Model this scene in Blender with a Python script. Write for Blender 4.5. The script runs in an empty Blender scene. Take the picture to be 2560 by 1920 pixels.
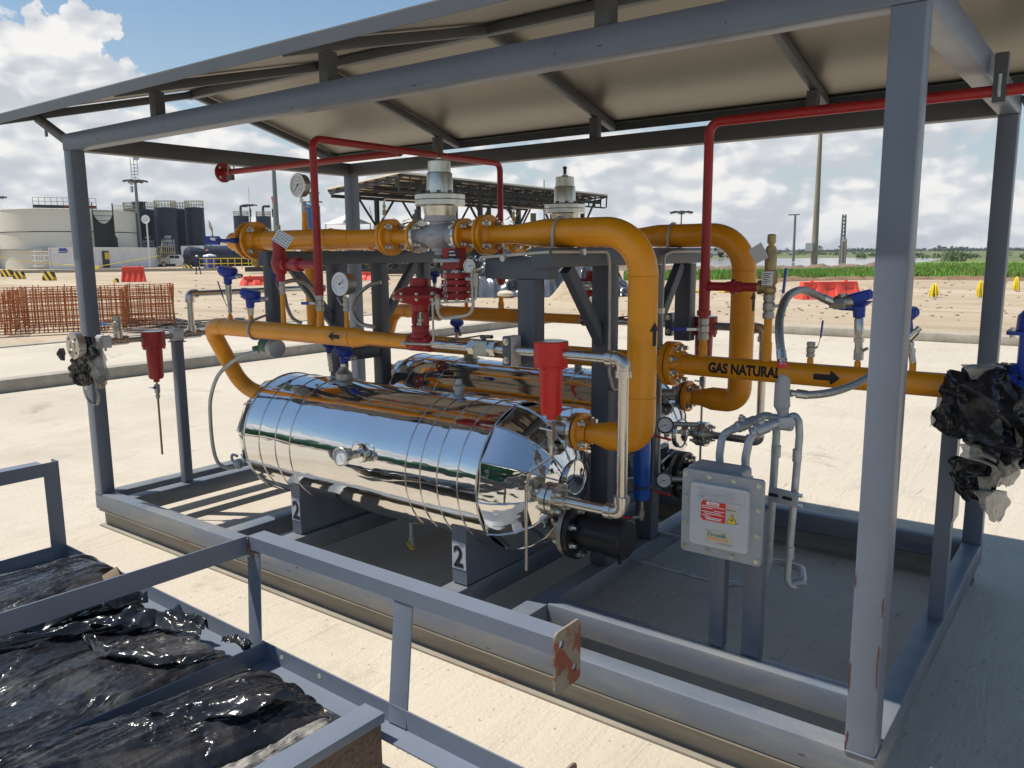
import bpy, math, random
import numpy as np
from mathutils import Vector, Matrix, noise
random.seed(7)
# ------------------------------------------------------------------ camera
sc = bpy.context.scene
CAM = np.array([4.7475, -2.1890, 1.3728])
YAW, PIT, ROL, FOC = 2.217664, -0.160718, -0.008119, 2016.68
def _basis():
    F = np.array([math.cos(PIT)*math.cos(YAW), math.cos(PIT)*math.sin(YAW), math.sin(PIT)])
    R = np.array([math.sin(YAW), -math.cos(YAW), 0.0]); U = np.cross(R, F)
    return F, R*math.cos(ROL)+U*math.sin(ROL), -R*math.sin(ROL)+U*math.cos(ROL)
BF, BR, BU = _basis()
cam = bpy.data.cameras.new("camera"); cam_o = bpy.data.objects.new("camera", cam)
sc.collection.objects.link(cam_o); sc.camera = cam_o
cam.sensor_width = 36.0; cam.lens = FOC/2560*36.0; cam.clip_start = 0.05; cam.clip_end = 6000
cam_o.matrix_world = Matrix(((BR[0],BU[0],-BF[0],CAM[0]),(BR[1],BU[1],-BF[1],CAM[1]),(BR[2],BU[2],-BF[2],CAM[2]),(0,0,0,1)))
def at(u, v, **k):
    """where the sight line through photo pixel (u,v) meets the plane x=, y= or z="""
    d = BF+BR*(u-1280)/FOC-BU*(v-960)/FOC
    (a, val), = k.items(); i = 'xyz'.index(a)
    return Vector(CAM+d*((val-CAM[i])/d[i]))
def depth(p): return float((np.array(p)-CAM) @ BF)
def px2u(px, p): return px*depth(p)/FOC
# ------------------------------------------------------------------ light
SUN = Vector((-0.42, -0.25, 1.0)).normalized()
sun = bpy.data.lights.new("sun", 'SUN'); sun.energy = 4.9; sun.angle = math.radians(0.53); sun.color = (1.0, 0.945, 0.86)
sun_o = bpy.data.objects.new("sun", sun); sc.collection.objects.link(sun_o)
sun_o.rotation_euler = SUN.to_track_quat('Z', 'Y').to_euler()
sc.view_settings.view_transform = 'Standard'; sc.view_settings.look = 'None'
sc.view_settings.exposure = 0.15; sc.view_settings.gamma = 1.0
def build_world():
    w = bpy.data.worlds.new("World"); sc.world = w; w.use_nodes = True
    nt = w.node_tree; N = nt.nodes; L = nt.links; N.clear()
    out = N.new('ShaderNodeOutputWorld'); bg = N.new('ShaderNodeBackground'); bg.inputs[1].default_value = 0.078
    sky = N.new('ShaderNodeTexSky'); sky.sky_type = 'NISHITA'; sky.sun_disc = False
    sky.sun_elevation = math.asin(SUN.z); sky.sun_rotation = math.atan2(SUN.x, SUN.y)
    sky.air_density = 1.15; sky.dust_density = 0.25; sky.ozone_density = 2.6
    def M(op, a, b=None, c=None, clamp=False):
        n = N.new('ShaderNodeMath'); n.operation = op; n.use_clamp = clamp
        for i, x in enumerate((a, b, c)):
            if x is None: continue
            if isinstance(x, (int, float)): n.inputs[i].default_value = x
            else: L.new(x, n.inputs[i])
        return n.outputs[0]
    tc = N.new('ShaderNodeTexCoord'); D = tc.outputs['Generated']
    sep = N.new('ShaderNodeSeparateXYZ'); L.new(D, sep.inputs[0]); Z = sep.outputs[2]
    def fbm(scale, off, detail=8, rough=0.55, zs=2.6, dist=0.0):
        mp = N.new('ShaderNodeMapping'); mp.inputs['Location'].default_value = off; mp.inputs['Scale'].default_value = (1, 1, zs)
        L.new(D, mp.inputs['Vector'])
        n = N.new('ShaderNodeTexNoise'); n.inputs['Scale'].default_value = scale; n.inputs['Detail'].default_value = detail
        n.inputs['Roughness'].default_value = rough; n.inputs['Distortion'].default_value = dist
        L.new(mp.outputs[0], n.inputs['Vector']); return n.outputs['Fac']
    def puff(off):
        mp = N.new('ShaderNodeMapping'); mp.inputs['Location'].default_value = off; mp.inputs['Scale'].default_value = (1, 1, 1.9); L.new(D, mp.inputs['Vector'])
        wn = N.new('ShaderNodeTexNoise'); wn.inputs['Scale'].default_value = 9; wn.inputs['Detail'].default_value = 4; L.new(mp.outputs[0], wn.inputs['Vector'])
        ad = N.new('ShaderNodeVectorMath'); ad.operation = 'MULTIPLY_ADD'; L.new(wn.outputs['Color'], ad.inputs[0]); ad.inputs[1].default_value = (.09, .09, .09); L.new(mp.outputs[0], ad.inputs[2])
        o = None
        for sc_, am in ((6, .46), (15, .28), (38, .20)):
            vo = N.new('ShaderNodeTexVoronoi'); vo.feature = 'F1'; vo.inputs['Scale'].default_value = sc_; L.new(ad.outputs[0], vo.inputs['Vector'])
            t_ = M('MULTIPLY', M('SUBTRACT', 1.0, vo.outputs['Distance']), am); o = t_ if o is None else M('ADD', o, t_)
        return o
    pb = puff((0, 0, 0)); pu = puff((-.010, -.006, .022))
    fb = fbm(2.3, (1.3, 0.2, 0.0), 11, 0.56, 1.8); fu = fbm(2.3, (1.3-.014, 0.2-.010, 0.05), 11, 0.56, 1.8)
    base = M('ADD', M('MULTIPLY', fb, .62), M('MULTIPLY', pb, .46)); up = M('ADD', M('MULTIPLY', fu, .62), M('MULTIPLY', pu, .46))
    big = fbm(1.3, (5.1, 2.0, 0.3), 3, 0.5)
    # coverage grows toward the horizon; two towering cumulus heads of their own
    cov = M('MULTIPLY_ADD', M('SUBTRACT', 1.0, M('MULTIPLY', Z, 3.0), clamp=True), 0.335, 0.0)
    hw = N.new('ShaderNodeTexNoise'); hw.inputs['Scale'].default_value = 26; hw.inputs['Detail'].default_value = 7; hw.inputs['Roughness'].default_value = .62; L.new(D, hw.inputs['Vector'])
    hs = N.new('ShaderNodeVectorMath'); hs.operation = 'SUBTRACT'; L.new(hw.outputs['Color'], hs.inputs[0]); hs.inputs[1].default_value = (.5, .5, .5)
    hd = N.new('ShaderNodeVectorMath'); hd.operation = 'MULTIPLY_ADD'; L.new(hs.outputs[0], hd.inputs[0]); hd.inputs[1].default_value = (.085, .085, .085); L.new(D, hd.inputs[2])
    def head(d, r, s):
        v = N.new('ShaderNodeVectorMath'); v.operation = 'DISTANCE'; L.new(hd.outputs[0], v.inputs[0]); v.inputs[1].default_value = d
        return M('MULTIPLY', M('SUBTRACT', 1.0, M('DIVIDE', v.outputs['Value'], r), clamp=True), s)
    extra = None
    for d, r, s in HEADS:
        h = head(d, r, s); extra = h if extra is None else M('MAXIMUM', extra, h)
    dens = M('ADD', M('ADD', M('MULTIPLY', base, 0.75), M('MULTIPLY', big, 0.25)), M('ADD', cov, extra))
    mask = N.new('ShaderNodeMapRange'); mask.interpolation_type = 'SMOOTHSTEP'
    mask.inputs['From Min'].default_value = 0.695; mask.inputs['From Max'].default_value = 0.745
    L.new(dens, mask.inputs['Value'])
    # relief: density sampled toward the sun minus here
    rel = M('SUBTRACT', base, up)
    sh = N.new('ShaderNodeMapRange'); sh.inputs['From Min'].default_value = -0.055; sh.inputs['From Max'].default_value = 0.06
    L.new(rel, sh.inputs['Value'])
    ramp = N.new('ShaderNodeValToRGB'); L.new(sh.outputs[0], ramp.inputs[0])
    e = ramp.color_ramp.elements; e[0].position = 0.0; e[0].color = (6.8, 7.2, 7.7, 1); e[1].position = 1.0; e[1].color = (11.0, 10.8, 10.5, 1)
    m = e.new(0.45); m.color = (8.1, 8.4, 8.8, 1)
    mx = N.new('ShaderNodeMix'); mx.data_type = 'RGBA'
    L.new(mask.outputs[0], mx.inputs['Factor']); tint = N.new('ShaderNodeMix'); tint.data_type = 'RGBA'; tint.blend_type = 'MULTIPLY'; tint.inputs['Factor'].default_value = 1.0; L.new(sky.outputs[0], tint.inputs['A']); tint.inputs['B'].default_value = (1.20, 1.28, 1.26, 1)
    hz = N.new('ShaderNodeMix'); hz.data_type = 'RGBA'; L.new(M('POWER', M('SUBTRACT', 1.0, M('MULTIPLY', M('MAXIMUM', Z, 0.0), 3.2), clamp=True), 1.6), hz.inputs['Factor']); L.new(tint.outputs['Result'], hz.inputs['A']); hz.inputs['B'].default_value = (6.7, 7.2, 7.8, 1); L.new(hz.outputs['Result'], mx.inputs['A']); L.new(ramp.outputs[0], mx.inputs['B'])
    L.new(mx.outputs['Result'], bg.inputs[0]); L.new(bg.outputs[0], out.inputs[0])
def pdir(u, v):
    d = BF+BR*(u-1280)/FOC-BU*(v-960)/FOC; d = d/np.linalg.norm(d); return tuple(float(x) for x in d)
HEADS = [(pdir(215, 50), .032, .36), (pdir(270, 60), .024, .30), (pdir(150, 110), .036, .40), (pdir(120, 180), .045, .42), (pdir(200, 190), .030, .34), (pdir(0, 190), .050, .34), (pdir(60, 300), .10, .34), (pdir(210, 250), .035, .26), (pdir(300, 215), .03, .22)]
build_world()
G = -0.205                      # ground level; z=0 is the top of the skid's base beams
# ------------------------------------------------------------------ materials
def mat(name, col, rough=0.5, metal=0.0, var=0.12, vs=6.0, bump=0.0, bs=40.0, col2=None, c2t=(0.62, 0.72), c2s=3.0, spec=0.5, coat=0.0, trans=0.0, stretch=(1,1,1), rvar=0.0, alpha=1.0, emit=None):
    m = bpy.data.materials.new(name); m.use_nodes = True; nt = m.node_tree; N = nt.nodes; L = nt.links
    b = N['Principled BSDF']; b.inputs['Roughness'].default_value = rough; b.inputs['Metallic'].default_value = metal
    b.inputs['Specular IOR Level'].default_value = spec; b.inputs['Coat Weight'].default_value = coat; b.inputs['Coat Roughness'].default_value = 0.08
    b.inputs['Alpha'].default_value = alpha
    if trans: b.inputs['Transmission Weight'].default_value = trans
    tc = N.new('ShaderNodeTexCoord'); mp = N.new('ShaderNodeMapping'); L.new(tc.outputs['Object'], mp.inputs[0]); mp.inputs['Scale'].default_value = stretch
    n1 = N.new('ShaderNodeTexNoise'); n1.inputs['Scale'].default_value = vs; n1.inputs['Detail'].default_value = 6; L.new(mp.outputs[0], n1.inputs['Vector'])
    r = N.new('ShaderNodeMapRange'); r.inputs['From Min'].default_value = 0.25; r.inputs['From Max'].default_value = 0.75
    r.inputs['To Min'].default_value = 1-var; r.inputs['To Max'].default_value = 1+var; L.new(n1.outputs['Fac'], r.inputs['Value'])
    v = N.new('ShaderNodeVectorMath'); v.operation = 'SCALE'; v.inputs[0].default_value = col; L.new(r.outputs[0], v.inputs['Scale'])
    c = v.outputs[0]
    if col2:
        n2 = N.new('ShaderNodeTexNoise'); n2.inputs['Scale'].default_value = c2s; n2.inputs['Detail'].default_value = 9; n2.inputs['Roughness'].default_value = 0.65
        L.new(mp.outputs[0], n2.inputs['Vector'])
        r2 = N.new('ShaderNodeMapRange'); r2.inputs['From Min'].default_value = c2t[0]; r2.inputs['From Max'].default_value = c2t[1]; L.new(n2.outputs['Fac'], r2.inputs['Value'])
        mx = N.new('ShaderNodeMix'); mx.data_type = 'RGBA'; L.new(r2.outputs[0], mx.inputs['Factor']); L.new(c, mx.inputs['A']); mx.inputs['B'].default_value = (*col2, 1); c = mx.outputs['Result']
    L.new(c, b.inputs['Base Color'])
    if rvar:
        r3 = N.new('ShaderNodeMapRange'); r3.inputs['To Min'].default_value = max(0, rough-rvar); r3.inputs['To Max'].default_value = rough+rvar
        L.new(n1.outputs['Fac'], r3.inputs['Value']); L.new(r3.outputs[0], b.inputs['Roughness'])
    if bump:
        n3 = N.new('ShaderNodeTexNoise'); n3.inputs['Scale'].default_value = bs; n3.inputs['Detail'].default_value = 8; L.new(mp.outputs[0], n3.inputs['Vector'])
        bp = N.new('ShaderNodeBump'); bp.inputs['Strength'].default_value = 1.0; bp.inputs['Distance'].default_value = bump
        L.new(n3.outputs['Fac'], bp.inputs['Height']); L.new(bp.outputs[0], b.inputs['Normal'])
    if emit: b.inputs['Emission Color'].default_value = (*emit, 1); b.inputs['Emission Strength'].default_value = 1
    return m
RUST = (0.22, 0.07, 0.025)
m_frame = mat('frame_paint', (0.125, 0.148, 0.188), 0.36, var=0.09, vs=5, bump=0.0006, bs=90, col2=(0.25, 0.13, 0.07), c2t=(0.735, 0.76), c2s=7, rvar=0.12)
m_top_shade = mat('shaded_frame_paint', (0.085, 0.09, 0.098), 0.45, var=0.10, vs=4, bump=0.0006, bs=80, col2=(0.09, 0.08, 0.08), c2t=(0.74, 0.77), c2s=6)  # same grey as the frame; shade under the roof put into a darker colour
m_base = mat('dusty_base_paint', (0.125, 0.148, 0.185), 0.42, var=0.10, vs=5, bump=0.0006, bs=90, col2=(0.25, 0.235, 0.20), c2t=(0.42, 0.80), c2s=3.5, stretch=(.6, 1, 2.5), rvar=0.12)
m_supp_shade = mat('shaded_support_paint', (0.075, 0.086, 0.107), 0.42, var=0.10, vs=5, bump=0.0006, bs=90, rvar=0.1)  # support grey darkened, so the canopy's shade sits in the colour
m_runner = mat('runner_steel', (0.27, 0.24, 0.19), 0.7, var=0.2, vs=8, bump=0.001, bs=60, col2=RUST, c2t=(0.60, 0.70), c2s=5, stretch=(.5, 1, 5))
m_rustplate = mat('rust_plate', (0.24, 0.21, 0.155), 0.8, var=0.25, vs=30, col2=(0.20, 0.055, 0.025), c2t=(0.46, 0.53), c2s=15, bump=0.001, bs=90)
m_rack = mat('rack_paint', (0.15, 0.175, 0.222), 0.45, var=0.07, vs=5, bump=0.0005, bs=80, col2=RUST, c2t=(0.74, 0.78), c2s=9)
m_yel = mat('yellow_pipe_paint', (0.83, 0.315, 0.003), 0.34, var=0.07, vs=5, bump=0.0005, bs=60, coat=0.08, col2=(0.66, 0.25, 0.006), c2t=(0.50, 0.72), c2s=4)
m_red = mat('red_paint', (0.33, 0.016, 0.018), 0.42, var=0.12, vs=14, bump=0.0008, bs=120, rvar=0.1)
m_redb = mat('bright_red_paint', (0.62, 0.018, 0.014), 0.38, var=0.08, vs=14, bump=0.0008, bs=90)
m_blue = mat('blue_enamel', (0.015, 0.045, 0.33), 0.38, var=0.1, vs=12, bump=0.0005, bs=90)
m_bluecyl = mat('blue_cylinder_paint', (0.01, 0.11, 0.48), 0.32, var=0.08)
m_steel = mat('stainless', (0.60, 0.57, 0.52), 0.27, 1.0, var=0.07, vs=14, bump=0.00006, bs=90, rvar=0.08)
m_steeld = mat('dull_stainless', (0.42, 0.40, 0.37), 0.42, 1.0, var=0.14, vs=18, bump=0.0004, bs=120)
m_dark_steel = mat('dark_steel', (0.12, 0.11, 0.10), 0.42, 0.8, var=0.2, vs=12)
m_zinc = mat('zinc_plate', (0.64, 0.63, 0.56), 0.30, 0.95, var=0.18, vs=16, bump=0.0004, bs=90, col2=(0.42, 0.40, 0.30), c2t=(0.55, 0.75))
m_cast = mat('cast_aluminium_paint', (0.42, 0.42, 0.43), 0.5, 0.25, var=0.08, bump=0.001, bs=150)
m_galv = mat('galvanised_conduit', (0.42, 0.45, 0.47), 0.45, 0.55, var=0.2, vs=22, bump=0.0006, bs=110, col2=(0.2, 0.2, 0.19), c2t=(0.66, 0.72), c2s=14)
m_brass = mat('brass', (0.40, 0.29, 0.14), 0.42, 0.8, var=0.15, vs=20)
m_black = mat('black_enamel', (0.012, 0.012, 0.014), 0.4, var=0.2)
m_rubber = mat('black_rubber', (0.02, 0.02, 0.02), 0.7)
m_white = mat('white_enamel', (0.75, 0.76, 0.76), 0.45, var=0.04)
m_ink = mat('black_ink', (0.015, 0.012, 0.01), 0.6)
m_rub = mat('brown_stem', (0.10, 0.055, 0.035), 0.5, 0.5)
m_braid = mat('braided_steel', (0.40, 0.39, 0.36), 0.42, 0.9, var=0.35, vs=160, bump=0.002, bs=260)
m_white_tube = mat('ivory_tube', (0.52, 0.49, 0.42), 0.5, 0.2, var=0.12, vs=20)
m_green = mat('green_enamel', (0.02, 0.12, 0.07), 0.4)
m_boxpaint = mat('box_grey_paint', (0.34, 0.36, 0.38), 0.42, 0.2, var=0.05, vs=8, bump=0.0006, bs=160)
m_boxdoor = mat('box_cover_paint', (0.50, 0.51, 0.53), 0.40, 0.15, var=0.04, vs=8, bump=0.0006, bs=160)
def chrome():
    m = mat('polished_jacket', (0.72, 0.715, 0.71), 0.05, 1.0, var=0.05, vs=3, rvar=.02)
    nt = m.node_tree; N = nt.nodes; L = nt.links; b = N['Principled BSDF']; tc = N['Texture Coordinate']
    mp = N.new('ShaderNodeMapping'); mp.inputs['Scale'].default_value = (1.0, 3.2, 3.2); L.new(tc.outputs['Object'], mp.inputs[0])
    n = N.new('ShaderNodeTexNoise'); n.inputs['Scale'].default_value = 2.6; n.inputs['Detail'].default_value = 3; L.new(mp.outputs[0], n.inputs['Vector'])
    bp = N.new('ShaderNodeBump'); bp.inputs['Distance'].default_value = 0.0032; bp.inputs['Strength'].default_value = 1.0; L.new(n.outputs['Fac'], bp.inputs['Height'])
    L.new(bp.outputs[0], b.inputs['Normal']); return m
m_chrome = chrome()
m_seam = mat('seam_steel', (0.62, 0.61, 0.60), 0.16, 1.0, var=0.02)
# ------------------------------------------------------------------ mesh collecting
class MB:
    def __init__(s): s.v = []; s.f = []; s.m = []; s.k = 0
    def add(s, vs, fs):
        o = len(s.v); s.v.extend([tuple(map(float, v)) for v in vs]); s.f.extend([tuple(i+o for i in f) for f in fs]); s.m.extend([s.k]*len(fs)); return s
    def mi(s, k): s.k = k; return s
    def box(s, a, b):
        x0, y0, z0 = (min(a[i], b[i]) for i in range(3)); x1, y1, z1 = (max(a[i], b[i]) for i in range(3))
        return s.add([(x0,y0,z0),(x1,y0,z0),(x1,y1,z0),(x0,y1,z0),(x0,y0,z1),(x1,y0,z1),(x1,y1,z1),(x0,y1,z1)],
                     [(0,3,2,1),(4,5,6,7),(0,1,5,4),(1,2,6,5),(2,3,7,6),(3,0,4,7)])
    def prof(s, p0, p1, pts, up=(0,0,1), holes=False):
        """extrude the closed 2-D profile (side, up) from p0 to p1"""
        p0 = Vector(p0); p1 = Vector(p1); a = (p1-p0).normalized(); u = Vector(up)
        u = (u-a*u.dot(a)); u = u.normalized() if u.length > 1e-4 else Vector((1,0,0)); w = a.cross(u)*-1.0
        n = len(pts); vs = [p+w*x+u*y for p in (p0, p1) for x, y in pts]
        ar = sum(pts[i][0]*pts[(i+1) % n][1]-pts[(i+1) % n][0]*pts[i][1] for i in range(n))
        fs = [(i, (i+1) % n, n+(i+1) % n, n+i) for i in range(n)]+[tuple(reversed(range(n))), tuple(range(n, 2*n))]
        if ar < 0: fs = [tuple(reversed(f)) for f in fs]
        return s.add(vs, fs)
    def beam(s, p0, p1, w, h, up=(0,0,1), r=0.006):
        r = min(r, w*.3, h*.3); P = []
        for cx, cy, a0 in ((w/2-r, h/2-r, 0), (-w/2+r, h/2-r, 90), (-w/2+r, -h/2+r, 180), (w/2-r, -h/2+r, 270)):
            for k in range(3): a = math.radians(a0+45*k); P.append((cx+r*math.cos(a), cy+r*math.sin(a)))
        return s.prof(p0, p1, P, up)
    def lathe(s, o, axis, pr, n=24, cap=True, ph=0.0):
        """pr: list of (distance along axis, radius)"""
        o = Vector(o); a = Vector(axis).normalized(); t = Vector((0,0,1)) if abs(a.z) < .9 else Vector((1,0,0))
        u = a.cross(t).normalized(); w = a.cross(u); vs = []; fs = []
        for d, r in pr:
            for i in range(n):
                t_ = 2*math.pi*(i+ph)/n; vs.append(o+a*d+(u*math.cos(t_)+w*math.sin(t_))*r)
        up = pr[-1][0] >= pr[0][0]
        for j in range(len(pr)-1):
            for i in range(n):
                q = (j*n+i, j*n+(i+1) % n, (j+1)*n+(i+1) % n, (j+1)*n+i); fs.append(q)
        if cap:
            if pr[0][1] > 1e-6: fs.append(tuple(reversed(range(n))))
            if pr[-1][1] > 1e-6: fs.append(tuple(range((len(pr)-1)*n, len(pr)*n)))
        return s.add(vs, fs)
    def cyl(s, p0, p1, r, r2=None, n=20):
        p0 = Vector(p0); p1 = Vector(p1); L = (p1-p0).length
        return s.lathe(p0, p1-p0, [(0, r), (L, r if r2 is None else r2)], n)
    def hexn(s, p0, p1, r): return s.cyl(p0, p1, r, n=6)
    def tube(s, pts, r, bend=0.0, n=14, seg=8, cap=True, closed=False):
        P = [Vector(p) for p in pts]
        if bend > 0 and len(P) > 2:
            Q = [P[0]]
            for i in range(1, len(P)-1):
                a = (P[i-1]-P[i]); b = (P[i+1]-P[i]); la, lb = a.length, b.length; a.normalize(); b.normalize()
                ang = a.angle(b)
                if ang > 3.1: continue
                d = min(bend/math.tan(ang/2), la*.49, lb*.49); rr = d*math.tan(ang/2)
                c = P[i]+(a+b).normalized()*(rr/math.sin(ang/2)); s0 = P[i]+a*d-c; s1 = P[i]+b*d-c
                tot = s0.angle(s1); ax = s0.cross(s1).normalized()
                for k in range(seg+1): Q.append(c+Matrix.Rotation(tot*k/seg, 3, ax) @ s0)
            Q.append(P[-1]); P = Q
        T = []
        for i in range(len(P)):
            a = P[max(i-1, 0)]; b = P[min(i+1, len(P)-1)]
            if closed: a = P[i-1]; b = P[(i+1) % len(P)]
            T.append((b-a).normalized())
        t = Vector((0,0,1)) if abs(T[0].z) < .9 else Vector((1,0,0)); u = T[0].cross(t).normalized(); vs = []
        for i, p in enumerate(P):
            if i: u = (T[i-1].rotation_difference(T[i]) @ u); u = (u-T[i]*u.dot(T[i])).normalized()
            w = T[i].cross(u); rr = r(i/(len(P)-1)) if callable(r) else r
            for k in range(n): a_ = 2*math.pi*k/n; vs.append(p+(u*math.cos(a_)+w*math.sin(a_))*rr)
        m = len(P); fs = [(j*n+i, j*n+(i+1) % n, (j+1)*n+(i+1) % n, (j+1)*n+i) for j in range(m-1) for i in range(n)]
        if closed: fs += [((m-1)*n+i, (m-1)*n+(i+1) % n, (i+1) % n, i) for i in range(n)]
        elif cap: fs += [tuple(reversed(range(n))), tuple(range((m-1)*n, m*n))]
        return s.add(vs, fs)
    def ring(s, c, axis, R, r, n=36, m=8, a0=0, a1=360):
        c = Vector(c); a = Vector(axis).normalized(); t = Vector((0,0,1)) if abs(a.z) < .9 else Vector((1,0,0)); u = a.cross(t).normalized(); w = a.cross(u)
        full = abs(a1-a0) >= 359.9; k = n if full else n+1
        P = [c+(u*math.cos(math.radians(a0+(a1-a0)*i/n))+w*math.sin(math.radians(a0+(a1-a0)*i/n)))*R for i in range(k)]
        return s.tube(P, r, n=m, closed=full)
    def ball(s, c, r, n=14, sq=(1,1,1)):
        vs = []; fs = []; c = Vector(c); m = n//2
        for j in range(1, m):
            th = math.pi*j/m
            for i in range(n): ph = 2*math.pi*i/n; vs.append(c+Vector((math.sin(th)*math.cos(ph)*sq[0], math.sin(th)*math.sin(ph)*sq[1], math.cos(th)*sq[2]))*r)
        top = len(vs); vs += [c+Vector((0,0,r*sq[2])), c-Vector((0,0,r*sq[2]))]
        for j in range(m-2):
            for i in range(n): fs.append((j*n+i, (j+1)*n+i, (j+1)*n+(i+1) % n, j*n+(i+1) % n))
        for i in range(n): fs.append((top, i, (i+1) % n)); fs.append((top+1, (m-2)*n+(i+1) % n, (m-2)*n+i))
        return s.add(vs, fs)
    def plate(s, o, u, v, th, pts):
        """flat plate: 2-D outline pts in the (u,v) frame at o, thickness th along u x v"""
        o = Vector(o); u = Vector(u).normalized(); v = Vector(v).normalized(); w = u.cross(v).normalized()*th; n = len(pts)
        ar = sum(pts[i][0]*pts[(i+1) % n][1]-pts[(i+1) % n][0]*pts[i][1] for i in range(n))
        if ar < 0: pts = list(reversed(pts))
        vs = [o+u*x+v*y for x, y in pts]+[o+u*x+v*y+w for x, y in pts]
        fs = [tuple(reversed(range(n))), tuple(range(n, 2*n))]+[(i, (i+1) % n, n+(i+1) % n, n+i) for i in range(n)]
        return s.add(vs, fs)
    def build(s, name, mats, parent=None, sharp=32, flat=False):
        if not isinstance(mats, (list, tuple)): mats = [mats]
        me = bpy.data.meshes.new(name); root = parent
        off = Vector((0,0,0))
        while root is not None: off += root.location; root = root.parent
        V = [(x-off.x, y-off.y, z-off.z) for x, y, z in s.v]
        me.from_pydata(V, [], s.f); me.update()
        for m in mats: me.materials.append(m)
        if len(mats) > 1: me.polygons.foreach_set('material_index', s.m)
        if not flat:
            me.polygons.foreach_set('use_smooth', [True]*len(me.polygons)); me.set_sharp_from_angle(angle=math.radians(sharp))
        o = bpy.data.objects.new(name, me); sc.collection.objects.link(o)
        if parent is not None: o.parent = parent
        return o
def rrect(w, h, r, n=4):
    P = []
    for cx, cy, a0 in ((w/2-r, h/2-r, 0), (-w/2+r, h/2-r, 90), (-w/2+r, -h/2+r, 180), (w/2-r, -h/2+r, 270)):
        for k in range(n+1): a = math.radians(a0+90*k/n); P.append((cx+r*math.cos(a), cy+r*math.sin(a)))
    return P
def thing(name, label, cat, loc=(0,0,0), group=None):
    o = bpy.data.objects.new(name, None); sc.collection.objects.link(o); o.location = loc; o.empty_display_size = .1
    o['label'] = label; o['category'] = cat
    if group: o['group'] = group
    return o
def tag(o, label, cat, group=None):
    o['label'] = label; o['category'] = cat
    if group: o['group'] = group
    return o
def struct(o, label=None):
    o['kind'] = 'structure'
    if label: o['label'] = label
    return o
def copy_part(src, parent, name=None):
    o = src.copy(); sc.collection.objects.link(o); o.parent = parent; return o
def text_mesh(txt, size, bold=0.0, spacing=1.0, align='LEFT', cuts=None):
    cu = bpy.data.curves.new('lettering', 'FONT'); cu.body = txt; cu.size = size; cu.offset = bold; cu.space_character = spacing; cu.align_x = align; cu.resolution_u = 4
    o = bpy.data.objects.new('lettering', cu); sc.collection.objects.link(o)
    dg = bpy.context.evaluated_depsgraph_get(); me = bpy.data.meshes.new_from_object(o.evaluated_get(dg))
    V = [tuple(v.co) for v in me.vertices]; Fc = [tuple(p.vertices) for p in me.polygons]
    if cuts:
        import bmesh
        bm = bmesh.new(); bm.from_mesh(me)
        for ax_, step in cuts:
            vals = [v.co[ax_] for v in bm.verts]; q = min(vals)+step
            while q < max(vals):
                co = Vector((0,0,0)); co[ax_] = q; no = Vector((0,0,0)); no[ax_] = 1
                bmesh.ops.bisect_plane(bm, geom=bm.verts[:]+bm.edges[:]+bm.faces[:], plane_co=co, plane_no=no); q += step
        bm.verts.index_update(); V = [tuple(v.co) for v in bm.verts]; Fc = [tuple(v.index for v in f.verts) for f in bm.faces]; bm.free()
    bpy.data.objects.remove(o); bpy.data.curves.remove(cu); bpy.data.meshes.remove(me); return V, Fc
def lettering(mb, txt, o, u, v, size, bold=0.0, spacing=1.0, lift=0.0015, align='LEFT', sx=1.0):
    V, Fc = text_mesh(txt, size, bold, spacing, align); o = Vector(o); u = Vector(u).normalized(); v = Vector(v).normalized(); w = u.cross(v)*lift
    mb.add([o+u*x*sx+v*y+w for x, y, z in V], Fc); return mb
# ================================================================== SKID FRAME
L, W, H = 4.32, 2.10, 1.95
S = 0.08
skid = thing('skid_frame', 'long blue-grey box-section skid frame with four corner posts standing on rusty runners', 'skid frame', (L/2, W/2, G))
def sbeam(name, p0, p1, w=S, h=0.1, up=(0,0,1), m=None, par=skid, r=0.007):
    m = m or (m_supp_shade if par is not None and par.name.startswith('pipe_support') else (m_base if name in ('base_beam', 'cross_beam', 'equipment_beam') else m_frame))
    return MB().beam(p0, p1, w, h, up, r).build(name, m, par)
sbeam('base_beam', (0, S/2, -.05), (L, S/2, -.05)); sbeam('base_beam', (0, W-S/2, -.05), (L, W-S/2, -.05))
sbeam('base_beam', (.05, S+.001, -.05), (.05, W-S-.001, -.05), w=.10); sbeam('base_beam', (L-S/2, S+.001, -.05), (L-S/2, W-S-.001, -.05))
for x0, x1 in ((.20, .285), (1.18, 1.275), (1.51, 1.61), (2.57, 2.67), (2.94, 3.03)):
    sbeam('cross_beam', ((x0+x1)/2, S+.001, -.053), ((x0+x1)/2, W-S-.001, -.053), w=x1-x0, h=.095)
sbeam('equipment_beam', (3.032, .345, -.05), (L-S-.002, .345, -.05), w=.08, h=.096)
for y in (S/2, W-S/2):      # rusty I-section runners under the frame
    m = MB(); m.prof((.02, y, G+.052), (L-.02, y, G+.052), [(-.04, -.05), (.04, -.05), (.04, -.043), (.004, -.041), (.004, .044), (.04, .046), (.04, .0505), (-.04, .0505), (-.04, .046), (-.004, .044), (-.004, -.041), (-.04, -.043)])
    m.build('runner', m_runner, skid)
for x, y in ((S/2, S/2), (L-S/2, S/2), (S/2, W-S/2), (L-S/2, W-S/2)):
    sbeam('corner_post', (x, y, .001), (x, y, H-.001), w=S, h=S, up=(0, 1, 0))
zt = H+.045
sbeam('top_beam', (0, S/2, zt), (L, S/2, zt), h=.09); sbeam('top_beam', (0, W-S/2, zt), (L, W-S/2, zt), h=.09, m=m_top_shade)  # back and left beams: frame paint, darker copy carries their shade
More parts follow.
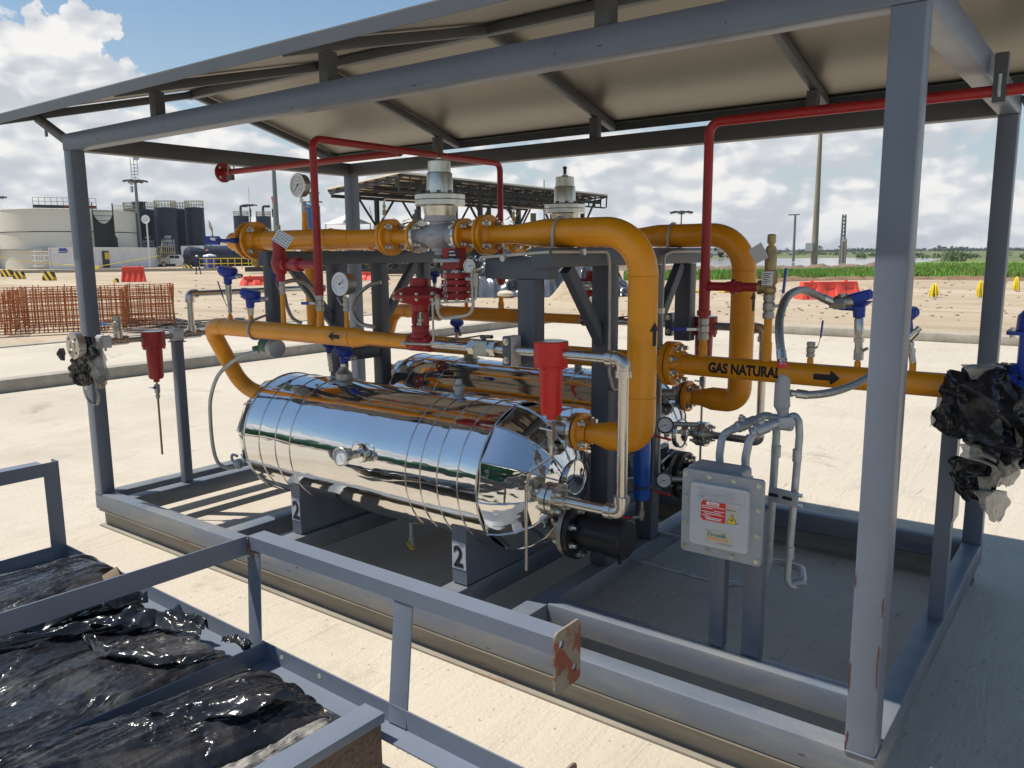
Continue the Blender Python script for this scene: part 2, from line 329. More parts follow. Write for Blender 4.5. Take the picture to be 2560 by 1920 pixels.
sbeam('top_beam', (S/2, S+.001, zt), (S/2, W-S-.001, zt), h=.09, m=m_top_shade); sbeam('top_beam', (L-S/2, S+.001, zt), (L-S/2, W-S-.001, zt), h=.09)
for x, y in ((0, 0), (L-S, 0)):      # weld beads at the foot of the front posts
    m = MB(); m.tube([(x+.002, y-.0015, .002), (x+S-.002, y-.0015, .002), (x+S+.0015, y+.002, .002), (x+S+.0015, y+S, .002)], .003, n=6); m.build('weld_bead', m_frame, skid)
m_chip = mat('bare_rust_chip', (.10, .032, .018), .85, var=.3, vs=60)
rc = random.Random(5)
for x, z, h, w, sd in ((L-.004, .44, .055, .006, 1), (L-.008, .27, .12, .007, 1), (L-S+.003, .22, .085, .006, 0), (L-S+.008, .045, .030, .010, 0), (L-S+.004, .015, .035, .008, 0), (L-S+.003, .50, .04, .004, 0)):
    pl_ = []; n_ = 7
    for i in range(n_): pl_.append((x+w*rc.uniform(.05, .35), z+h*(i/(n_-1)-.5)))
    for i in reversed(range(n_)): pl_.append((x-w*rc.uniform(.2, .5)*math.sin(math.pi*(i+.5)/n_), z+h*(i/(n_-1)-.5)))
    k = MB(); k.plate((0, -.0004, 0), (1,0,0), (0,0,1), .0006, pl_); k.build('paint_chip', m_chip, skid)
for i in range(26):                  # nicks along the beams
    x = rc.uniform(.2, L-.2); z = rc.choice([-.03, -.06, -.085, H+.012, H+.03]); w = rc.uniform(.004, .02)
    k = MB(); k.plate((x, -.0004, z), (1,0,0), (0,0,1), .0006, [(0, 0), (w, .001), (w*.8, .004), (w*.2, .003)]); k.build('paint_chip', m_chip, skid)
# ---- right-hand mid stand (channel) with a paper plate
st = MB(); st.prof((4.292, 1.075, .001), (4.292, 1.075, .80), [(-.03, -.027), (.03, -.027), (.03, .027), (-.03, .027), (-.03, .021), (.022, .021), (.022, -.021), (-.03, -.021)], up=(1, 0, 0))
st.build('mid_stand', m_frame, skid)
pl = MB(); pl.plate((4.3215, 1.06, .43), (0, 1, 0), (0, 0, 1), .003, [(-.01, -.05), (.11, -.05), (.11, .13), (-.01, .13)])
plo = pl.build('notice_plate', mat('aged_label_plate', (.55, .53, .46), .5, .3, var=.2, vs=30, col2=(.25, .22, .17), c2t=(.55, .65), c2s=12), skid)
# ---- two pipe racks (left and right) carrying the upper lines
def rack(x, w, name, label, ya, yb, posts, stubs, zl):
    t = thing(name, label, 'pipe support', (x+w/2, (ya+yb)/2, 0))
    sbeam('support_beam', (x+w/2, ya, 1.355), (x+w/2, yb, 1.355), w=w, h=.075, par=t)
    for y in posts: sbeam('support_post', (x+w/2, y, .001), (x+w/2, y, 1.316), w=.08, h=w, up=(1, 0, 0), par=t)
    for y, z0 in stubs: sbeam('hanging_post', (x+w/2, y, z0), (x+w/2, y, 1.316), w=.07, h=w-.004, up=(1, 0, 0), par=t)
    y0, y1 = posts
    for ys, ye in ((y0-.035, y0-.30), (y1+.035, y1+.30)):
        m = MB(); m.beam((x+w/2, ys, 1.00), (x+w/2, ye, 1.312), .055, .04, up=(1, 0, 0)); m.build('diagonal_brace', m_supp_shade, t)
    return t
rl = rack(1.15, .075, 'pipe_support', 'grey left-hand pipe support with twin posts, diagonal braces and low tie bar', .40, 1.72, (.88, 1.22), ((.455, .93), (1.60, .95)), .8)
sbeam('tie_bar', (1.1875, .921, .80), (1.1875, 1.179, .80), w=.06, h=.07, par=rl)
rr_ = rack(2.94, .09, 'pipe_support', 'grey right-hand pipe support with broad diagonal brace behind the tall yellow riser', .33, 1.76, (.81, 1.23), ((1.60, .93),), .8)
sbeam('stub_beam', (2.70, .385, 1.315), (3.005, .385, 1.315), w=.07, h=.085, par=rr_)
sbeam('hanging_post', (2.90, .385, .93), (2.90, .385, 1.2715), w=.07, h=.085, up=(1, 0, 0), par=rr_)
# ================================================================== CANOPY
RX0, RX1 = -.42, 4.74; YE = -.17; YR = 1.05; ZE = 2.155; ZR = 2.475
cp = thing('canopy_roof', 'low gabled sheet-metal canopy on short posts above the skid', 'canopy', (L/2, W/2, H+.09))
YB = 2*YR-YE
m_sheet = mat('roof_sheet_metal', (.235, .215, .178), .38, .6, var=.05, vs=2.5, bump=0.004, bs=3, col2=(.20, .19, .17), c2t=(.70, .76), c2s=40)
for ya in (YE-.015, YB+.015):
    n = 8; m = MB(); vs = []; sl = (ZR-ZE)/(YR-YE)
    ze = ZR-sl*abs(YR-ya)
    for i in range(n+1):
        x = RX0+(RX1-RX0)*i/n
        vs += [(x, ya, ze+.0), (x, YR, ZR+.0), (x, YR, ZR+.006), (x, ya, ze+.006)]
    fs = []
    for i in range(n):
        a = 4*i; b = 4*i+4
        for k in range(4): fs.append((a+k, a+(k+1) % 4, b+(k+1) % 4, b+k))
    fs += [(0, 3, 2, 1), (4*n, 4*n+1, 4*n+2, 4*n+3)]
    m.add(vs, fs); m.build('roof_sheet', m_sheet, cp)
def angle(p0, p1, a, b, t, up, name, m_=m_top_shade, flip=1):
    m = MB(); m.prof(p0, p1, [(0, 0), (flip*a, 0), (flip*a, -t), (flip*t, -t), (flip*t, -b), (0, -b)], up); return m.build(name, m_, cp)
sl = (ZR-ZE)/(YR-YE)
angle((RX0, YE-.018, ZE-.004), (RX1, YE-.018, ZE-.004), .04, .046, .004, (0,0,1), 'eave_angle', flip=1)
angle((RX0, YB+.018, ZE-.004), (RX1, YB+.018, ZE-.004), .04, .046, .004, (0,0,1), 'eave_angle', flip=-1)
sbeam('ridge_beam', (RX0, YR, ZR-.035), (RX1, YR, ZR-.035), w=.05, h=.05, m=m_top_shade, par=cp)
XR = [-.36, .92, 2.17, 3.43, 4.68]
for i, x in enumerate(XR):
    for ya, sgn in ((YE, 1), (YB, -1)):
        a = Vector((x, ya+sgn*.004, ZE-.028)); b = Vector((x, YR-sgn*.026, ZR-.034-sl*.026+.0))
        sbeam('rafter', a, b, w=.04, h=.045, m=m_top_shade, par=cp)
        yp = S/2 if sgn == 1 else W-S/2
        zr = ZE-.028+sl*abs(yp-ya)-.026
        if 0 < i < 4: sbeam('short_post', (x, yp, H+.0915), (x, yp, zr), w=.055, h=.055, up=(0,1,0), m=m_top_shade, par=cp)
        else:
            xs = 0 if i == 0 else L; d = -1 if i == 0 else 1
            sbeam('corner_strut', (xs+d*.004, yp, H+.05), (x+(-d)*.0, yp, zr+.01), w=.035, h=.05, m=m_top_shade, par=cp)
            sbeam('hanger_plate', (x-d*.09, yp, H+.105), (x-d*.09, yp, zr-.005), w=.03, h=.006, up=(0,1,0), m=m_top_shade, par=cp)
# small rust-nicked hole plugs along the eave
# ================================================================== shared fittings
def bolt_mb(r, L_):
    r = r*1.28
    m = MB(); m.hexn((0,0,-L_/2-r*.9), (0,0,-L_/2), r); m.hexn((0,0,L_/2), (0,0,L_/2+r*.9), r); m.cyl((0,0,-L_/2-r*2.1), (0,0,L_/2+r*2.1), r*.58, n=8); return m
BOLTC = {}
def bolts(par, c, axis, R, n, r, L_, m=None, ph=.5):
    """n separate bolts round a flange joint"""
    c = Vector(c); a = Vector(axis).normalized(); t = Vector((0,0,1)); u = a.cross(t).normalized(); w = a.cross(u)
    key = (round(r, 4), round(L_, 4), (m or m_zinc).name)
    root = par; off = Vector((0,0,0))
    while root is not None: off += root.location; root = root.parent
    q = a.to_track_quat('Z', 'Y')
    for i in range(n):
        an = 2*math.pi*(i+ph)/n; p = c+(u*math.cos(an)+w*math.sin(an))*R
        if key not in BOLTC:
            o = bolt_mb(r, L_).build('bolt', m or m_zinc, None); BOLTC[key] = o.data
        else:
            o = bpy.data.objects.new('bolt', BOLTC[key]); sc.collection.objects.link(o)
        o.parent = par; o.location = p-off; o.rotation_mode = 'QUATERNION'; o.rotation_quaternion = q
def flange(par, c, axis, R, th, m, nb=4, br=.008, hub=None, gap=.006, second=True, m2=None, bm=None, L_=None, rb=.76, face='flange'):
    """flange pair centred at c; bolts are sub-parts of the first disc"""
    c = Vector(c); a = Vector(axis).normalized()
    k = MB(); k.lathe(c+a*(gap/2), a, [(0, R*.96), (.001, R), (th-.001, R), (th, R*.985)]+([(th, hub*1.35), (th*2.0, hub*1.05), (th*2.3, hub)] if hub else []), 40)
    f1 = k.build(face, m, par)
    if second:
        k = MB(); k.lathe(c-a*(gap/2), -a, [(0, R*.96), (.001, R), (th-.001, R), (th, R*.985)]+([(th, hub*1.35), (th*2.0, hub*1.05), (th*2.3, hub)] if hub else []), 40)
        k.build(face, m2 or m, par)
        k = MB(); k.cyl(c-a*gap/2, c+a*gap/2, R*.6, n=32); k.build('gasket', m_rubber, f1)
    bolts(f1, c if second else c+a*(th/2+gap/2), a, R*rb, nb, br, (2*th+gap) if second else th, bm)
    return f1
def nipple(p0, p1, r0, r1, step=.6):      # weldolet + small pipe
    p0 = Vector(p0); p1 = Vector(p1); L_ = (p1-p0).length
    return MB().lathe(p0, p1-p0, [(0, r0*1.12), (L_*.06, r0), (L_*step-.001, r0), (L_*step, r1), (L_, r1)], 20)
def ball_valve(name, label, p, axis, r, L_, handle, hcol=m_blue, group=None, body=m_steeld, hlen=.11, hside=None):
    """valve at p with lever; axis = flow direction, handle = direction the lever points, hside = stem direction"""
    p = Vector(p); a = Vector(axis).normalized(); h = Vector(handle).normalized(); s_ = Vector(hside).normalized() if hside else a.cross(h)
    t = thing(name, label, 'valve', p, group)
    m = MB(); m.lathe(p-a*L_/2, a, [(0, r*.8), (L_*.02, r*1.0), (L_*.24, r*1.0), (L_*.25, r*.86), (L_*.32, r*.86), (L_*.36, r*1.02), (L_*.64, r*1.02), (L_*.68, r*.86), (L_*.75, r*.86), (L_*.76, r*1.0), (L_*.98, r*1.0), (L_, r*.8)], 12)
    m.build('valve_body', body, t)
    MB().cyl(p+s_*r*.7, p+s_*r*1.7, r*.28, n=10).build('stem', m_zinc, t)
    b = p+s_*r*1.75; m = MB(); w = a if abs(h.dot(a)) < .7 else a.cross(s_)
    m.beam(b, b+h*hlen*.35+s_*r*.5, r*.55, r*.14, up=s_, r=.001); m.build('lever', m_zinc, t)
    m = MB(); m.beam(b+h*hlen*.33+s_*r*.5, b+h*hlen+s_*r*.6, r*.72, r*.34, up=s_, r=.004); m.build('lever_grip', hcol, t)
    return t
def gauge(name, label, c, face, R, dep, stem_to=None, rim=m_steel, case=m_steeld, ang=225, group=None, stem_r=.006, marks=True):
    c = Vector(c); f = Vector(face).normalized(); t = thing(name, label, 'gauge', c, group)
    m = MB(); m.lathe(c-f*dep, f, [(0, R*.90), (.003, R*.95), (dep-.004, R*.95)], 36); m.build('gauge_case', case, t)
    m = MB(); m.lathe(c-f*.004, f, [(0, R*.95), (0, R*1.02), (.005, R*1.02), (.007, R*.97), (.007, R*.86), (.001, R*.85)], 40, cap=False); m.build('bezel', rim, t)
    up = Vector((0,0,1)); u = up.cross(f).normalized(); v = f.cross(u)
    m = MB(); m.lathe(c-f*.003, f, [(0, R*.9), (.0015, R*.9)], 36); d = m.build('dial', m_white, t)
    k = MB()
    if marks:
        for i in range(28):
            an = math.radians(225-270*i/27); l = .16 if i % 3 == 0 else .08
            e = u*math.cos(an)+v*math.sin(an); k.beam(c-f*.0010+e*R*(.74-l), c-f*.0010+e*R*.74, R*.022, .0004, up=f, r=.0001)
        for i, tx in enumerate(('0', '20', '40', '60', '80', '100')):
            an = math.radians(225-270*i/5); e = u*math.cos(an)+v*math.sin(an)
            lettering(k, tx, c+e*R*.42-v*R*.05-f*.0012, u, v, R*.16, lift=.0005, align='CENTER')
        lettering(k, 'psi', c-v*R*.4-f*.0012, u, v, R*.15, lift=.0005, align='CENTER')
        k.build('scale', m_ink, d)
    k = MB(); an = math.radians(ang); e = u*math.cos(an)+v*math.sin(an)
    k.beam(c+f*.0005-e*R*.2, c+f*.0005+e*R*.62, R*.045, .0008, up=f, r=.0001); k.cyl(c-f*.001, c+f*.002, R*.09, n=12); k.build('needle', m_ink, t)
    if stem_to is not None:
        m = MB(); s0 = c-f*dep*.5-up*R*.9; m.cyl(s0, (s0.x, s0.y, stem_to), stem_r, n=12); m.hexn((s0.x, s0.y, s0.z-.03), (s0.x, s0.y, s0.z-.012), stem_r*1.7); m.build('gauge_stem', m_steel, t)
    return t
def transmitter(name, label, base, top, side, R, group=None, tilt=0.0, hub=True):
    """blue-headed instrument: steel stem from base up to a round blue head facing side"""
    base = Vector(base); top = Vector(top); s_ = Vector(side).normalized(); a = (top-base).normalized()
    t = thing(name, label, 'transmitter', base, group); Ls = (top-base).length
    m = MB(); m.lathe(base, a, [(0, R*.30), (Ls*.30, R*.30), (Ls*.31, R*.38), (Ls*.42, R*.38), (Ls*.43, R*.27), (Ls*.5, R*.27), (Ls*.51, R*.34), (Ls*.95, R*.34), (Ls, R*.27)], 16)
    m.build('stem', m_steel, t)
    h = top
    m = MB(); m.lathe(h, a, [(0, R*.42), (R*.8, R*.46), (R*.85, R*.55), (R*1.15, R*.98), (R*1.2, R*.98)], 28)
    hd = m.build('head_body', m_blue, t)
    c = h+a*R*1.2; ax = (a+s_*.25).normalized()
    m = MB(); m.lathe(c-ax*R*.05, ax, [(0, R*.96), (R*.1, R*1.05), (R*.62, R*1.04), (R*.74, R*.93), (R*.78, R*.3), (R*.78, 0)], 28, cap=False)
    for i in range(14):
        an = 2*math.pi*i/14; u = ax.orthogonal().normalized(); w = ax.cross(u); e = u*math.cos(an)+w*math.sin(an)
        m.beam(c+e*R*1.05+ax*R*.1, c+e*R*1.05+ax*R*.5, R*.09, R*.09, up=e, r=.001)
    m.build('cover', m_blue, t)
    sd = s_.cross(a).normalized() if False else s_
    k = MB(); k.cyl(h+a*R*.75, h+a*R*.75+sd*R*1.35, R*.30, n=16); k.build('cable_boss', m_blue, t)
    k = MB(); k.hexn(h+a*R*.75+sd*R*1.35, h+a*R*.75+sd*R*1.8, R*.30); k.cyl(h+a*R*.75+sd*R*1.8, h+a*R*.75+sd*R*2.1, R*.2); k.build('gland', m_steeld, t)
    return t, h+a*R*.75+sd*R*2.1
def arrow(par, o, u, v, L_, m_=m_ink, lift=.0015, wrap=None, name='flow_arrow'):
    pts = [(0, -.12), (.62, -.12), (.62, -.34), (1, 0), (.62, .34), (.62, .12), (0, .12)]
    k = MB()
    if wrap is None:
        k.plate(Vector(o), u, v, lift, [(x*L_, y*L_) for x, y in pts])
    else:
        C_, ax, R = wrap; C_ = Vector(C_); ax = Vector(ax).normalized()
        # strips laid on the pipe wall: s along axis, q around
        u = Vector(u); v = Vector(v)
        def on(x, y):
            p = Vector(o)+u*x*L_+v*y*L_; d = p-C_; al = ax*d.dot(ax); rad = (d-al).normalized(); return C_+al+rad*(R+lift)
        xs = [0, .62]; 
        def quad(x0, x1, f0, f1, n=6):
            vs = []; fs = []
            for i in range(n+1):
                tt = i/n; x = x0+(x1-x0)*tt; h = f0+(f1-f0)*tt
                for j in range(5): vs.append(on(x, h*(j/2-1)))
            for i in range(n):
                for j in range(4): fs.append((i*5+j, i*5+j+1, i*5+j+6, i*5+j+5))
            k.add(vs, fs)
        quad(0, .62, .12, .12); quad(.62, 1, .34, .001)
    return k.build(name, m_, par)
def wrap_text(par, txt, o, u, v, size, C_, ax, R, bold=.0, sx=1.0, name='lettering', lift=.0015):
    """lettering bent round a pipe; long edges are short enough at this size"""
    V, Fc = text_mesh(txt, size, bold, cuts=((1, size*.09),)); k = MB(); C_ = Vector(C_); ax = Vector(ax).normalized(); u = Vector(u); v = Vector(v)
    vs = []
    for x, y, z in V:
        p = Vector(o)+u*x*sx; d = p-C_; al = ax*d.dot(ax); rad = (d-al).normalized(); th = y/R
        axr = ax if (ax.cross(rad)).dot(v) > 0 else -ax
        vs.append(C_+al+(Matrix.Rotation(th, 3, axr) @ rad)*(R+lift))
    k.add(vs, Fc); return k.build(name, m_ink, par)
# ================================================================== THE TWO HEATING TRAINS
def pipe(par, pts, r, bend=.12, m=m_yel, name='pipe_run', n=28, seg=12):
    return MB().tube(pts, r, bend=bend, n=n, seg=seg).build(name, m, par)
def weld(par, c, axis, r, m=m_yel):
    k = MB(); k.ring(c, axis, r, .0022, n=32, m=6); return k.build('weld_seam', m, par)
def ubolt(par, c, axis, r, rod=.006, drop=.06, a0=-200, m=m_galv, down=(0,0,-1)):
    """rod bent over a pipe, legs running down to the support"""
    c = Vector(c); a = Vector(axis).normalized(); d = Vector(down).normalized(); s_ = a.cross(d).normalized(); P = []
    P.append(c+s_*(r+rod)+d*drop)
    for i in range(13):
        an = math.pi*i/12; P.append(c+s_*(r+rod)*math.cos(an)-d*(r+rod)*math.sin(an))
    P.append(c-s_*(r+rod)+d*drop)
    return MB().tube(P, rod, n=10).build('u_bolt', m, par)
VR = .313; VZ = .437
def vessel(y0, sg, which):
    front = sg > 0
    t = thing('heater_vessel', 'polished steel-clad horizontal vessel in front, with round dial thermometer and numbered saddles' if front
              else 'polished steel-clad horizontal vessel standing behind the front one', 'vessel', (2.05, y0, 0))
    ax = (1, 0, 0)
    m = MB(); m.lathe((1.24, y0, VZ), ax, [(0, VR), (1.53, VR)], 96, cap=False); m.build('jacket', m_chrome, t)
    # heads made of folded gore panels
    for x, d in ((2.77, 1), (1.24, -1)):
        m = MB(); prf = [(0, VR), (.06, VR*.965), (.12, VR*.88), (.18, VR*.73), (.225, VR*.53), (.247, VR*.33), (.25, .001)]
        if d < 0: prf = [(0, VR), (.07, VR*.95), (.13, VR*.85), (.18, VR*.66), (.205, VR*.35), (.21, .001)]
        m.lathe((x, y0, VZ), (d, 0, 0), prf, 12, cap=False, ph=.25)
        h = m.build('end_cladding', m_chrome, t, sharp=14)
        k = MB()
        for i in range(12):
            an = 2*math.pi*(i+.25)/12; u = Vector((d,0,0)).cross(Vector((0,0,1))).normalized(); w = Vector((d,0,0)).cross(u); e = u*math.cos(an)+w*math.sin(an)
            k.tube([Vector((x, y0, VZ))+Vector((d*a, 0, 0))+e*(r+.002) for a, r in prf[:-1]], .0035, n=6)
        k.build('seam_rib', m_seam, h)
    for i, x in enumerate((1.24, 1.365, 1.494, 1.605, 2.38, 2.465, 2.56, 2.67, 2.77)):
        m = MB(); m.ring((x, y0, VZ), ax, VR+.0006, .0026 if x not in (1.24, 2.77) else .0042, n=128, m=8); m.build('band_seam', m_seam, t)
    # saddles with a painted 2
    for x0, x1 in ((1.522, 1.59), (2.585, 2.665)):
        P = [(y0-.255, .001), (y0+.255, .001)]
        for i in range(17):
            yy = y0+.255-.51*i/16; P.append((yy, VZ-math.sqrt(VR**2-(yy-y0)**2)-.0015))
        m = MB(); xc = (x0+x1)/2
        m.plate((x0, 0, 0), (0, 1, 0), (0, 0, 1), x1-x0, P)
        sd = m.build('saddle', m_frame, t, sharp=40)
        if front:
            k = MB(); k.plate((x0+.002, y0-.256, .065), (1,0,0), (0,0,1), .0012, [(0, 0), (x1-x0-.004, 0), (x1-x0-.006, .118), (.001, .122)])
            k.build('number_patch', mat('number_patch_paint', (.42, .45, .50), .5, var=.05), sd)
            k = MB(); lettering(k, '2', (x0+.010, y0-.2578, .078), (1,0,0), (0,0,1), .125, bold=.0035, lift=.001, sx=.86); k.build('number', m_ink, sd)
    # nozzles on top
    for x, r, hh, nm in ((1.66, .042, .055, 'top_nozzle'), (2.42, .024, .075, 'vent_plug')):
        z = VZ+VR-.004
        m = MB()
        if nm == 'top_nozzle': m.lathe((x, y0, z), (0,0,1), [(0, r*1.35), (.004, r*1.3), (.006, r), (hh*.7, r), (hh, r*.62), (hh*1.3, r*.5), (hh*1.32, .001)], 28)
        else: m.lathe((x, y0, z), (0,0,1), [(0, r*1.5), (.003, r*1.4), (.004, r*.85), (hh*.4, r*.85), (hh*.41, r*1.15), (hh*.62, r*1.15), (hh*.7, r*.7), (hh*.86, r*.6), (hh, r*.6)], 16)
        m.build(nm, m_steeld if nm == 'top_nozzle' else m_galv, t)
        k = MB(); k.ring((x, y0, z+.001), (0,0,1), r*1.9, .002, n=30, m=6); k.build('collar_ring', m_seam, t)
    k = MB(); k.lathe((1.33, y0-.13, VZ+VR*.905), (0, -.42, .91), [(0, .055), (.002, .056), (.004, .05), (.0045, .001)], 28); k.build('inspection_cover', m_chrome, t)
    # lower heater nozzle with black cap, right end
    zc = .255
    m = MB(); m.cyl((2.93, y0, zc), (3.02, y0, zc), .072, n=32); m.build('heater_neck', m_steeld, t)
    f = flange(t, (3.045, y0, zc), ax, .122, .022, m_black, nb=8, br=.0115, m2=m_steeld, gap=.004, rb=.80, face='heater_flange')
    m = MB(); m.lathe((3.068, y0, zc), ax, [(0, .076), (.155, .076), (.156, .081), (.205, .081), (.212, .074), (.213, .001)], 40); m.build('heater_cap', m_black, t)
    m = MB(); m.cyl((3.262, y0-.03, zc-.055), (3.262, y0-.03, zc-.09), .008); m.build('cap_lug', m_black, t)
    # disc in the middle of the right head
    k = MB(); k.lathe((3.022, y0+.02, VZ+.03), ax, [(-.02, .072), (.004, .072), (.006, .066), (.007, .001)], 36); k.build('end_plate', m_chrome, t)
    k = MB(); k.ring((3.028, y0+.02, VZ+.03), ax, .072, .0035, n=40); k.build('end_ring', m_seam, t)
    # left end electric heater cap
    m = MB(); m.lathe((1.04, y0, .27), (-1, 0, 0), [(0, .088), (.03, .09), (.032, .078), (.085, .078), (.09, .07), (.091, .001)], 32)
    for i in range(6):
        an = math.pi*2*i/6; m.hexn((.97, y0+.083*math.cos(an), .27+.083*math.sin(an)), (1.0, y0+.083*math.cos(an), .27+.083*math.sin(an)), .008)
    m.build('left_heater_cap', m_black, t)
    # drain with yellow lever
    m = MB(); m.cyl((2.10, y0, VZ-VR+.004), (2.10, y0, .02), .011, n=14); m.hexn((2.10, y0, .02), (2.10, y0, -.035), .017); m.build('drain_pipe', m_galv, t)
    if front:
        m = MB(); m.beam((2.085, y0-.012, -.008), (2.15, y0-.05, -.016), .018, .005, r=.002); m.build('drain_lever', mat('lever_yellow', (.7, .45, .02), .5), t)
    return t
def regulator(x, y0, z0, front):
    t = thing('pressure_regulator', 'tall zinc-plated pressure regulator on cast body, front one with rusty stem reaching the canopy beam' if front
              else 'tall zinc-plated pressure regulator on the rear yellow line with short brown adjusting screw', 'regulator', (x, y0, z0))
    k = .00054; c = (x, y0, z0)
    def Z(row): return (690-row)*k
    m = MB(); m.lathe(c, (0,0,1), [(Z(530), .068), (Z(455), .074), (Z(450), .086), (Z(445), .103)], 40); m.build('lower_bowl', m_zinc, t)
    m = MB(); m.lathe(c, (0,0,1), [(Z(449), .106), (Z(446), .109), (Z(408), .109), (Z(405), .106)], 48); m.build('lower_diaphragm_flange', m_zinc, t)
    m = MB(); m.lathe(c, (0,0,1), [(Z(404), .106), (Z(401), .109), (Z(366), .109), (Z(363), .105), (Z(360), .06)], 48); f = m.build('upper_diaphragm_flange', m_zinc, t)
    for i in range(12):
        an = 2*math.pi*(i+.3)/12; e = Vector((math.cos(an)*.093, math.sin(an)*.093, 0)); o = Vector(c)+e
        q = MB(); q.cyl(o+Vector((0,0,Z(366))), o+Vector((0,0,Z(338))), .0098, n=12); q.build('bolt_head', m_dark_steel, f)
    m = MB(); m.lathe(c, (0,0,1), [(Z(352), .058), (Z(200), .0555), (Z(192), .054), (Z(190), .050)], 40); m.build('spring_case', m_zinc, t)
    m = MB(); m.lathe(c, (0,0,1), [(Z(189), .0500), (Z(104), .0490), (Z(100), .0465), (Z(99), .001)], 40); m.build('case_cap', m_zinc, t)
    m = MB(); m.lathe(c, (0,0,1), [(Z(99), .022), (Z(90), .018), (Z(84), .017)], 6); m.lathe(c, (0,0,1), [(Z(84), .011), (Z(72), .011)], 6); m.build('lock_nut', m_zinc, t)
    m = MB(); m.cyl((x, y0, z0+Z(74)), (x, y0, z0+Z(10 if front else 22)), .0085, n=12); m.hexn((x, y0, z0+Z(22)), (x, y0, z0+Z(0)), .011); m.build('adjusting_screw', m_rub, t)
    m = MB(); m.cyl((x-.062, y0+.02, z0+Z(352)), (x-.062, y0+.02, z0+Z(295)), .016, n=16); m.build('relief_pot', m_zinc, t)
    m = MB(); m.lathe(c, (0,0,1), [(Z(531), .070), (Z(574), .070), (Z(578), .048), (Z(640), .046)], 40); m.build('neck', m_cast, t)
    m = MB(); m.ball(c, .080, 36, (1.0, .88, .84)); m.cyl((x-.115, y0, z0), (x+.115, y0, z0), .045, n=28); m.lathe(c, (0,0,-1), [(.045, .046), (.066, .04), (.068, .028), (.082, .028)], 24)
    b = m.build('valve_body', m_cast, t)
    m = MB(); lettering(m, 'WCB', (x-.024, y0-.0500, z0+.060), (1,0,0), (0,0,1), .017, bold=.0004, lift=.0012); lettering(m, '600 511', (x-.034, y0-.0715, z0-.002), (1,0,0), (0,.12,1), .017, bold=.0004, lift=.0014)
    m.build('cast_lettering', m_cast, b)
    return t
def control_valve(x, y, z, front):
    t = thing('control_valve', 'red diaphragm control valve on the front line, mushroom head over open yoke' if front else 'red diaphragm control valve on the far line, mostly behind the grey post', 'control valve', (x, y, z))
    k = .00051; Z = lambda row: (1585-row)*k; c = (x, y, z)
    m = MB(); m.lathe(c, (0,0,1), [(-.028, .040), (-.022, .05), (.016, .052), (.026, .042)], 32); m.cyl((x-.058, y, z), (x+.058, y, z), .036, n=28); m.build('valve_body', m_red, t)
    m = MB(); m.lathe(c, (0,0,1), [(Z(1535), .042), (Z(1500), .042), (Z(1498), .037), (Z(1455), .037), (Z(1450), .040), (Z(1442), .040)], 32); m.build('bonnet', m_red, t)
    for s in (-1, 1):
        m = MB(); m.tube([(x+s*.026, y, z+Z(1446)), (x+s*.034, y, z+Z(1420)), (x+s*.034, y, z+Z(1345)), (x+s*.024, y, z+Z(1312))], .0125, bend=.02, n=14); m.build('yoke_leg', m_red, t)
    m = MB(); m.cyl((x, y, z+Z(1442)), (x, y, z+Z(1310)), .0045, n=10); m.hexn((x, y, z+Z(1412)), (x, y, z+Z(1385)), .014); m.lathe((x, y, z+Z(1440)), (0,0,1), [(0, .017), (.012, .017), (.014, .010)], 12); m.build('spindle', m_zinc, t)
    m = MB(); m.lathe(c, (0,0,1), [(Z(1325), .03), (Z(1318), .038), (Z(1262), .043), (Z(1250), .078), (Z(1205), .113), (Z(1200), .121), (Z(1192), .121)], 44); m.build('lower_diaphragm_case', m_red, t)
    m = MB(); m.lathe(c, (0,0,1), [(Z(1191), .121), (Z(1182), .121), (Z(1178), .110), (Z(1135), .088), (Z(1116), .050), (Z(1112), .041), (Z(1056), .041), (Z(1050), .038), (Z(1049), .001)], 44); u = m.build('upper_diaphragm_case', m_red, t)
    for i in range(10):
        an = 2*math.pi*(i+.5)/10; o = Vector((x+.108*math.cos(an), y+.108*math.sin(an), z))
        q = MB(); q.hexn(o+Vector((0,0,Z(1176))), o+Vector((0,0,Z(1160))), .0085); q.hexn(o+Vector((0,0,Z(1218))), o+Vector((0,0,Z(1204))), .0095); q.cyl(o+Vector((0,0,Z(1226))), o+Vector((0,0,Z(1166))), .005, n=8); q.build('bolt', m_zinc, u)
    s = -1 if front else -1
    m = MB(); m.tube([(x-.05, y-.052, z), (x+.10, y-.052, z+.004), (x+.118, y-.05, z+.02), (x+.118, y-.05, z+.19)], .0045, bend=.02, n=8); m.hexn((x-.062, y-.052, z), (x-.04, y-.052, z), .010); m.build('sensing_tube', m_white_tube, t)
    return t
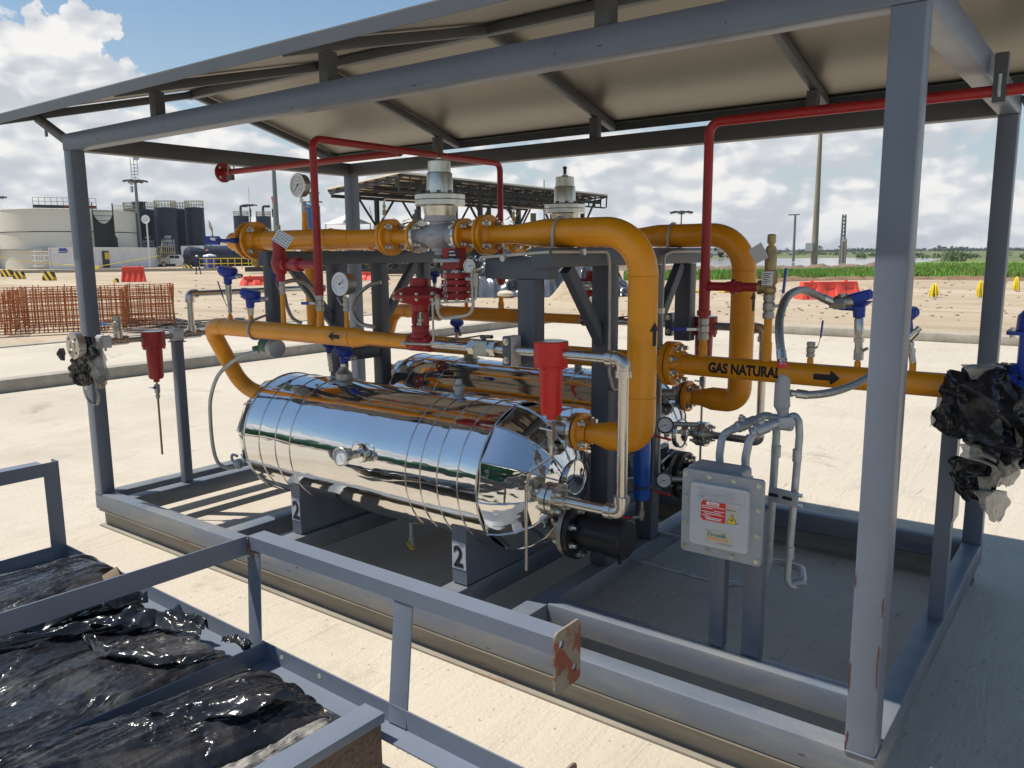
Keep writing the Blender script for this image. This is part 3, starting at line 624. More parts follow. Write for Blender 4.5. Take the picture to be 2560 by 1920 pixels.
def pilot(x, y, z, front):
    """stacked red pressure pilot with dial, tee and tubing; z = middle of the disc stack"""
    t = thing('pressure_pilot', 'stack of red discs with white chalk numbers forming the front pressure pilot' if front else 'stack of dark red discs forming the rear pressure pilot', 'controller', (x, y, z))
    k = .0005
    m = MB(); m.box((x-.047, y-.032, z+.045), (x+.028, y+.032, z+.135)); m.box((x+.012, y-.034, z+.052), (x+.046, y+.034, z+.088)); m.build('housing', m_red, t)
    m = MB(); m.beam((x-.012, y-.0335, z+.105), (x+.038, y-.0335, z+.105), .046, .003, up=(0,-1,0), r=.001); pm = m.build('name_plate', m_black, t)
    q = MB(); 
    for i, w in enumerate((.030, .036, .024)): q.box((x-.006, y-.0362, z+.117-i*.014), (x-.006+w, y-.0354, z+.1215-i*.014))
    q.build('plate_print', m_zinc, pm)
    for i, (a, b, r) in enumerate(((.010, .032, .064), (-.016, .004, .062), (-.044, -.022, .064), (-.072, -.050, .060))):
        m = MB(); m.lathe((x, y, z), (0,0,1), [(a, r*.97), (a+.002, r), (b-.002, r), (b, r*.97)], 40); d = m.build('pilot_disc', m_red, t)
        m = MB(); m.cyl((x, y, z+a-.008), (x, y, z+a+.001), .045, n=24); m.build('pilot_core', m_red, t)
        if front:
            q = MB(); lettering(q, '1234'[i], (x-.004, y-r-.0008, z+a+.003), (1,0,0), (0,0,1), .022, lift=.0008); q.box((x-.014, y-r-.0006, z+a+.002), (x-.010, y-r+.004, z+b-.002)); q.build('chalk_mark', m_white, d)
    m = MB()
    for i in range(6):
        an = 2*math.pi*(i+.2)/6; o = (x+.05*math.cos(an), y+.05*math.sin(an)); m.cyl((*o, z-.084), (*o, z+.040), .005, n=8); m.hexn((*o, z+.032), (*o, z+.041), .009); m.hexn((*o, z-.084), (*o, z-.074), .009)
    m.build('tie_bolt_set', m_zinc, t)
    m = MB(); m.tube([(x-.09, y-.03, z+.085), (x-.02, y-.055, z+.082), (x+.055, y-.045, z+.083)], .009, bend=.03, n=10); m.build('bent_tube', m_galv, t)
    # small filter-regulator barrel in front
    m = MB(); m.lathe((x-.105, y-.10, z-.062), (1, -.05, .0), [(0, .017), (.004, .020), (.045, .020), (.048, .016), (.05, .016), (.052, .022), (.072, .022), (.076, .012), (.095, .010)], 20); m.build('filter_barrel', m_zinc, t)
    return t
def filt(x, y, z, name_label, m=m_redb, rod='bent', grp=None):
    t = thing('gas_filter', name_label, 'filter', (x, y, z), grp)
    k = MB(); k.lathe((x, y, z), (0,0,1), [(-.046, .047), (-.044, .062), (-.040, .066), (.044, .066), (.047, .064), (.0475, .001)], 36); hd = k.build('filter_head', m, t)
    k = MB(); k.cyl((x, y, z+.0476), (x, y, z+.0486), .058, n=32); k.build('top_label', m_zinc, hd)
    for i in range(8):
        an = 2*math.pi*i/8; q = MB(); q.hexn((x+.058*math.cos(an), y+.058*math.sin(an), z-.056), (x+.058*math.cos(an), y+.058*math.sin(an), z-.044), .007); q.build('cap_screw', m, hd)
    k = MB(); k.lathe((x, y, z), (0,0,-1), [(.046, .046), (.052, .0455), (.22, .0425), (.232, .036), (.236, .018), (.252, .017), (.253, .001)], 36); k.build('filter_bowl', m, t)
    k = MB(); k.cyl((x, y, z-.252), (x, y, z-.268), .006, n=10); k.beam((x, y, z-.266), (x, y, z-.318), .026, .024, up=(0,1,0), r=.003); k.hexn((x, y, z-.318), (x, y, z-.352), .012); k.cyl((x, y, z-.33), (x, y, z-.338), .014, n=12)
    k.build('needle_valve', m_steeld, t)
    k = MB(); k.cyl((x, y-.012, z-.285), (x, y-.03, z-.285), .006, n=10); k.cyl((x-.03, y-.032, z-.283), (x+.028, y-.032, z-.287), .004, n=10); k.build('t_handle', m_steel, t)
    k = MB(); k.cyl((x, y-.012, z-.285), (x, y-.022, z-.285), .0085, n=12); k.build('handle_collar', m_blue, t)
    return t
def train(y0, sg):
    front = sg > 0; yb = y0-.2*sg; w = 'front' if front else 'rear'
    vessel(y0, sg, w)
    # ---------------- upper line
    za = 1.45
    t = thing('yellow_pipe_line', f'large yellow gas pipe of the {w} train, level run bending down into a tall riser', 'pipe', (2.2, y0, za))
    pipe(t, [(.78+.06, y0, za), (.93, y0, za)], .048, 0, n=28, name='pipe_end') if front else None
    flange(t, (.975, y0, za), (1,0,0), .100, .020, m_yel, nb=4, br=.0145, hub=.052, gap=.034, rb=.76)
    k = MB(); k.lathe((1.03, y0, za), (1,0,0), [(-.012, .049), (.58, .049), (.60, .048), (.69, .041), (.73, .040), (.965, .040)], 32); k.build('pipe_run', m_yel, t)
    for x, r in ((1.61, .0495), (1.76, .0405), (1.09, .0495)): weld(t, (x, y0, za), (1,0,0), r)
    flange(t, (2.018, y0, za), (1,0,0), .083, .016, m_yel, nb=4, br=.0125, hub=.041, gap=.006)
    k = MB(); k.lathe((2.04, y0, za), (1,0,0), [(0, .04), (.03, .033), (.13, .033)], 28); k.build('spool', m_yel, t)
    flange(t, (2.198, y0, za), (1,0,0), .072, .016, m_steel, nb=4, br=.0115, gap=.006, m2=m_yel, rb=.72)
    k = MB(); k.lathe((2.15, y0, za), (1,0,0), [(0, .034), (.029, .042)], 28); k.build('hub', m_yel, t)
    flange(t, (2.464, y0, za), (1,0,0), .072, .016, m_yel, nb=4, br=.0115, gap=.006, m2=m_steel, rb=.72)
    k = MB(); k.lathe((2.482, y0, za), (1,0,0), [(0, .042), (.03, .033), (.092, .033)], 28); k.build('spool', m_yel, t)
    flange(t, (2.59, y0, za), (1,0,0), .083, .016, m_yel, nb=4, br=.0125, hub=.041, gap=.006)
    k = MB(); k.lathe((2.61, y0, za), (1,0,0), [(0, .041), (.035, .038), (.13, .038), (.15, .040), (.26, .054), (.285, .056)], 32); k.build('reducer', m_yel, t)
    pipe(t, [(2.885, y0, za), (3.328, y0, za), (3.328, y0, .665), (3.19, y0, .665)], .056, .165, n=32, seg=16)
    weld(t, (3.328, y0, 1.284), (0,0,1), .0565); weld(t, (3.328, y0, .832), (0,0,1), .0565)
    k = MB(); k.lathe((3.205, y0, .665), (-1,0,0), [(-.01, .056), (.015, .055), (.075, .041), (.10, .040)], 32); k.build('reducer', m_yel, t)
    k = MB(); k.cyl((3.00, y0, .665), (2.90, y0, .66), .030, n=24); k.build('vessel_nozzle', m_steeld, t)
    flange(t, (3.055, y0, .665), (1,0,0), .077, .018, m_yel, nb=4, br=.0125, gap=.007, hub=.041, m2=m_steel, rb=.76)
    ubolt(t, (2.965, y0, za), (1,0,0), .056, .0055, drop=.062)
    arrow(t, (3.384, y0-.01, 1.03 if front else 1.10), (0,0,1), (0,1,0), .088, wrap=((3.328, y0, 0), (0,0,1), .056))
    # valve between the left flanges
    vt = thing('butterfly_valve', f'blue butterfly valve with thick lever clamped between the left flanges of the {w} line', 'valve', (.975, y0, za))
    k = MB(); k.lathe((.975, y0, za), (1,0,0), [(-.015, .07), (-.014, .083), (.014, .083), (.015, .07)], 40); k.build('valve_body', m_blue, vt)
    k = MB(); k.cyl((.975, y0, za), (.975, y0-.135, za), .014, n=14); k.build('stem', m_blue, vt)
    k = MB(); k.beam((.975, y0-.12, za), (.93, y0-.20, za), .04, .018, up=(0,0,1)); k.beam((.945, y0-.185, za), (.865, y0-.215, za+.002), .012, .045, up=(0,0,1)); k.build('lever', m_blue, vt)
    k = MB(); k.ring((.905, y0-.165, za), (0,.3,1), .038, .010, n=24); k.build('notch_plate', m_zinc, vt)
    regulator(2.331, y0, za, front)
    # sensing tube bridging flange to regulator
    st_ = thing('sensing_tube', f'thin stainless sensing tube looping from yellow flange to the {w} regulator', 'tube', (2.0, y0, 1.6))
    MB().tube([(2.005, y0-.02, za+.085), (2.005, y0-.02, za+.175), (2.235, y0-.03, za+.155)], .0045, bend=.02, n=8).build('tube', m_steel, st_)
    k = MB(); k.hexn((2.005, y0-.02, za+.10), (2.005, y0-.02, za+.125), .009); k.hexn((2.005, y0-.02, za+.13), (2.005, y0-.02, za+.148), .0075); k.build('fitting', m_brass, st_)
    # ---------------- lower yellow line B
    zb = 1.0
    t = thing('yellow_feed_line', f'yellow pipe of the {w} train elbowing down into the left end of its vessel', 'pipe', (1.5, yb, zb))
    pipe(t, [(.99, yb+.0, zb), (.82, yb, zb), (.845, y0-.03*sg, .64), (1.10, y0, .60)], .044, .13, n=32, seg=14)
    k = MB(); k.lathe((.985, yb, zb), (1,0,0), [(0, .044), (.98, .044), (1.01, .043), (1.045, .036), (1.075, .0285), (1.10, .0275), (1.36, .0275)], 32); k.build('pipe_run', m_yel, t)
    weld(t, (.96, yb, zb), (1,0,0), .0445); weld(t, (1.965, yb, zb), (1,0,0), .0445)
    k = MB(); k.lathe((1.06, y0, .60), (1,0,0), [(-.02, .05), (.02, .052), (.06, .05)], 28); k.build('end_collar', m_yel, t)
    if front: arrow(t, (1.92, yb-.044, zb+.003), (-1,0,0), (0,0,1), .075, wrap=((0, yb, zb), (1,0,0), .044))
    ubolt(t, (1.235, yb, zb), (1,0,0), .044, .006, drop=.09, down=(0, sg, .25), m=m_galv)
    for x, h0, h1, r0, r1, s_ in ((1.02, .03, .075, .0125, .0085, .7), (1.20, .03, .075, .0125, .0085, .99), (1.465, .03, .185, .0125, .0115, .32), (1.74, .03, .115, .0185, .0145, .55), (1.925, .03, .12, .0125, .0105, .5)):
        nipple((x, yb, zb+.038), (x, yb, zb+h1), r0, r1, s_).build('branch_stub', m_yel, t)
    control_valve(2.385, yb, zb, front)
    # ---------------- stainless line with ball valve, clamp, filter
    t = thing('stainless_line', f'stainless pipe running from the {w} control valve through two elbows to the vessel end', 'pipe', (2.9, yb, zb))
    MB().tube([(2.44, yb, zb), (2.665, yb, zb)], .0195, n=20).build('pipe_run', m_steel, t)
    MB().tube([(2.79, yb, zb), (3.00, yb, zb)], .0185, n=20).build('pipe_run', m_steel, t)
    MB().tube([(3.10, yb, zb), (3.33, yb, zb)], .0195, n=20).build('pipe_run', m_steel, t)
    MB().tube([(3.362, yb, zb-.045), (3.362, yb, .482)], .0195, n=20).build('pipe_run', m_steel, t)
    MB().tube([(3.33, yb, .435), (3.10, yb, .435)], .0195, n=20).build('pipe_run', m_steel, t)
    MB().tube([(3.02, yb, .435), (2.90, yb+.03*sg, .435)], .0195, n=20).build('pipe_run', m_steel, t)
    for P in (((3.300, yb, zb), (3.362, yb, zb), (3.362, yb, zb-.062)), ((3.362, yb, .497), (3.362, yb, .435), (3.300, yb, .435))):
        k = MB(); k.tube(P, .0255, bend=.03, n=22, seg=10)
        for a, b in ((P[0], P[1]), (P[2], P[1])): a = Vector(a); b = Vector(b); e = (b-a).normalized(); k.cyl(a-e*.002, a+e*.022, .0295, n=24)
        k.build('elbow_fitting', m_steel, t)
    flange(t, (3.062, yb, .435), (1,0,0), .064, .025, m_steel, nb=4, br=.0105, gap=.004, hub=.024, rb=.74)
    # vessel nozzle reinforcing ring
    k = MB(); k.ring((2.93, yb+.02*sg, .437), (1, -.5*sg, 0), .060, .004, n=32); k.build('pad_ring', m_seam, t)
    vt = thing('hydraulic_ball_valve', 'square-bodied steel ball valve with flat lever between control valve and clamp' if front else 'square-bodied steel ball valve on the far stainless line', 'valve', (2.73, yb, zb))
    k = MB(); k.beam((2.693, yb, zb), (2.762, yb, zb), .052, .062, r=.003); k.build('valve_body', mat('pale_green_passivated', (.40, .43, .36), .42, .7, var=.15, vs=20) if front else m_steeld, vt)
    MB().hexn((2.66, yb, zb), (2.693, yb, zb), .031).build('union_nut', m_steel, vt); MB().hexn((2.762, yb, zb), (2.795, yb, zb), .031).build('union_nut', m_steel, vt)
    k = MB(); k.cyl((2.728, yb, zb+.03), (2.728, yb, zb+.05), .010, n=12); k.beam((2.715, yb, zb+.045), (2.77, yb, zb+.047), .018, .014); k.beam((2.72, yb, zb+.05), (2.60, yb-.035, zb+.028), .012, .006); k.cyl((2.605, yb-.034, zb+.028), (2.578, yb-.042, zb+.022), .007, n=10); k.build('lever', m_dark_steel, vt)
    ct = thing('pipe_clamp', f'split plastic pipe clamp with bolted cover plate holding the {w} stainless line', 'clamp', (2.86, yb, zb))
    k = MB(); k.beam((2.868, yb-.030, zb-.002), (2.868, yb+.034, zb-.002), .038, .118, r=.006); k.build('clamp_block', mat('clamp_plastic', (.55, .54, .50), .6, var=.06), ct)
    k = MB(); k.plate((2.868, yb-.0305, zb), (1,0,0), (0,0,1), .005, rrect(.036, .116, .008)); k.build('cover_plate', m_supp_shade, ct)
    for dz in (-.036, .036):
        k = MB(); k.cyl((2.868, yb-.0357, zb+dz), (2.868, yb-.039, zb+dz), .0135, n=20); k.hexn((2.868, yb-.039, zb+dz), (2.868, yb-.047, zb+dz), .008); k.build('bolt', m_zinc, ct)
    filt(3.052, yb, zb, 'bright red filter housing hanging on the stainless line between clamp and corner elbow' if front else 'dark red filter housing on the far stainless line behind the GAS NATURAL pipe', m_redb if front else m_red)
    if front:
        dt = thing('drain_tube', 'thin stainless tube cranked below the bright red filter and running straight down', 'tube', (3.05, yb, .64))
        MB().tube([(3.052, yb, zb-.35), (3.052, yb, zb-.40), (2.975, yb-.025, zb-.46), (2.955, yb-.03, zb-.54), (2.955, yb-.03, .13)], .006, bend=.03, n=10).build('tube', m_steel, dt)
    else:
        dt = thing('drain_tube', 'thin straight tube hanging under the far filter behind the black pipe', 'tube', (3.05, yb, .64))
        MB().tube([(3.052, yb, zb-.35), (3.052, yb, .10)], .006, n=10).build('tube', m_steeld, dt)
    pilot(2.52, y0-.12*sg, 1.262, front)
for y0, sg in ((.50, 1), (1.49, -1)): train(y0, sg)
# ---- manifold on the left and the natural gas header
t = thing('yellow_header_pipe', 'long yellow header pipe stencilled GAS NATURAL with black arrow, leaving to the right', 'pipe', (2.5, 1.07, .885))
YH, ZH = 1.07, .885
pipe(t, [(.84, .50, 1.45), (.79, .50, 1.45), (.79, 1.49, 1.45), (.84, 1.49, 1.45)], .048, .07, name='manifold')
pipe(t, [(.79, YH-.03, 1.42), (.79, YH-.03, ZH+.0), (.95, YH, ZH)], .045, .10)
pipe(t, [(.93, YH, ZH), (3.15, YH, ZH)], .045, 0); pipe(t, [(3.21, YH, ZH), (4.40, YH, ZH)], .045, 0, name='outlet_run')
flange(t, (3.178, YH, ZH), (1,0,0), .098, .022, m_yel, nb=8, br=.0125, hub=.048, gap=.007, bm=m_zinc, rb=.77)
flange(t, (4.425, YH, ZH), (1,0,0), .098, .022, m_yel, nb=8, br=.0125, hub=.048, gap=.006, second=False, rb=.77)
wrap_text(t, 'GAS NATURAL', (3.366, YH-.045, ZH-.0185), (1,0,0), (0,0,1), .058, (0, YH, ZH), (1,0,0), .045, bold=.0028, sx=.80)
arrow(t, (3.805, YH-.045, ZH+.0), (1,0,0), (0,0,1), .10, wrap=((0, YH, ZH), (1,0,0), .045))
for x, h1, r0, r1, s_ in ((3.32, .125, .0195, .0165, .58), (3.60, .235, .0195, .0165, .42), (3.776, .085, .012, .009, .6), (3.955, .075, .012, .009, .75), (4.149, .09, .012, .009, .75)):
    nipple((x, YH, ZH+.038), (x, YH, ZH+h1), r0, r1, s_).build('branch_stub', m_yel, t)
vt = thing('gate_valve', 'big blue flanged valve at the right frame edge next to the plastic wrapping', 'valve', (4.47, YH, ZH))
k = MB(); k.lathe((4.455, YH, ZH), (1,0,0), [(0, .09), (.001, .098), (.03, .098), (.032, .07), (.10, .07), (.102, .098), (.13, .098)], 36); k.build('valve_body', m_blue, vt)
k = MB(); k.beam((4.515, YH, ZH+.05), (4.515, YH, ZH+.205), .075, .09, up=(0,1,0), r=.015); k.build('bonnet', m_blue, vt)
k = MB(); k.plate((4.515, YH, ZH+.20), (1,0,0), (0,1,0), .012, rrect(.15, .13, .02)); k.lathe((4.515, YH, ZH+.212), (0,0,1), [(0, .052), (.05, .05), (.075, .03), (.12, .022)], 24); k.build('top_works', m_blue, vt)
for dx in (-.055, .055):
    k = MB(); k.hexn((4.515+dx, YH-.05, ZH+.19), (4.515+dx, YH-.05, ZH+.225), .009); k.build('bolt', m_zinc, vt)
k = MB(); k.lathe((4.59, YH, ZH-.0), (1,0,0), [(0, .10), (.03, .10)], 32); k.build('blind_flange', m_black, vt)
# ================================================================== red vent pipes
def union(par, p, axis, r, m):
    p = Vector(p); a = Vector(axis).normalized(); k = MB(); k.lathe(p, a, [(-r*1.9, r*1.2), (-r*.7, r*1.25), (-r*.69, r*1.75), (r*.5, r*1.75), (r*.51, r*1.3), (r*1.8, r*1.2)], 8); return k.build('union', m, par)
vr = .0175
t = thing('red_vent_pipe', 'red vent pipe rising from the front line and crossing back under the canopy', 'vent pipe', (1.745, .30, 1.9))
MB().tube([(1.742, .30, 1.19), (1.742, .30, 1.895), (1.742, 1.69, 1.895), (1.742, 1.69, 1.19)], vr, bend=.045, n=22).build('pipe_run', m_red, t)
k = MB(); k.tube([(1.742, .30, 1.19), (1.742, .30, 1.40)], .0205, n=22); k.build('lower_sleeve', m_red, t)
union(t, (1.742, .30, 1.215), (0,0,1), .0165, m_red); union(t, (1.742, 1.69, 1.215), (0,0,1), .0165, m_red)
t = thing('red_outlet_pipe', 'short horizontal red pipe ending in a drilled round flange beneath the left canopy', 'vent pipe', (.9, .88, 1.885))
MB().tube([(.20, .88, 1.885), (1.725, .88, 1.885)], vr, n=22).build('pipe_run', m_red, t)
k = MB(); F_ = Vector((.185, .88, 1.885)); pts = []
k.lathe(F_, (-1,0,0), [(-.02, .024), (0, .026), (.001, .060), (.012, .060), (.013, .058)], 36); fo = k.build('end_flange', m_red, t)
for i in range(4):
    an = math.pi/4+i*math.pi/2; c = F_+Vector((-.0135, .042*math.cos(an), .042*math.sin(an)))
    k = MB(); k.cyl(c+Vector((.001,0,0)), c-Vector((.0006,0,0)), .0085, n=14); k.build('bolt_hole', bpy.data.materials.get('hole_daylight') or mat('hole_daylight', (.62, .66, .70), .9), fo)
for i in range(4):
    an = math.pi/4+i*math.pi/2
    k = MB(); k.cyl(F_+Vector((.0035, .042*math.cos(an), .042*math.sin(an))), F_+Vector((-.0005, .042*math.cos(an), .042*math.sin(an))), .0085, n=14); k.build('bolt_hole', bpy.data.materials['hole_daylight'], fo)
ubolt(t, (.26, .88, 1.885), (1,0,0), vr, .004, drop=.04, down=(0,0,1))
k = MB(); k.box((.265, .84, 1.86), (.32, .86, 1.83)); k.build('hanger', m_top_shade, t)
t = thing('red_relief_pipe', 'red vent pipe rising from the GAS NATURAL header and running right past the corner post', 'vent pipe', (3.32, YH, 1.5))
MB().tube([(3.32, YH, 1.10), (3.32, YH, 1.90), (6.2, YH, 1.90)], .0195, bend=.05, n=22).build('pipe_run', m_red, t)
k = MB(); k.tube([(3.32, YH, 1.12), (3.32, YH, 1.30)], .0235, n=20); k.tube([(3.32, YH, 1.227), (3.345, YH, 1.227)], .0225, n=20); k.build('tee', m_red, t)
MB().tube([(3.32, YH, 1.227), (3.555, YH, 1.227)], .0185, n=20).build('branch_pipe', m_red, t)
union(t, (3.32, YH, 1.115), (0,0,1), .018, m_red); union(t, (3.452, YH, 1.227), (1,0,0), .018, m_red)
k = MB(); k.box((4.335, YH-.02, 1.86), (4.375, YH+.02, 2.02)); k.build('hanger', m_top_shade, t)
ubolt(t, (4.355, YH, 1.90), (1,0,0), .0195, .006, drop=.05, down=(0,0,1))
# ================================================================== small valves, gauges, instruments
ball_valve('ball_valve', 'stainless ball valve with blue plate handle facing the camera beneath the left red riser', (1.742, .30, 1.150), (0,0,1), .019, .075, (-1, -.1, -.02), hlen=.07, hside=(0,-1,0))
ball_valve('ball_valve', 'stainless ball valve with upright blue lever under the red relief valve on the front line', (1.467, .30, 1.215), (0,0,1), .015, .062, (-.35, 0, 1), hlen=.11, hside=(-1,0,-.3))
ball_valve('ball_valve', 'stainless ball valve with blue lever in front of the lower pressure gauge', (1.925, .30, 1.148), (0,0,1), .015, .062, (-.28, -.1, 1), hlen=.10, hside=(-1,-.5,0))
ball_valve('ball_valve', 'stainless ball valve with drooping blue lever between front line and leftmost blue instrument', (1.022, .30, 1.112), (0,0,1), .011, .07, (-.45, 0, 1), hlen=.14, hside=(-1,-.3,0))
ball_valve('ball_valve', 'stainless ball valve with blue lever pointing left at the foot of the right red riser', (3.32, YH, 1.045), (0,0,1), .023, .095, (-1, -.2, 0), hlen=.10, hside=(-.4,-1,0))
ball_valve('ball_valve', 'stainless ball valve under the brass relief valve with long dark blue lever beside it', (3.60, YH, 1.150), (0,0,1), .024, .10, (.05, 0, 1), hlen=.15, hside=(1,0,.1))
ball_valve('ball_valve', 'small stainless ball valve with upright blue lever on the GAS NATURAL pipe', (3.776, YH, .985), (0,0,1), .017, .062, (.05, 0, 1), hlen=.10, hside=(1,0,.5))
ball_valve('ball_valve', 'stainless ball valve on the upper yellow line carrying the highest pressure gauge', (1.415, .50, 1.612), (0,0,1), .0135, .055, (0, 1, 0), hlen=.05, hside=(1,0,0))
nipple((1.415, .50, 1.49), (1.415, .50, 1.585), .0165, .0135, .5).build('branch_stub', m_yel, bpy.data.objects['yellow_pipe_line'])
gdir = (.52, -.80, .05)
gauge('pressure_gauge', 'largest-looking steel pressure gauge standing above the front upper yellow line', (1.420, .46, 1.715), (0, -1, .02), .058, .040, stem_to=1.63, ang=228)
gauge('pressure_gauge', 'steel pressure gauge with white rim beside the left red riser, lever crossing its dial', (1.918, .272, 1.242), (.02, -1, .03), .052, .060, stem_to=1.17, rim=m_white, ang=35)
gauge('pressure_gauge', 'small white gauge in black case mounted beside the chalk-marked red discs', (2.66, .30, 1.325), (.15, -.98, .08), .027, .03, rim=m_zinc, case=m_black, ang=10)
# brass tee and tubing beside the pilot
tt = thing('tubing_set', 'brass tee and bent ivory tubing hanging beside the front red disc stack', 'tubing', (2.66, .32, 1.2))
def z3(a, b, y): return at(900+a*.3014, 380+b*.3014, y=y)
k = MB(); k.cyl(z3(955, 960, .30), z3(955, 1000, .30), .008, n=12); k.build('brass_nipple', m_brass, tt)
k = MB(); k.cyl(z3(965, 1005, .30), z3(965, 1115, .30), .013, n=14); k.cyl(z3(885, 1050, .30), z3(965, 1060, .30), .010, n=14); k.hexn(z3(965, 1120, .30), z3(965, 1160, .30), .010); k.hexn(z3(935, 1130, .29), z3(932, 1200, .29), .007); k.build('tee', m_steeld, tt)
MB().tube([z3(965, 1150, .30), z3(960, 1240, .29), z3(640, 1250, .25)], .0045, bend=.03, n=8).build('tube', m_white_tube, tt)
MB().tube([z3(930, 980, .30), z3(940, 1345, .29), z3(690, 1385, .25), z3(645, 1340, .25), z3(645, 1250, .25)], .0065, bend=.04, n=8).build('tube', m_white_tube, tt)
k = MB(); k.hexn(z3(645, 1215, .25), z3(645, 1300, .25), .011); k.hexn(z3(645, 1240, .25), z3(600, 1260, .25), .008); k.build('fitting', m_white_tube, tt)
# relief valves
rv = thing('relief_valve', 'red angle relief valve with hanging paper tag, left of the red riser', 'relief valve', (1.455, .30, 1.25))
k = MB(); k.lathe((1.458, .30, 1.245), (0,0,1), [(0, .022), (.035, .023), (.04, .029), (.062, .037), (.09, .042), (.115, .036), (.135, .030), (.20, .0315), (.205, .026), (.215, .020)], 20); k.build('valve_body', m_red, rv)
k = MB(); k.cyl((1.458, .30, 1.458), (1.458, .30, 1.515), .0125, n=16); k.build('screw_cap', mat('dull_brass', (.42, .38, .28), .45, .6), rv)
k = MB(); k.lathe((1.458, .30, 1.328), (1,0,0), [(0, .030), (.04, .028), (.041, .034), (.058, .034), (.06, .022), (.09, .020)], 20); k.lathe((1.60, .30, 1.328), (1,0,0), [(-.055, .018), (-.045, .030), (-.01, .034), (0, .036), (.012, .034), (.02, .022), (.13, .0185)], 8); k.build('outlet', m_red, rv)
k = MB(); a_ = (Vector(BR)*.84-Vector(BU)*.54-Vector(BF)*.1).normalized(); b_ = Vector(BR)*.54+Vector(BU)*.84; b_ = (b_-a_*b_.dot(a_)).normalized()
k.plate((1.485, .265, 1.475), a_, b_, .0012, [(0, -.036), (.088, -.036), (.088, .030), (0, .026)]); tg = k.build('paper_tag', m_white, rv)
k = MB(); nn = a_.cross(b_).normalized()
for i in range(5):
    for j in range(5):
        o = Vector((1.485, .265, 1.475))+a_*(.008+.016*i)+b_*(-.030+.0125*j)+nn*(.0014 if nn.y < 0 else -.0004); k.beam(o, o+a_*.011, .003, .0006, up=nn, r=.0001)
k.build('tag_print', m_ink, tg)
rv = thing('relief_valve', 'tall brass relief valve with printed label and paper tag on the right', 'relief valve', (3.60, YH, 1.2))
k = MB(); k.lathe((3.60, YH, 1.195), (0,0,1), [(0, .021), (.012, .025), (.014, .027), (.03, .027), (.034, .0235), (.045, .0235), (.05, .031), (.085, .033), (.10, .031), (.102, .023), (.175, .0245), (.18, .022), (.19, .0215), (.192, .012), (.202, .012)], 24)
k.lathe((3.60, YH, 1.227+.0), (-1,0,0), [(0, .026), (.03, .025), (.031, .029), (.045, .029), (.047, .02)], 20); k.build('valve_body', m_brass, rv)
k = MB(); k.lathe((3.60, YH, 1.385), (0,0,1), [(0, .019), (.006, .019), (.008, .012), (.018, .012), (.02, .017), (.05, .017), (.055, .013), (.056, .001)], 18); k.build('screw_cap', m_brass, rv)
k = MB()
for i in range(6): k.box((3.583, YH-.0345, 1.282-i*.0075), (3.583+(.034, .024, .03, .02, .032, .018)[i], YH-.0338, 1.2845-i*.0075))
kk = MB(); kk.beam((3.60, YH-.0315, 1.237), (3.60, YH-.0315, 1.292), .045, .004, up=(0,-1,0), r=.001); lb = kk.build('printed_label', m_white, rv); k.build('label_print', m_ink, lb)
k = MB(); a_ = (Vector(BR)*-.82-Vector(BU)*.42-Vector(BF)*.2).normalized(); b_ = Vector(BR)*-.42+Vector(BU)*.82; b_ = (b_-a_*b_.dot(a_)).normalized()
k.plate((3.585, YH-.04, 1.385), a_, b_, .0012, [(0, -.042), (.062, -.042), (.066, .022), (0, .026)]); tg = k.build('paper_tag', mat('tag_card', (.52, .51, .48), .7), rv)
# transmitters
transmitter('pressure_transmitter', 'leftmost blue-headed transmitter on the front yellow line', (1.022, .30, 1.145), (1.020, .30, 1.225), (1, .2, .1), .047)
transmitter('temperature_transmitter', 'lower blue-headed transmitter second from the left on the front yellow line', (1.20, .30, 1.07), (1.20, .30, 1.11), (1, .4, .1), .048)
_, ptail = transmitter('pressure_transmitter', 'blue-headed transmitter with braided hose on the GAS NATURAL header, left of the corner post', (3.957, YH, .985), (3.950, YH, 1.120), (-1, -.2, .05), .051)
k = MB(); k.beam((3.957, YH, .957), (3.957, YH, 1.0), .032, .028, up=(0,1,0), r=.003); k.cyl((3.957, YH, .985), (3.99, YH-.01, 1.005), .006, n=10); k.build('bleed_valve', m_steeld, bpy.data.objects['pressure_transmitter.001'])
transmitter('temperature_transmitter', 'blue-headed transmitter half hidden behind the right corner post', (4.149, YH, .96), (4.125, YH, 1.08), (.3, -.6, -.8), .042)
transmitter('level_transmitter', 'blue funnel-shaped instrument head on the front vessel top nozzle', (1.66, .50, .80), (1.66, .50, .835), (1, 0, 0), .044)
transmitter('level_transmitter', 'small blue instrument head left of the funnel-shaped one behind the front vessel', (1.42, .62, .76), (1.41, .62, .86), (.3, .9, 0), .034)
transmitter('level_transmitter', 'blue instrument head with loose hose behind the front control valve', (1.72, 1.30, .86), (1.72, 1.30, .93), (.8, -.5, -.6), .036)
transmitter('pressure_transmitter', 'small blue instrument head on the rear line seen through the left support', (1.20, 1.69, 1.09), (1.20, 1.69, 1.19), (-1, 0, 0), .036)
# green flow meter box under the left elbow
t = thing('junction_instrument', 'green instrument body with grey round lid under the front line', 'instrument', (1.25, .42, .90))
k = MB(); k.lathe((1.20, .40, .905), (1,-.15,-.1), [(-.05, .03), (-.045, .042), (.03, .045), (.04, .03)], 24); k.build('body', m_green, t)
k = MB(); k.lathe((1.245, .39, .90), (1,-.15,-.1), [(0, .047), (.03, .05), (.045, .048), (.05, .03), (.051, .001)], 28); k.build('lid', m_galv, t)
k = MB(); k.cyl((1.16, .41, .90), (1.09, .38, .885), .012, n=12); k.build('gland', m_green, t)
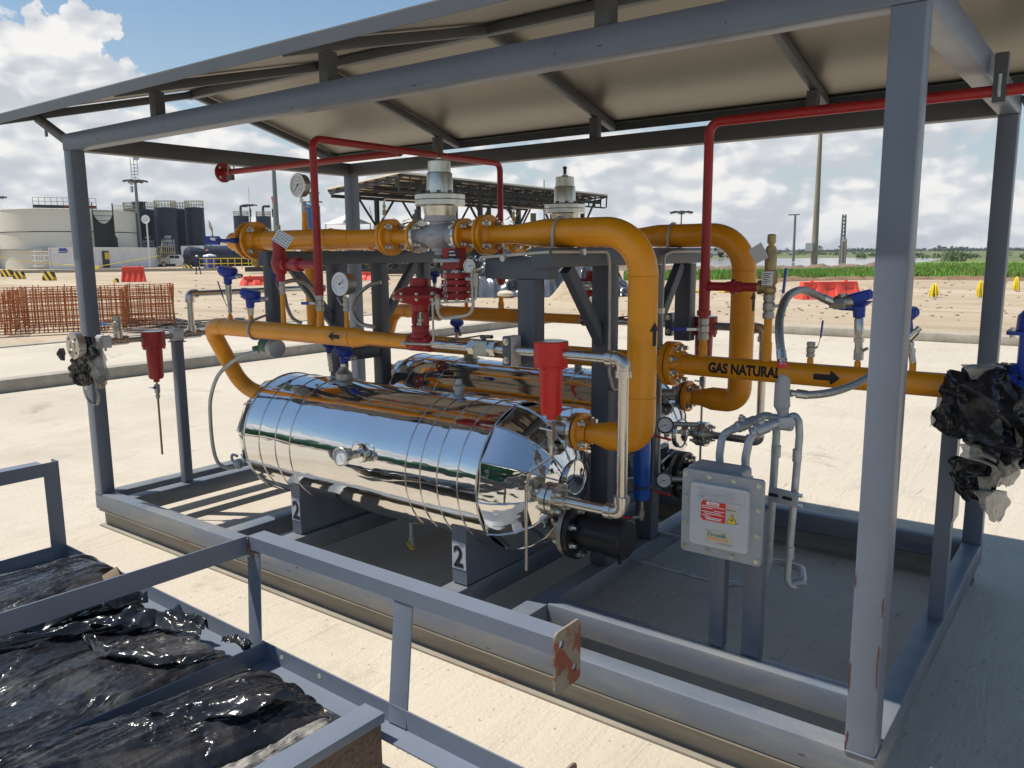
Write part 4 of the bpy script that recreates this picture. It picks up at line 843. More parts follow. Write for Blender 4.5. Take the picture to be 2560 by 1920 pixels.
# dial thermometer
t = thing('dial_thermometer', 'round steel dial thermometer sticking out of the front vessel side', 'thermometer', (2.06, .15, .50))
tb = Vector((2.10, .20, .50)); k = MB(); k.lathe(tb, (0, 1, 0), [(-.022, .040), (0, .043), (.004, .038)], 32); k.build('mounting_boss', m_chrome, t)
k = MB(); k.cyl((2.10, .19, .50), (2.085, .12, .50), .019, n=20); k.hexn((2.088, .145, .50), (2.082, .118, .50), .024); k.build('neck', m_steel, t)
k = MB(); k.ring((2.105, .175, .51), (.2, 1, .1), .048, .0025, n=32); k.build('wire_ring', m_steel, t)
g_ = gauge('dial', 'x', 'x', (2.07, .085, .50), (.28, -.95, .05), .039, .03, ang=300) if False else None
k = MB(); c = Vector((2.075, .098, .50)); f = Vector((.12, -.99, .05)).normalized()
k.lathe(c-f*.02, f, [(0, .030), (.004, .041), (.022, .043), (.024, .041), (.024, .036), (.019, .035)], 36, cap=False); k.lathe(c-f*.02, f, [(0, .001), (0, .030)], 24, cap=False); k.build('case', m_steel, t)
k = MB(); k.lathe(c-f*.002, f, [(0, .036), (.001, .036)], 32); d = k.build('dial', m_white, t)
k = MB(); up = Vector((0,0,1)); u = up.cross(f).normalized(); v = f.cross(u)
for i in range(24):
    an = math.radians(225-270*i/23); e = u*math.cos(an)+v*math.sin(an); k.beam(c+e*.026, c+e*.031, .0011, .0004, up=f, r=.0001)
e = (u*.5-v*.8).normalized(); k.beam(c-e*.008, c+e*.022, .002, .0005, up=f, r=.0001); k.build('scale', m_ink, d)
# red handwheels on the vessel tops
for i, (x, y, lab) in enumerate(((2.0, .72, 'small dark red handwheel valve on the crown of the front vessel'), (1.62, 1.30, 'small dark red handwheel valve on the shoulder of the rear vessel'))):
    t = thing('handwheel_valve', lab, 'valve', (x, y, .72)); z = .745 if i == 0 else .725
    k = MB(); k.cyl((x-.05, y, z-.02), (x+.03, y, z), .013, n=14); k.build('valve_body', m_dark_steel, t)
    k = MB(); c = Vector((x-.005, y-.03, z+.005)); k.ring(c, (.3, -1, .2), .024, .0055, n=20); 
    for q in range(3):
        an = math.radians(120*q); k.cyl(c, c+Vector((math.cos(an), 0, math.sin(an)))*.024, .004, n=6)
    k.build('handwheel', m_red, t)
# blue cylinder filter with two small black gauges on the right support
t = thing('blue_filter_cylinder', 'slim blue cylinder strapped to the right support behind the yellow riser', 'filter', (3.07, 1.0, .35))
k = MB(); c = Vector((3.075, 1.0, 0)); k.lathe(c, (0,0,1), [(.250, .001), (.251, .015), (.262, .034), (.28, .037), (.72, .037), (.74, .03)], 32); k.build('cylinder', m_bluecyl, t)
k = MB(); k.ring(c+Vector((0,0,.32)), (0,0,1), .039, .006, n=32); k.build('strap', m_dark_steel, t)
k = MB(); k.cyl(c+Vector((0,0,.25)), c+Vector((0,0,.16)), .009, n=12); k.hexn(c+Vector((0,0,.205)), c+Vector((0,0,.175)), .015); k.cyl(c+Vector((0,0,.175)), c+Vector((-.03,-.03,.175)), .009, n=10); k.build('drain_cock', m_steeld, t)
k = MB(); k.beam(c+Vector((-.03,-.03,.175)), c+Vector((-.10,-.09,.175)), .016, .01); k.build('drain_lever', m_redb, t)
for zz, lab in ((.625, 'upper small black gauge beside the blue cylinder'), (.375, 'lower small black gauge beside the blue cylinder')):
    g = gauge('pressure_gauge', lab, (3.20, .97, zz), (.35, -.93, .1), .036, .028, rim=m_black, case=m_black, ang=200)
    k = MB(); k.tube([(3.20, 1.0, zz), (3.30, 1.08, zz-.005)], .011, n=10); k.build('pipe_stub', m_steeld, g)
    k = MB(); k.beam((3.15, .97, zz-.055), (3.23, .97, zz-.062), .014, .008); k.build('red_lever', m_redb, g)
# ivory impulse tubes along the right support
t = thing('impulse_tube', 'ivory impulse tube clipped along the right support and turning down behind the riser', 'tube', (3.04, .5, 1.3))
def z4(a, b, **kw): return at(1400+a*.3014, 480+b*.3014, **kw)
P = [z3(1000, 875, .33), z3(1240, 852, .325), z3(1560, 828, .325)]+[z4(a, b, x=3.045) for a, b in ((60, 497), (400, 497), (412, 620), (408, 1500), (440, 1640), (490, 1640))]
MB().tube(P, .0062, bend=.03, n=10).build('tube', m_white_tube, t)
for a, b in ((183, 470), (490, 0)): pass
k = MB(); p = z4(185, 497, x=3.05); k.box(p-Vector((.01,.01,.012)), p+Vector((.012,.01,.012))); p = z3(1195, 885, .32); k.cyl(p, p+Vector((0,-.012,0)), .012, n=12); k.build('clip', m_zinc, t)
t = thing('impulse_tube', 'ivory impulse tube looping down from the far end of the right support', 'tube', (3.04, 1.3, 1.3))
P = [z4(1165, 492, x=3.045), z4(930, 495, x=3.045), z4(868, 520, x=3.045), z4(850, 900, x=3.045), z4(835, 1600, x=3.045)]+[at(1500+a*.422, 900+b*.422, x=3.045) for a, b in ((348, 640), (352, 720), (410, 742), (475, 750))]
MB().tube(P, .0062, bend=.03, n=10).build('tube', m_white_tube, t)
k = MB(); p = z4(840, 985, x=3.045); k.box(p-Vector((.012,.012,.012)), p+Vector((.012,.012,.012))); k.build('clip', m_zinc, t)
# ================================================================== JUNCTION BOX AND CONDUITS
def z5(a, b, **kw): return at(1900+a*.422, 560+b*.422, **kw)
def z8(a, b, **kw): return at(1500+a*.422, 900+b*.422, **kw)
def z7(a, b, **kw): return at(500+a*.3617, 780+b*.3617, **kw)
def z2(a, b, **kw): return at(500+a*.3014, 380+b*.3014, **kw)
t = thing('box_stand', 'two grey upright channels on the inner base beam carrying the junction box', 'stand', (3.77, .375, 0))
for x, w in ((3.71, .055), (3.835, .066)): sbeam('upright', (x, .38, .001), (x, .38, .52), w=w, h=.045, up=(0,1,0), par=t)
BX, BZ, BY = 3.757, .513, .271
t = thing('junction_box', 'grey bolted explosion-proof junction box with red warning plate and embossed lettering', 'junction box', (BX, BY, BZ))
k = MB(); k.plate((BX-.02, BY+.001, BZ), (1,0,0), (0,0,1), -.030, rrect(.22, .255, .012)); k.plate((BX-.045, BY+.030, BZ+.010), (1,0,0), (0,0,1), -.084, rrect(.19, .275, .012)); k.build('back_housing', m_boxpaint, t)
k = MB(); k.plate((BX, BY, BZ), (1,0,0), (0,0,1), .016, rrect(.277, .286, .012)); cv = k.build('cover_flange', m_boxpaint, t)
k = MB(); P0 = rrect(.205, .215, .014, 5); P1 = rrect(.200, .210, .013, 5); n = len(P0)
vs = [(BX-.002+x, BY-.016, BZ+z) for x, z in P0]+[(BX-.002+x, BY-.030, BZ+z) for x, z in P1]
k.add(vs, [(i, (i+1) % n, n+(i+1) % n, n+i) for i in range(n)]+[tuple(range(n, 2*n))]); dr = k.build('raised_cover', m_boxdoor, t)
bp_ = [(-.125, .125), (-.043, .128), (.043, .128), (.125, .125), (-.126, .045), (-.126, -.04), (.126, .045), (.126, -.04), (-.125, -.125), (-.043, -.128), (.043, -.128), (.125, -.125)]
for x, z in bp_:
    k = MB(); k.cyl((BX+x, BY-.016, BZ+z), (BX+x, BY-.0185, BZ+z), .0085, n=16); k.hexn((BX+x, BY-.0185, BZ+z), (BX+x, BY-.026, BZ+z), .0062); k.build('cover_bolt', m_zinc, cv)
U, V_ = (1,0,0), (0,0,1); yf = BY-.0302
k = MB(); lettering(k, 'S', (BX-.054, yf, BZ+.062), U, V_, .026, bold=.0006, lift=.003); lettering(k, 'OLDEXEL', (BX-.038, yf, BZ+.062), U, V_, .021, bold=.0006, spacing=1.05, lift=.003)
lettering(k, 'RETIE', (BX+.022, yf, BZ+.0805), U, V_, .009, bold=.0003, spacing=1.2, lift=.003)
k.tube([(BX-.075, yf, BZ+.088), (BX-.050, yf, BZ+.086), (BX-.076, yf, BZ+.062), (BX-.058, yf, BZ+.060), (BX-.070, yf, BZ+.076), (BX-.048, yf, BZ+.068), (BX-.052, yf, BZ+.058)], .0016, n=6)
k.tube([(BX-.080, yf, BZ+.092), (BX+.085, yf, BZ+.090), (BX+.085, yf, BZ+.056), (BX-.080, yf, BZ+.056)], .0009, n=6); k.build('embossed_lettering', m_boxdoor, dr)
m_signred = mat('sign_red', (.62, .03, .02), .45, var=.03); m_sil = mat('plate_aluminium', (.55, .55, .53), .4, .7, var=.08); m_sigy = mat('sign_yellow', (.80, .58, .02), .45, var=.03)
k = MB(); k.box((BX-.064, yf-.0008, BZ-.018), (BX+.066, yf+.0004, BZ+.052)); pl = k.build('warning_plate', m_sil, dr)
k = MB(); k.box((BX-.063, yf-.0014, BZ-.017), (BX+.022, yf-.0009, BZ+.050)); k.build('red_field', m_signred, pl)
k = MB(); y_ = yf-.0020
k.box((BX-.044, y_, BZ+.037), (BX+.000, yf-.0015, BZ+.048))
for i, (a, b) in enumerate(((-.060, .018), (-.060, -.022), (-.018, .018), (-.060, .006), (-.050, .016), (-.060, -.030), (-.05, .01))): k.box((BX+a, y_, BZ+.031-i*.0062), (BX+b, yf-.0015, BZ+.0332-i*.0062))
k.box((BX-.045, y_, BZ-.012), (BX+.008, yf-.0015, BZ-.0085))
for x, z in ((-.0605, -.0145), (.0625, -.0145), (-.0605, .0485), (.0625, .0485)): k.cyl((BX+x, yf-.001, BZ+z), (BX+x, yf-.0028, BZ+z), .0026, n=10)
k.build('plate_print', m_white, pl)
k = MB(); lettering(k, 'SOLDEXEL', (BX-.0345, yf-.0021, BZ+.0395), U, V_, .0068, bold=.0002, lift=.0003); k.build('plate_logo', m_signred, pl)
k = MB(); k.plate((BX+.044, yf-.0010, BZ-.013), U, V_, .0008, [(-.018, 0), (.018, 0), (0, .032)]); k.build('triangle_border', m_ink, pl)
k = MB(); k.plate((BX+.044, yf-.0019, BZ-.0115), U, V_, .0005, [(-.0155, 0), (.0155, 0), (0, .0275)]); tr = k.build('hazard_triangle', m_sigy, pl)
k = MB(); k.plate((BX+.044, yf-.0025, BZ-.0105), U, V_, .0004, [(.003, .021), (-.0045, .0095), (-.0005, .0095), (-.003, .001), (.005, .0125), (.001, .0125)]); k.build('lightning_bolt', m_ink, tr)
k = MB(); lettering(k, 'PELIGRO 440 V', (BX+.0255, yf-.0011, BZ+.030), U, V_, .0048, bold=.0001, lift=.0004); k.build('danger_print', m_ink, pl)
k = MB(); k.box((BX-.043, yf-.0008, BZ-.094), (BX+.043, yf+.0004, BZ-.046)); pl = k.build('name_plate', m_sil, dr)
k = MB(); lettering(k, 'S', (BX-.027, yf-.001, BZ-.066), U, V_, .0145, bold=.0004, lift=.0006); lettering(k, 'OLDEXEL', (BX-.0175, yf-.001, BZ-.066), U, V_, .0105, bold=.0004, lift=.0006); lettering(k, 'RETIE', (BX+.012, yf-.001, BZ-.056), U, V_, .005, bold=.0002, lift=.0006)
k.tube([(BX-.039, yf-.001, BZ-.051), (BX-.029, yf-.001, BZ-.052), (BX-.038, yf-.001, BZ-.061), (BX-.030, yf-.001, BZ-.064), (BX-.039, yf-.001, BZ-.068)], .0013, n=6); k.build('green_lettering', mat('sign_green', (.02, .20, .09), .5), pl)
k = MB(); k.box((BX-.038, yf-.0014, BZ-.079), (BX+.036, yf-.0009, BZ-.071)); k.build('orange_band', mat('sign_orange', (.70, .33, .14), .5), pl)
k = MB(); lettering(k, 'BOGOTA COLOMBIA', (BX+.0, yf-.001, BZ-.089), U, V_, .0048, lift=.0005); k.build('small_print', m_ink, pl)
# conduits
def conduit(name, label, pts, r=.0125, bend=.06, m=m_galv, couplings=(), seg=12):
    t = thing(name, label, 'conduit', pts[0]); MB().tube(pts, r, bend=bend, n=18, seg=seg).build('conduit_run', m, t)
    for p, a in couplings:
        p = Vector(p); a = Vector(a).normalized(); k = MB(); k.lathe(p-a*.022, a, [(0, r*1.05), (.001, r*1.22), (.043, r*1.22), (.044, r*1.05)], 18); k.build('coupling', m, t)
    return t
yc = .45
c1 = z8(712, 660, y=.40); c2 = z8(862, 680, y=.40)
ca = conduit('rigid_conduit', 'galvanised conduit bending from the box top over to the rear riser, left of the two', [c1, z8(708, 560, y=.40), z8(725, 440, y=.42), z8(800, 405, y=.45), z8(985, 325, y=.55), z8(1032, 345, y=.56), z8(1046, 430, y=.56), z8(1020, 860, y=.56), z8(998, 1190, y=.56), z8(985, 1270, y=.56), z8(950, 1330, y=.56)], .0135, .05, couplings=((z8(1043, 540, y=.56), (0, 0, 1)),))
cb = conduit('rigid_conduit', 'galvanised conduit bending from the box top to the tee fitting, right of the two', [c2, z8(862, 580, y=.40), z8(885, 470, y=.41), z8(950, 410, y=.43), z8(1060, 368, y=.47)], .0140, .05)
cc = conduit('rigid_conduit', 'galvanised conduit arching from the tee fitting and hooking back under the strut clamp', [z8(1120, 345, y=.49), z8(1150, 325, y=.5), z8(1178, 360, y=.5), z8(1182, 450, y=.5), z8(1165, 640, y=.5), z8(1145, 880, y=.5), z8(1122, 1150, y=.5), z8(1108, 1300, y=.5), z8(1145, 1352, y=.5), z8(1205, 1300, y=.56), z8(1195, 1235, y=.66), z8(1110, 1210, y=.72), z8(1010, 1190, y=.76)], .0125, .045,
             couplings=((z8(1168, 565, y=.5), (0,0,1)), (z8(1124, 1140, y=.5), (0,0,1)), (z8(1180, 1318, y=.515), (.8,.2,.3))))
def sealfit(par, p, a, r):
    p = Vector(p); a = Vector(a).normalized(); k = MB(); k.lathe(p-a*.045, a, [(0, r*1.2), (.015, r*1.2), (.02, r*1.6), (.06, r*1.7), (.07, r*1.3), (.09, r*1.3)], 16); u = Vector((0,0,1)); u = (u-a*u.dot(a)).normalized()
    k.lathe(p, u, [(r*.8, r*1.1), (r*2.2, r*1.1), (r*2.3, r*.7), (r*2.9, r*.6)], 8); k.build('seal_fitting', m_galv, par)
sealfit(ca, z8(850, 383, y=.47), z8(985, 325, y=.55)-z8(800, 405, y=.45), .0125); sealfit(cb, z8(965, 402, y=.435), z8(1060, 368, y=.47)-z8(950, 410, y=.43), .0130)
for p, par in ((c1, ca), (c2, cb)):
    k = MB(); k.hexn(p-Vector((0,0,.032)), p+Vector((0,0,-.004)), .026); k.cyl(p-Vector((0,0,.004)), p+Vector((0,0,.012)), .020, n=18); k.build('hub', mat('hub_zinc', (.45,.50,.53), .45, .5), par)
t = thing('conduit_fitting', 'grey cast tee fitting with small cover joining the conduits beside the box', 'conduit fitting', z8(1085, 365, y=.49))
p = z8(1086, 370, y=.49); k = MB(); k.beam(p-Vector((.035,0,0)), p+Vector((.030,0,0)), .045, .05, r=.012); k.cyl(p, p+Vector((0,0,.065)), .0165, n=16); k.build('fitting_body', m_boxpaint, t)
k = MB(); k.plate(z8(1105, 372, y=.466), (1,0,.25), (-.25,0,1), .006, rrect(.060, .034, .012)); k.build('fitting_cover', m_galv, t)
t = thing('cast_conduit_fitting', 'long grey conduit body hanging below the braided hose, with a side outlet', 'conduit fitting', z5(135, 990, y=.49))
p0 = z5(133, 905, y=.49); p1 = z5(130, 1075, y=.49)
k = MB(); k.lathe(p0, p1-p0, [(-.005, .013), (.006, .014), (.02, .024), (.10, .027), (.112, .02), (.125, .0145), (.165, .0145)], 20); k.build('fitting_body', m_boxpaint, t)
k = MB(); k.plate(z5(148, 990, y=.462), (1,0,0), (0,0,1), .008, rrect(.034, .10, .016)); k.build('oval_cover', m_boxpaint, t)
k = MB(); k.cyl(z5(150, 1000, y=.49), z5(192, 1003, y=.49), .0125, n=14); k.build('side_outlet', m_boxpaint, t)
def hose(name, label, P, r=.0125, ends=True, m=m_braid, n=60):
    t = thing(name, label, 'hose', P[0]); Q = []
    P = [Vector(p) for p in P]
    for i in range(len(P)-1):          # Catmull-Rom
        a = P[max(i-1, 0)]; b = P[i]; c = P[i+1]; d = P[min(i+2, len(P)-1)]
        for j in range(8):
            q = j/8; Q.append(.5*((2*b)+(c-a)*q+(2*a-5*b+4*c-d)*q*q+(3*b-a-3*c+d)*q**3))
    Q.append(P[-1]); MB().tube(Q, r, n=16).build('hose_run', m, t)
    if ends:
        for a, b in ((Q[0], Q[1]), (Q[-1], Q[-2])):
            e = (b-a).normalized(); k = MB(); k.lathe(a, e, [(-.022, r*.75), (-.006, r*.78), (-.005, r*1.15), (.03, r*1.12)], 16); k.build('ferrule', m_steel, t)
    return t
h = hose('braided_hose', 'braided steel hose arching from the blue transmitter down to the grey conduit body', [z5(410, 455, y=1.0), z5(330, 420, y=.95), z5(245, 392, y=.85), z5(165, 430, y=.72), z5(120, 540, y=.6), z5(115, 660, y=.53), z5(130, 800, y=.49)], .0145)
k = MB(); k.lathe(z5(132, 812, y=.49), (0,0,-1), [(0, .0175), (.022, .0175)], 16); k.build('red_sticker', m_signred, h)
k = MB(); k.lathe(z5(452, 470, y=1.02), (1,.1,0), [(-.02, .015), (0, .02), (.03, .02), (.035, .014)], 8); k.lathe(z5(485, 458, y=1.03), (1,.1,.02), [(-.03, .016), (-.02, .022), (.03, .024), (.045, .016)], 14); k.hexn(z5(490, 455, y=1.03), z5(487, 412, y=1.03), .018); k.build('cable_gland', m_steeld, h)
hose('braided_hose', 'braided steel hose sagging right from the grey conduit body behind the corner post', [z5(225, 1005, y=.5), z5(300, 1012, y=.52), z5(430, 995, y=.6), z5(560, 950, y=.72), z5(660, 890, y=.85), z5(800, 760, y=.98), z5(920, 640, y=1.0)], .0135)
hose('braided_hose', 'dark braided hose arching behind the red riser on the left', [z2(705, 1080, y=.36), z2(790, 1065, y=.40), z2(880, 1095, y=.45), z2(960, 1190, y=.5), z2(1010, 1330, y=.55)], .0105, ends=False)
hose('braided_hose', 'dark braided hose looping beside the grey back-left post', [z2(1500, 1080, y=.75), z2(1400, 1110, y=.72), z2(1300, 1200, y=.7), z2(1275, 1320, y=.7), z2(1330, 1420, y=.68), z2(1440, 1450, y=.66)], .0105, ends=False)
hose('braided_hose', 'dark braided hose dropping behind the hanging post on the front line', [z2(700, 1180, y=.6), z2(725, 1290, y=.6), z2(770, 1380, y=.62), z2(840, 1420, y=.64)], .010, ends=False)
hose('braided_hose', 'long flexible conduit hanging down from green instrument to the left heater cap', [z7(405, 272, y=.39), z7(310, 295, y=.36), z7(225, 345, y=.34), z7(125, 440, y=.32), z7(75, 590, y=.32), z7(72, 740, y=.33), z7(90, 930, y=.36), z7(125, 1040, y=.40), z7(190, 1078, y=.44), z7(245, 1072, y=.48)], .0105, ends=False, m=m_galv)
t = thing('cable_gland_block', 'grey cast gland block plugged into the left black heater cap', 'fitting', z7(265, 1050, y=.47))
k = MB(); p = z7(268, 1050, y=.48); k.ball(p, .03, 14); k.tube([p+Vector((-.04,0,0)), p+Vector((-.07,0,.02)), p+Vector((-.06,0,.05)), p+Vector((-.01,0,.045))], .008, bend=.02, n=10); k.build('gland_block', m_galv, t)
t = thing('strut_clamp', 'slotted strut channel clamping the two conduits to the box', 'clamp', z8(1090, 815, y=.47))
a = z8(1000, 790, y=.475); b = z8(1172, 832, y=.475); k = MB()
d = (b-a); k.beam(a, b, .012, .05, r=.001); cl = k.build('strut_channel', m_galv, t)
for q in (.18, .66):
    c = a+d*q; k = MB(); k.plate(c+Vector((0,-.0062,0)), d, (0,0,1), .0006, rrect(.034, .012, .0058)); k.build('slot', m_black, cl)
k = MB(); k.hexn(b+Vector((.0,0,.018)), b+Vector((.014,0,.018)), .007); k.hexn(b+Vector((.0,0,-.018)), b+Vector((.014,0,-.018)), .007); k.build('clamp_bolt', m_zinc, t)
conduit('ground_conduit', 'galvanised conduit running low across the frame behind the box legs', [z8(120, 1160, z=-.05), z8(680, 1310, z=-.05), (3.62, 1.07, -.05)], .0125, .0, couplings=((z8(760, 1325, z=-.05), (1,0,0)),))
conduit('ground_conduit', 'galvanised conduit clipped to the beams left of the junction box', [z8(130, 978, z=.0), z8(490, 1060, z=.0)], .0115, .0, couplings=((z8(240, 1005, z=.0), (1,0,0)),))
# ================================================================== LEFT STAINLESS MANIFOLD (runs along Y)
XM, ZM = .232, .903
t = thing('stainless_manifold', 'stainless manifold pipe at the left end with thick blind flange and elbow riser', 'pipe', (XM, .2, ZM))
MB().tube([(XM, -.13, ZM-.006), (XM, .70, ZM)], .0165, n=18).build('pipe_run', m_steel, t)
MB().tube([(XM, .555, ZM), (XM, .555, 1.145), (XM, 1.60, 1.145)], .0185, bend=.035, n=18).build('riser', m_steel, t)
k = MB(); k.tube([(XM, .555, 1.095), (XM, .555, 1.145), (XM, .605, 1.145)], .027, bend=.03, n=20); k.build('elbow_fitting', m_steel, t)
k = MB(); k.cyl((XM, .505, ZM), (XM, .605, ZM), .027, n=20); k.cyl((XM, .555, ZM), (XM, .555, ZM+.05), .026, n=20); k.build('tee_fitting', m_steel, t)
k = MB(); k.cyl((XM, .05, ZM), (XM, .15, ZM), .027, n=20); k.cyl((XM, .10, ZM), (XM, .10, ZM+.055), .024, n=20); k.build('tee_fitting', m_steel, t)
k = MB(); k.lathe((XM, -.155, ZM-.006), (0,1,0), [(0, .070), (.002, .073), (.040, .073), (.042, .070), (.043, .035), (.07, .03), (.08, .017)], 40); fl = k.build('blind_flange', m_steel, t)
for i in range(4):
    an = math.pi/4+i*math.pi/2; k = MB(); c = Vector((XM+.052*math.cos(an), -.1555, ZM-.006+.052*math.sin(an))); k.cyl(c, c+Vector((0,-.0008,0)), .009, n=14); k.build('bolt_hole', m_dark_steel, fl)
k = MB(); k.ring((XM, -.156, ZM-.006), (0,1,0), .026, .003, n=24); k.build('face_ring', m_steeld, fl)
for y, lab in ((.015, 'white plastic pipe clamp bolted to the left corner post'), (.452, 'white plastic pipe clamp on top of the thin left stand')):
    c = thing('pipe_clamp', lab, 'clamp', (XM, y, ZM)); k = MB(); k.beam((XM, y-.03, ZM), (XM, y+.03, ZM), .06, .068, r=.008); k.plate((XM, y, ZM+.0345), (1,0,0), (0,1,0), .004, rrect(.06, .05, .006)); k.build('clamp_block', mat('clamp_white', (.62, .62, .60), .5, var=.05), c)
    k = MB(); k.hexn((XM+.015, y, ZM-.034), (XM+.015, y, ZM-.05), .007); k.hexn((XM, y, ZM+.039), (XM, y, ZM+.045), .007); k.build('bolt', m_zinc, c)
t = thing('thin_stand', 'thin square post standing on the second beam under the manifold clamp', 'stand', (XM, .452, 0))
sbeam('upright', (XM, .452, .001), (XM, .452, .862), w=.055, h=.055, up=(0,1,0), par=t); k = MB(); k.box((XM-.04, .415, .8625), (XM+.04, .49, .868)); k.build('top_plate', m_frame, t)
ball_valve('ball_valve', 'stainless ball valve with small light blue plate above the left manifold', (XM, .10, ZM+.095), (0,0,1), .022, .085, (-1,-.2,0), hcol=mat('light_blue_grip', (.02,.16,.55), .4), hlen=.05, hside=(0,-1,0))
filt(XM, .305, ZM-.012, 'deep red filter housing hanging from the left stainless manifold with long thin drain rod', m_red)
t = thing('drain_rod', 'thin bronze-coloured rod hanging straight under the left red filter', 'tube', (XM, .305, .5)); MB().tube([(XM, .305, ZM-.36), (XM+.002, .303, .20)], .0062, n=10).build('rod', mat('rod_bronze', (.32,.26,.18), .42, .8), t)
# ================================================================== TORN PLASTIC WRAPS
def plastic(name, col, rough=.28, bs=5, bd=.006, alpha=1.0, var=.5, c2=None, aniso=(1, 1, 1)):
    """thin film: flat patches between narrow raised creases, three sizes"""
    m = mat(name, col, rough, var=var, vs=9, spec=.6, alpha=alpha, col2=c2, c2t=(.50, .62), c2s=6, rvar=.08)
    nt = m.node_tree; N = nt.nodes; L = nt.links; mp = N.new('ShaderNodeMapping'); mp.inputs['Scale'].default_value = aniso; L.new(N['Texture Coordinate'].outputs['Object'], mp.inputs[0]); prev = None
    def M(op, a, b):
        n = N.new('ShaderNodeMath'); n.operation = op
        for i, x in enumerate((a, b)):
            if isinstance(x, (int, float)): n.inputs[i].default_value = x
            elif x is not None: L.new(x, n.inputs[i])
        return n.outputs[0]
    for q, (sc_, dd, kk) in enumerate(((bs, bd, 9), (bs*2.4, bd*.5, 8), (bs*6, bd*.22, 7))):
        n = N.new('ShaderNodeTexNoise'); n.inputs['Scale'].default_value = sc_; n.inputs['Detail'].default_value = 1.5; n.inputs['Distortion'].default_value = 1.1; L.new(mp.outputs[0], n.inputs['Vector'])
        h = M('MAXIMUM', M('SUBTRACT', 1.0, M('MULTIPLY', M('ABSOLUTE', M('SUBTRACT', n.outputs['Fac'], .5), None), kk)), 0.0)
        bp = N.new('ShaderNodeBump'); bp.inputs['Distance'].default_value = dd; L.new(h, bp.inputs['Height'])
        if prev: L.new(prev, bp.inputs['Normal'])
        prev = bp.outputs[0]
    L.new(prev, N['Principled BSDF'].inputs['Normal']); return m
m_bag = plastic('black_film', (.013, .013, .016), .20, 5, .0014, c2=(.040, .039, .038))
m_bag2 = plastic('pleated_black_film', (.015, .015, .019), .22, 5, .0012, aniso=(2.6, .6, 1), c2=(.05, .049, .047))
m_clear = plastic('cloudy_film', (.42, .39, .32), .35, 9, .002, alpha=.62, c2=(.16, .145, .12))
def folds(X, Y, n, seed, ang, spread, ln, wd, amp):
    """n separate creases: straight-ish ridges of finite length with a steep and a gentle side"""
    r = np.random.RandomState(seed); H_ = np.zeros_like(X); x0, x1, y0, y1 = X.min(), X.max(), Y.min(), Y.max()
    for i in range(n):
        a = math.radians(ang+r.randn()*spread); c_, s_ = math.cos(a), math.sin(a); l = r.uniform(*ln); w = r.uniform(*wd)
        px, py = r.uniform(x0, x1), r.uniform(y0, y1); u = (X-px)*c_+(Y-py)*s_; v = -(X-px)*s_+(Y-py)*c_
        v = v+.35*w*np.sin(u/l*5+r.uniform(0, 6))+r.uniform(-.5, .5)*u*u/l; sk = r.uniform(.25, .9)
        tri = np.where(v > 0, 1-v/(w*sk), 1+v/(w*(1.6-sk))); win = np.clip(1-(np.abs(u)/l)**2, 0, 1)
        H_ = H_+np.clip(tri, 0, 1)*win*w*r.uniform(*amp)*(1 if r.rand() > .25 else -1)
    return H_
def rag(name, par, spine, widths, m, seed, n=90, w=60, depth_=.05, cr=.022):
    """thin hanging film: a sheet gathered along a spine, long loose folds, torn outline"""
    S_ = [Vector(p) for p in spine]; e = Vector((BR[0], BR[1], 0)).normalized(); f_ = Vector((BF[0], BF[1], 0)).normalized()
    Lt = sum((S_[i+1]-S_[i]).length for i in range(len(S_)-1)); W0 = max(widths)
    X, Y = np.meshgrid(np.linspace(-W0/2, W0/2, w+1), np.linspace(0, Lt, n+1))
    D_ = folds(X, Y, 26, seed, 90, 22, (Lt*.25, Lt*.7), (W0*.06, W0*.20), (.5, 1.1))+folds(X, Y, 40, seed+50, 60, 60, (W0*.12, W0*.4), (W0*.02, W0*.07), (.4, .9))
    vs = []; fs = []
    for i in range(n+1):
        f = i/n*(len(S_)-1); a = int(min(f, len(S_)-2)); u_ = f-a
        P0 = S_[max(a-1, 0)]; P1 = S_[a]; P2 = S_[a+1]; P3 = S_[min(a+2, len(S_)-1)]
        c = .5*((2*P1)+(P2-P0)*u_+(2*P0-5*P1+4*P2-P3)*u_*u_+(3*P1-P0-3*P2+P3)*u_**3)
        ff = i/n*(len(widths)-1); b = int(min(ff, len(widths)-2)); wd = widths[b]*(1-(ff-b))+widths[b+1]*(ff-b)
        for j in range(w+1):
            x = (j/w-.5); jag = 1+.35*noise.noise(Vector((i/n*Lt*26, seed, (x > 0)*5.0)))+.25*noise.noise(Vector((i/n*Lt*9, seed, (x > 0)*5.0)))
            hem = (i/n)**3*(.22*wd*noise.noise(Vector((x*7, seed, 1)))+.10*wd*noise.noise(Vector((x*22, seed, 1))))
            p = c+e*x*wd*jag+Vector((0, 0, hem))
            vs.append(p-f_*(D_[i, j]*depth_*11+depth_*(.10-.5*x*x))+e*depth_*.20*noise.noise(p*9))
    for i in range(n):
        for j in range(w): fs.append((i*(w+1)+j, i*(w+1)+j+1, (i+1)*(w+1)+j+1, (i+1)*(w+1)+j))
    k = MB(); k.add(vs, fs); ob = k.build(name, m, par, sharp=88); md = ob.modifiers.new('thickness', 'SOLIDIFY'); md.thickness = .0010; return ob
def zz(a, b, y): return at(100+a*.3617, 780+b*.3617, y=y)
t = thing('plastic_wrap', 'torn black and clear plastic bag knotted round the left steel flange', 'plastic wrap', (XM, -.08, .85))
rag('black_film', t, [zz(300, 165, -.10), zz(310, 300, -.11), zz(290, 420, -.10), zz(300, 510, -.09)], [.09, .15, .16, .06], m_bag, 3, depth_=.06)
rag('clear_film', t, [zz(385, 180, -.06), zz(400, 330, -.07), zz(425, 450, -.07), zz(415, 530, -.07)], [.06, .10, .10, .04], m_clear, 5, depth_=.04)
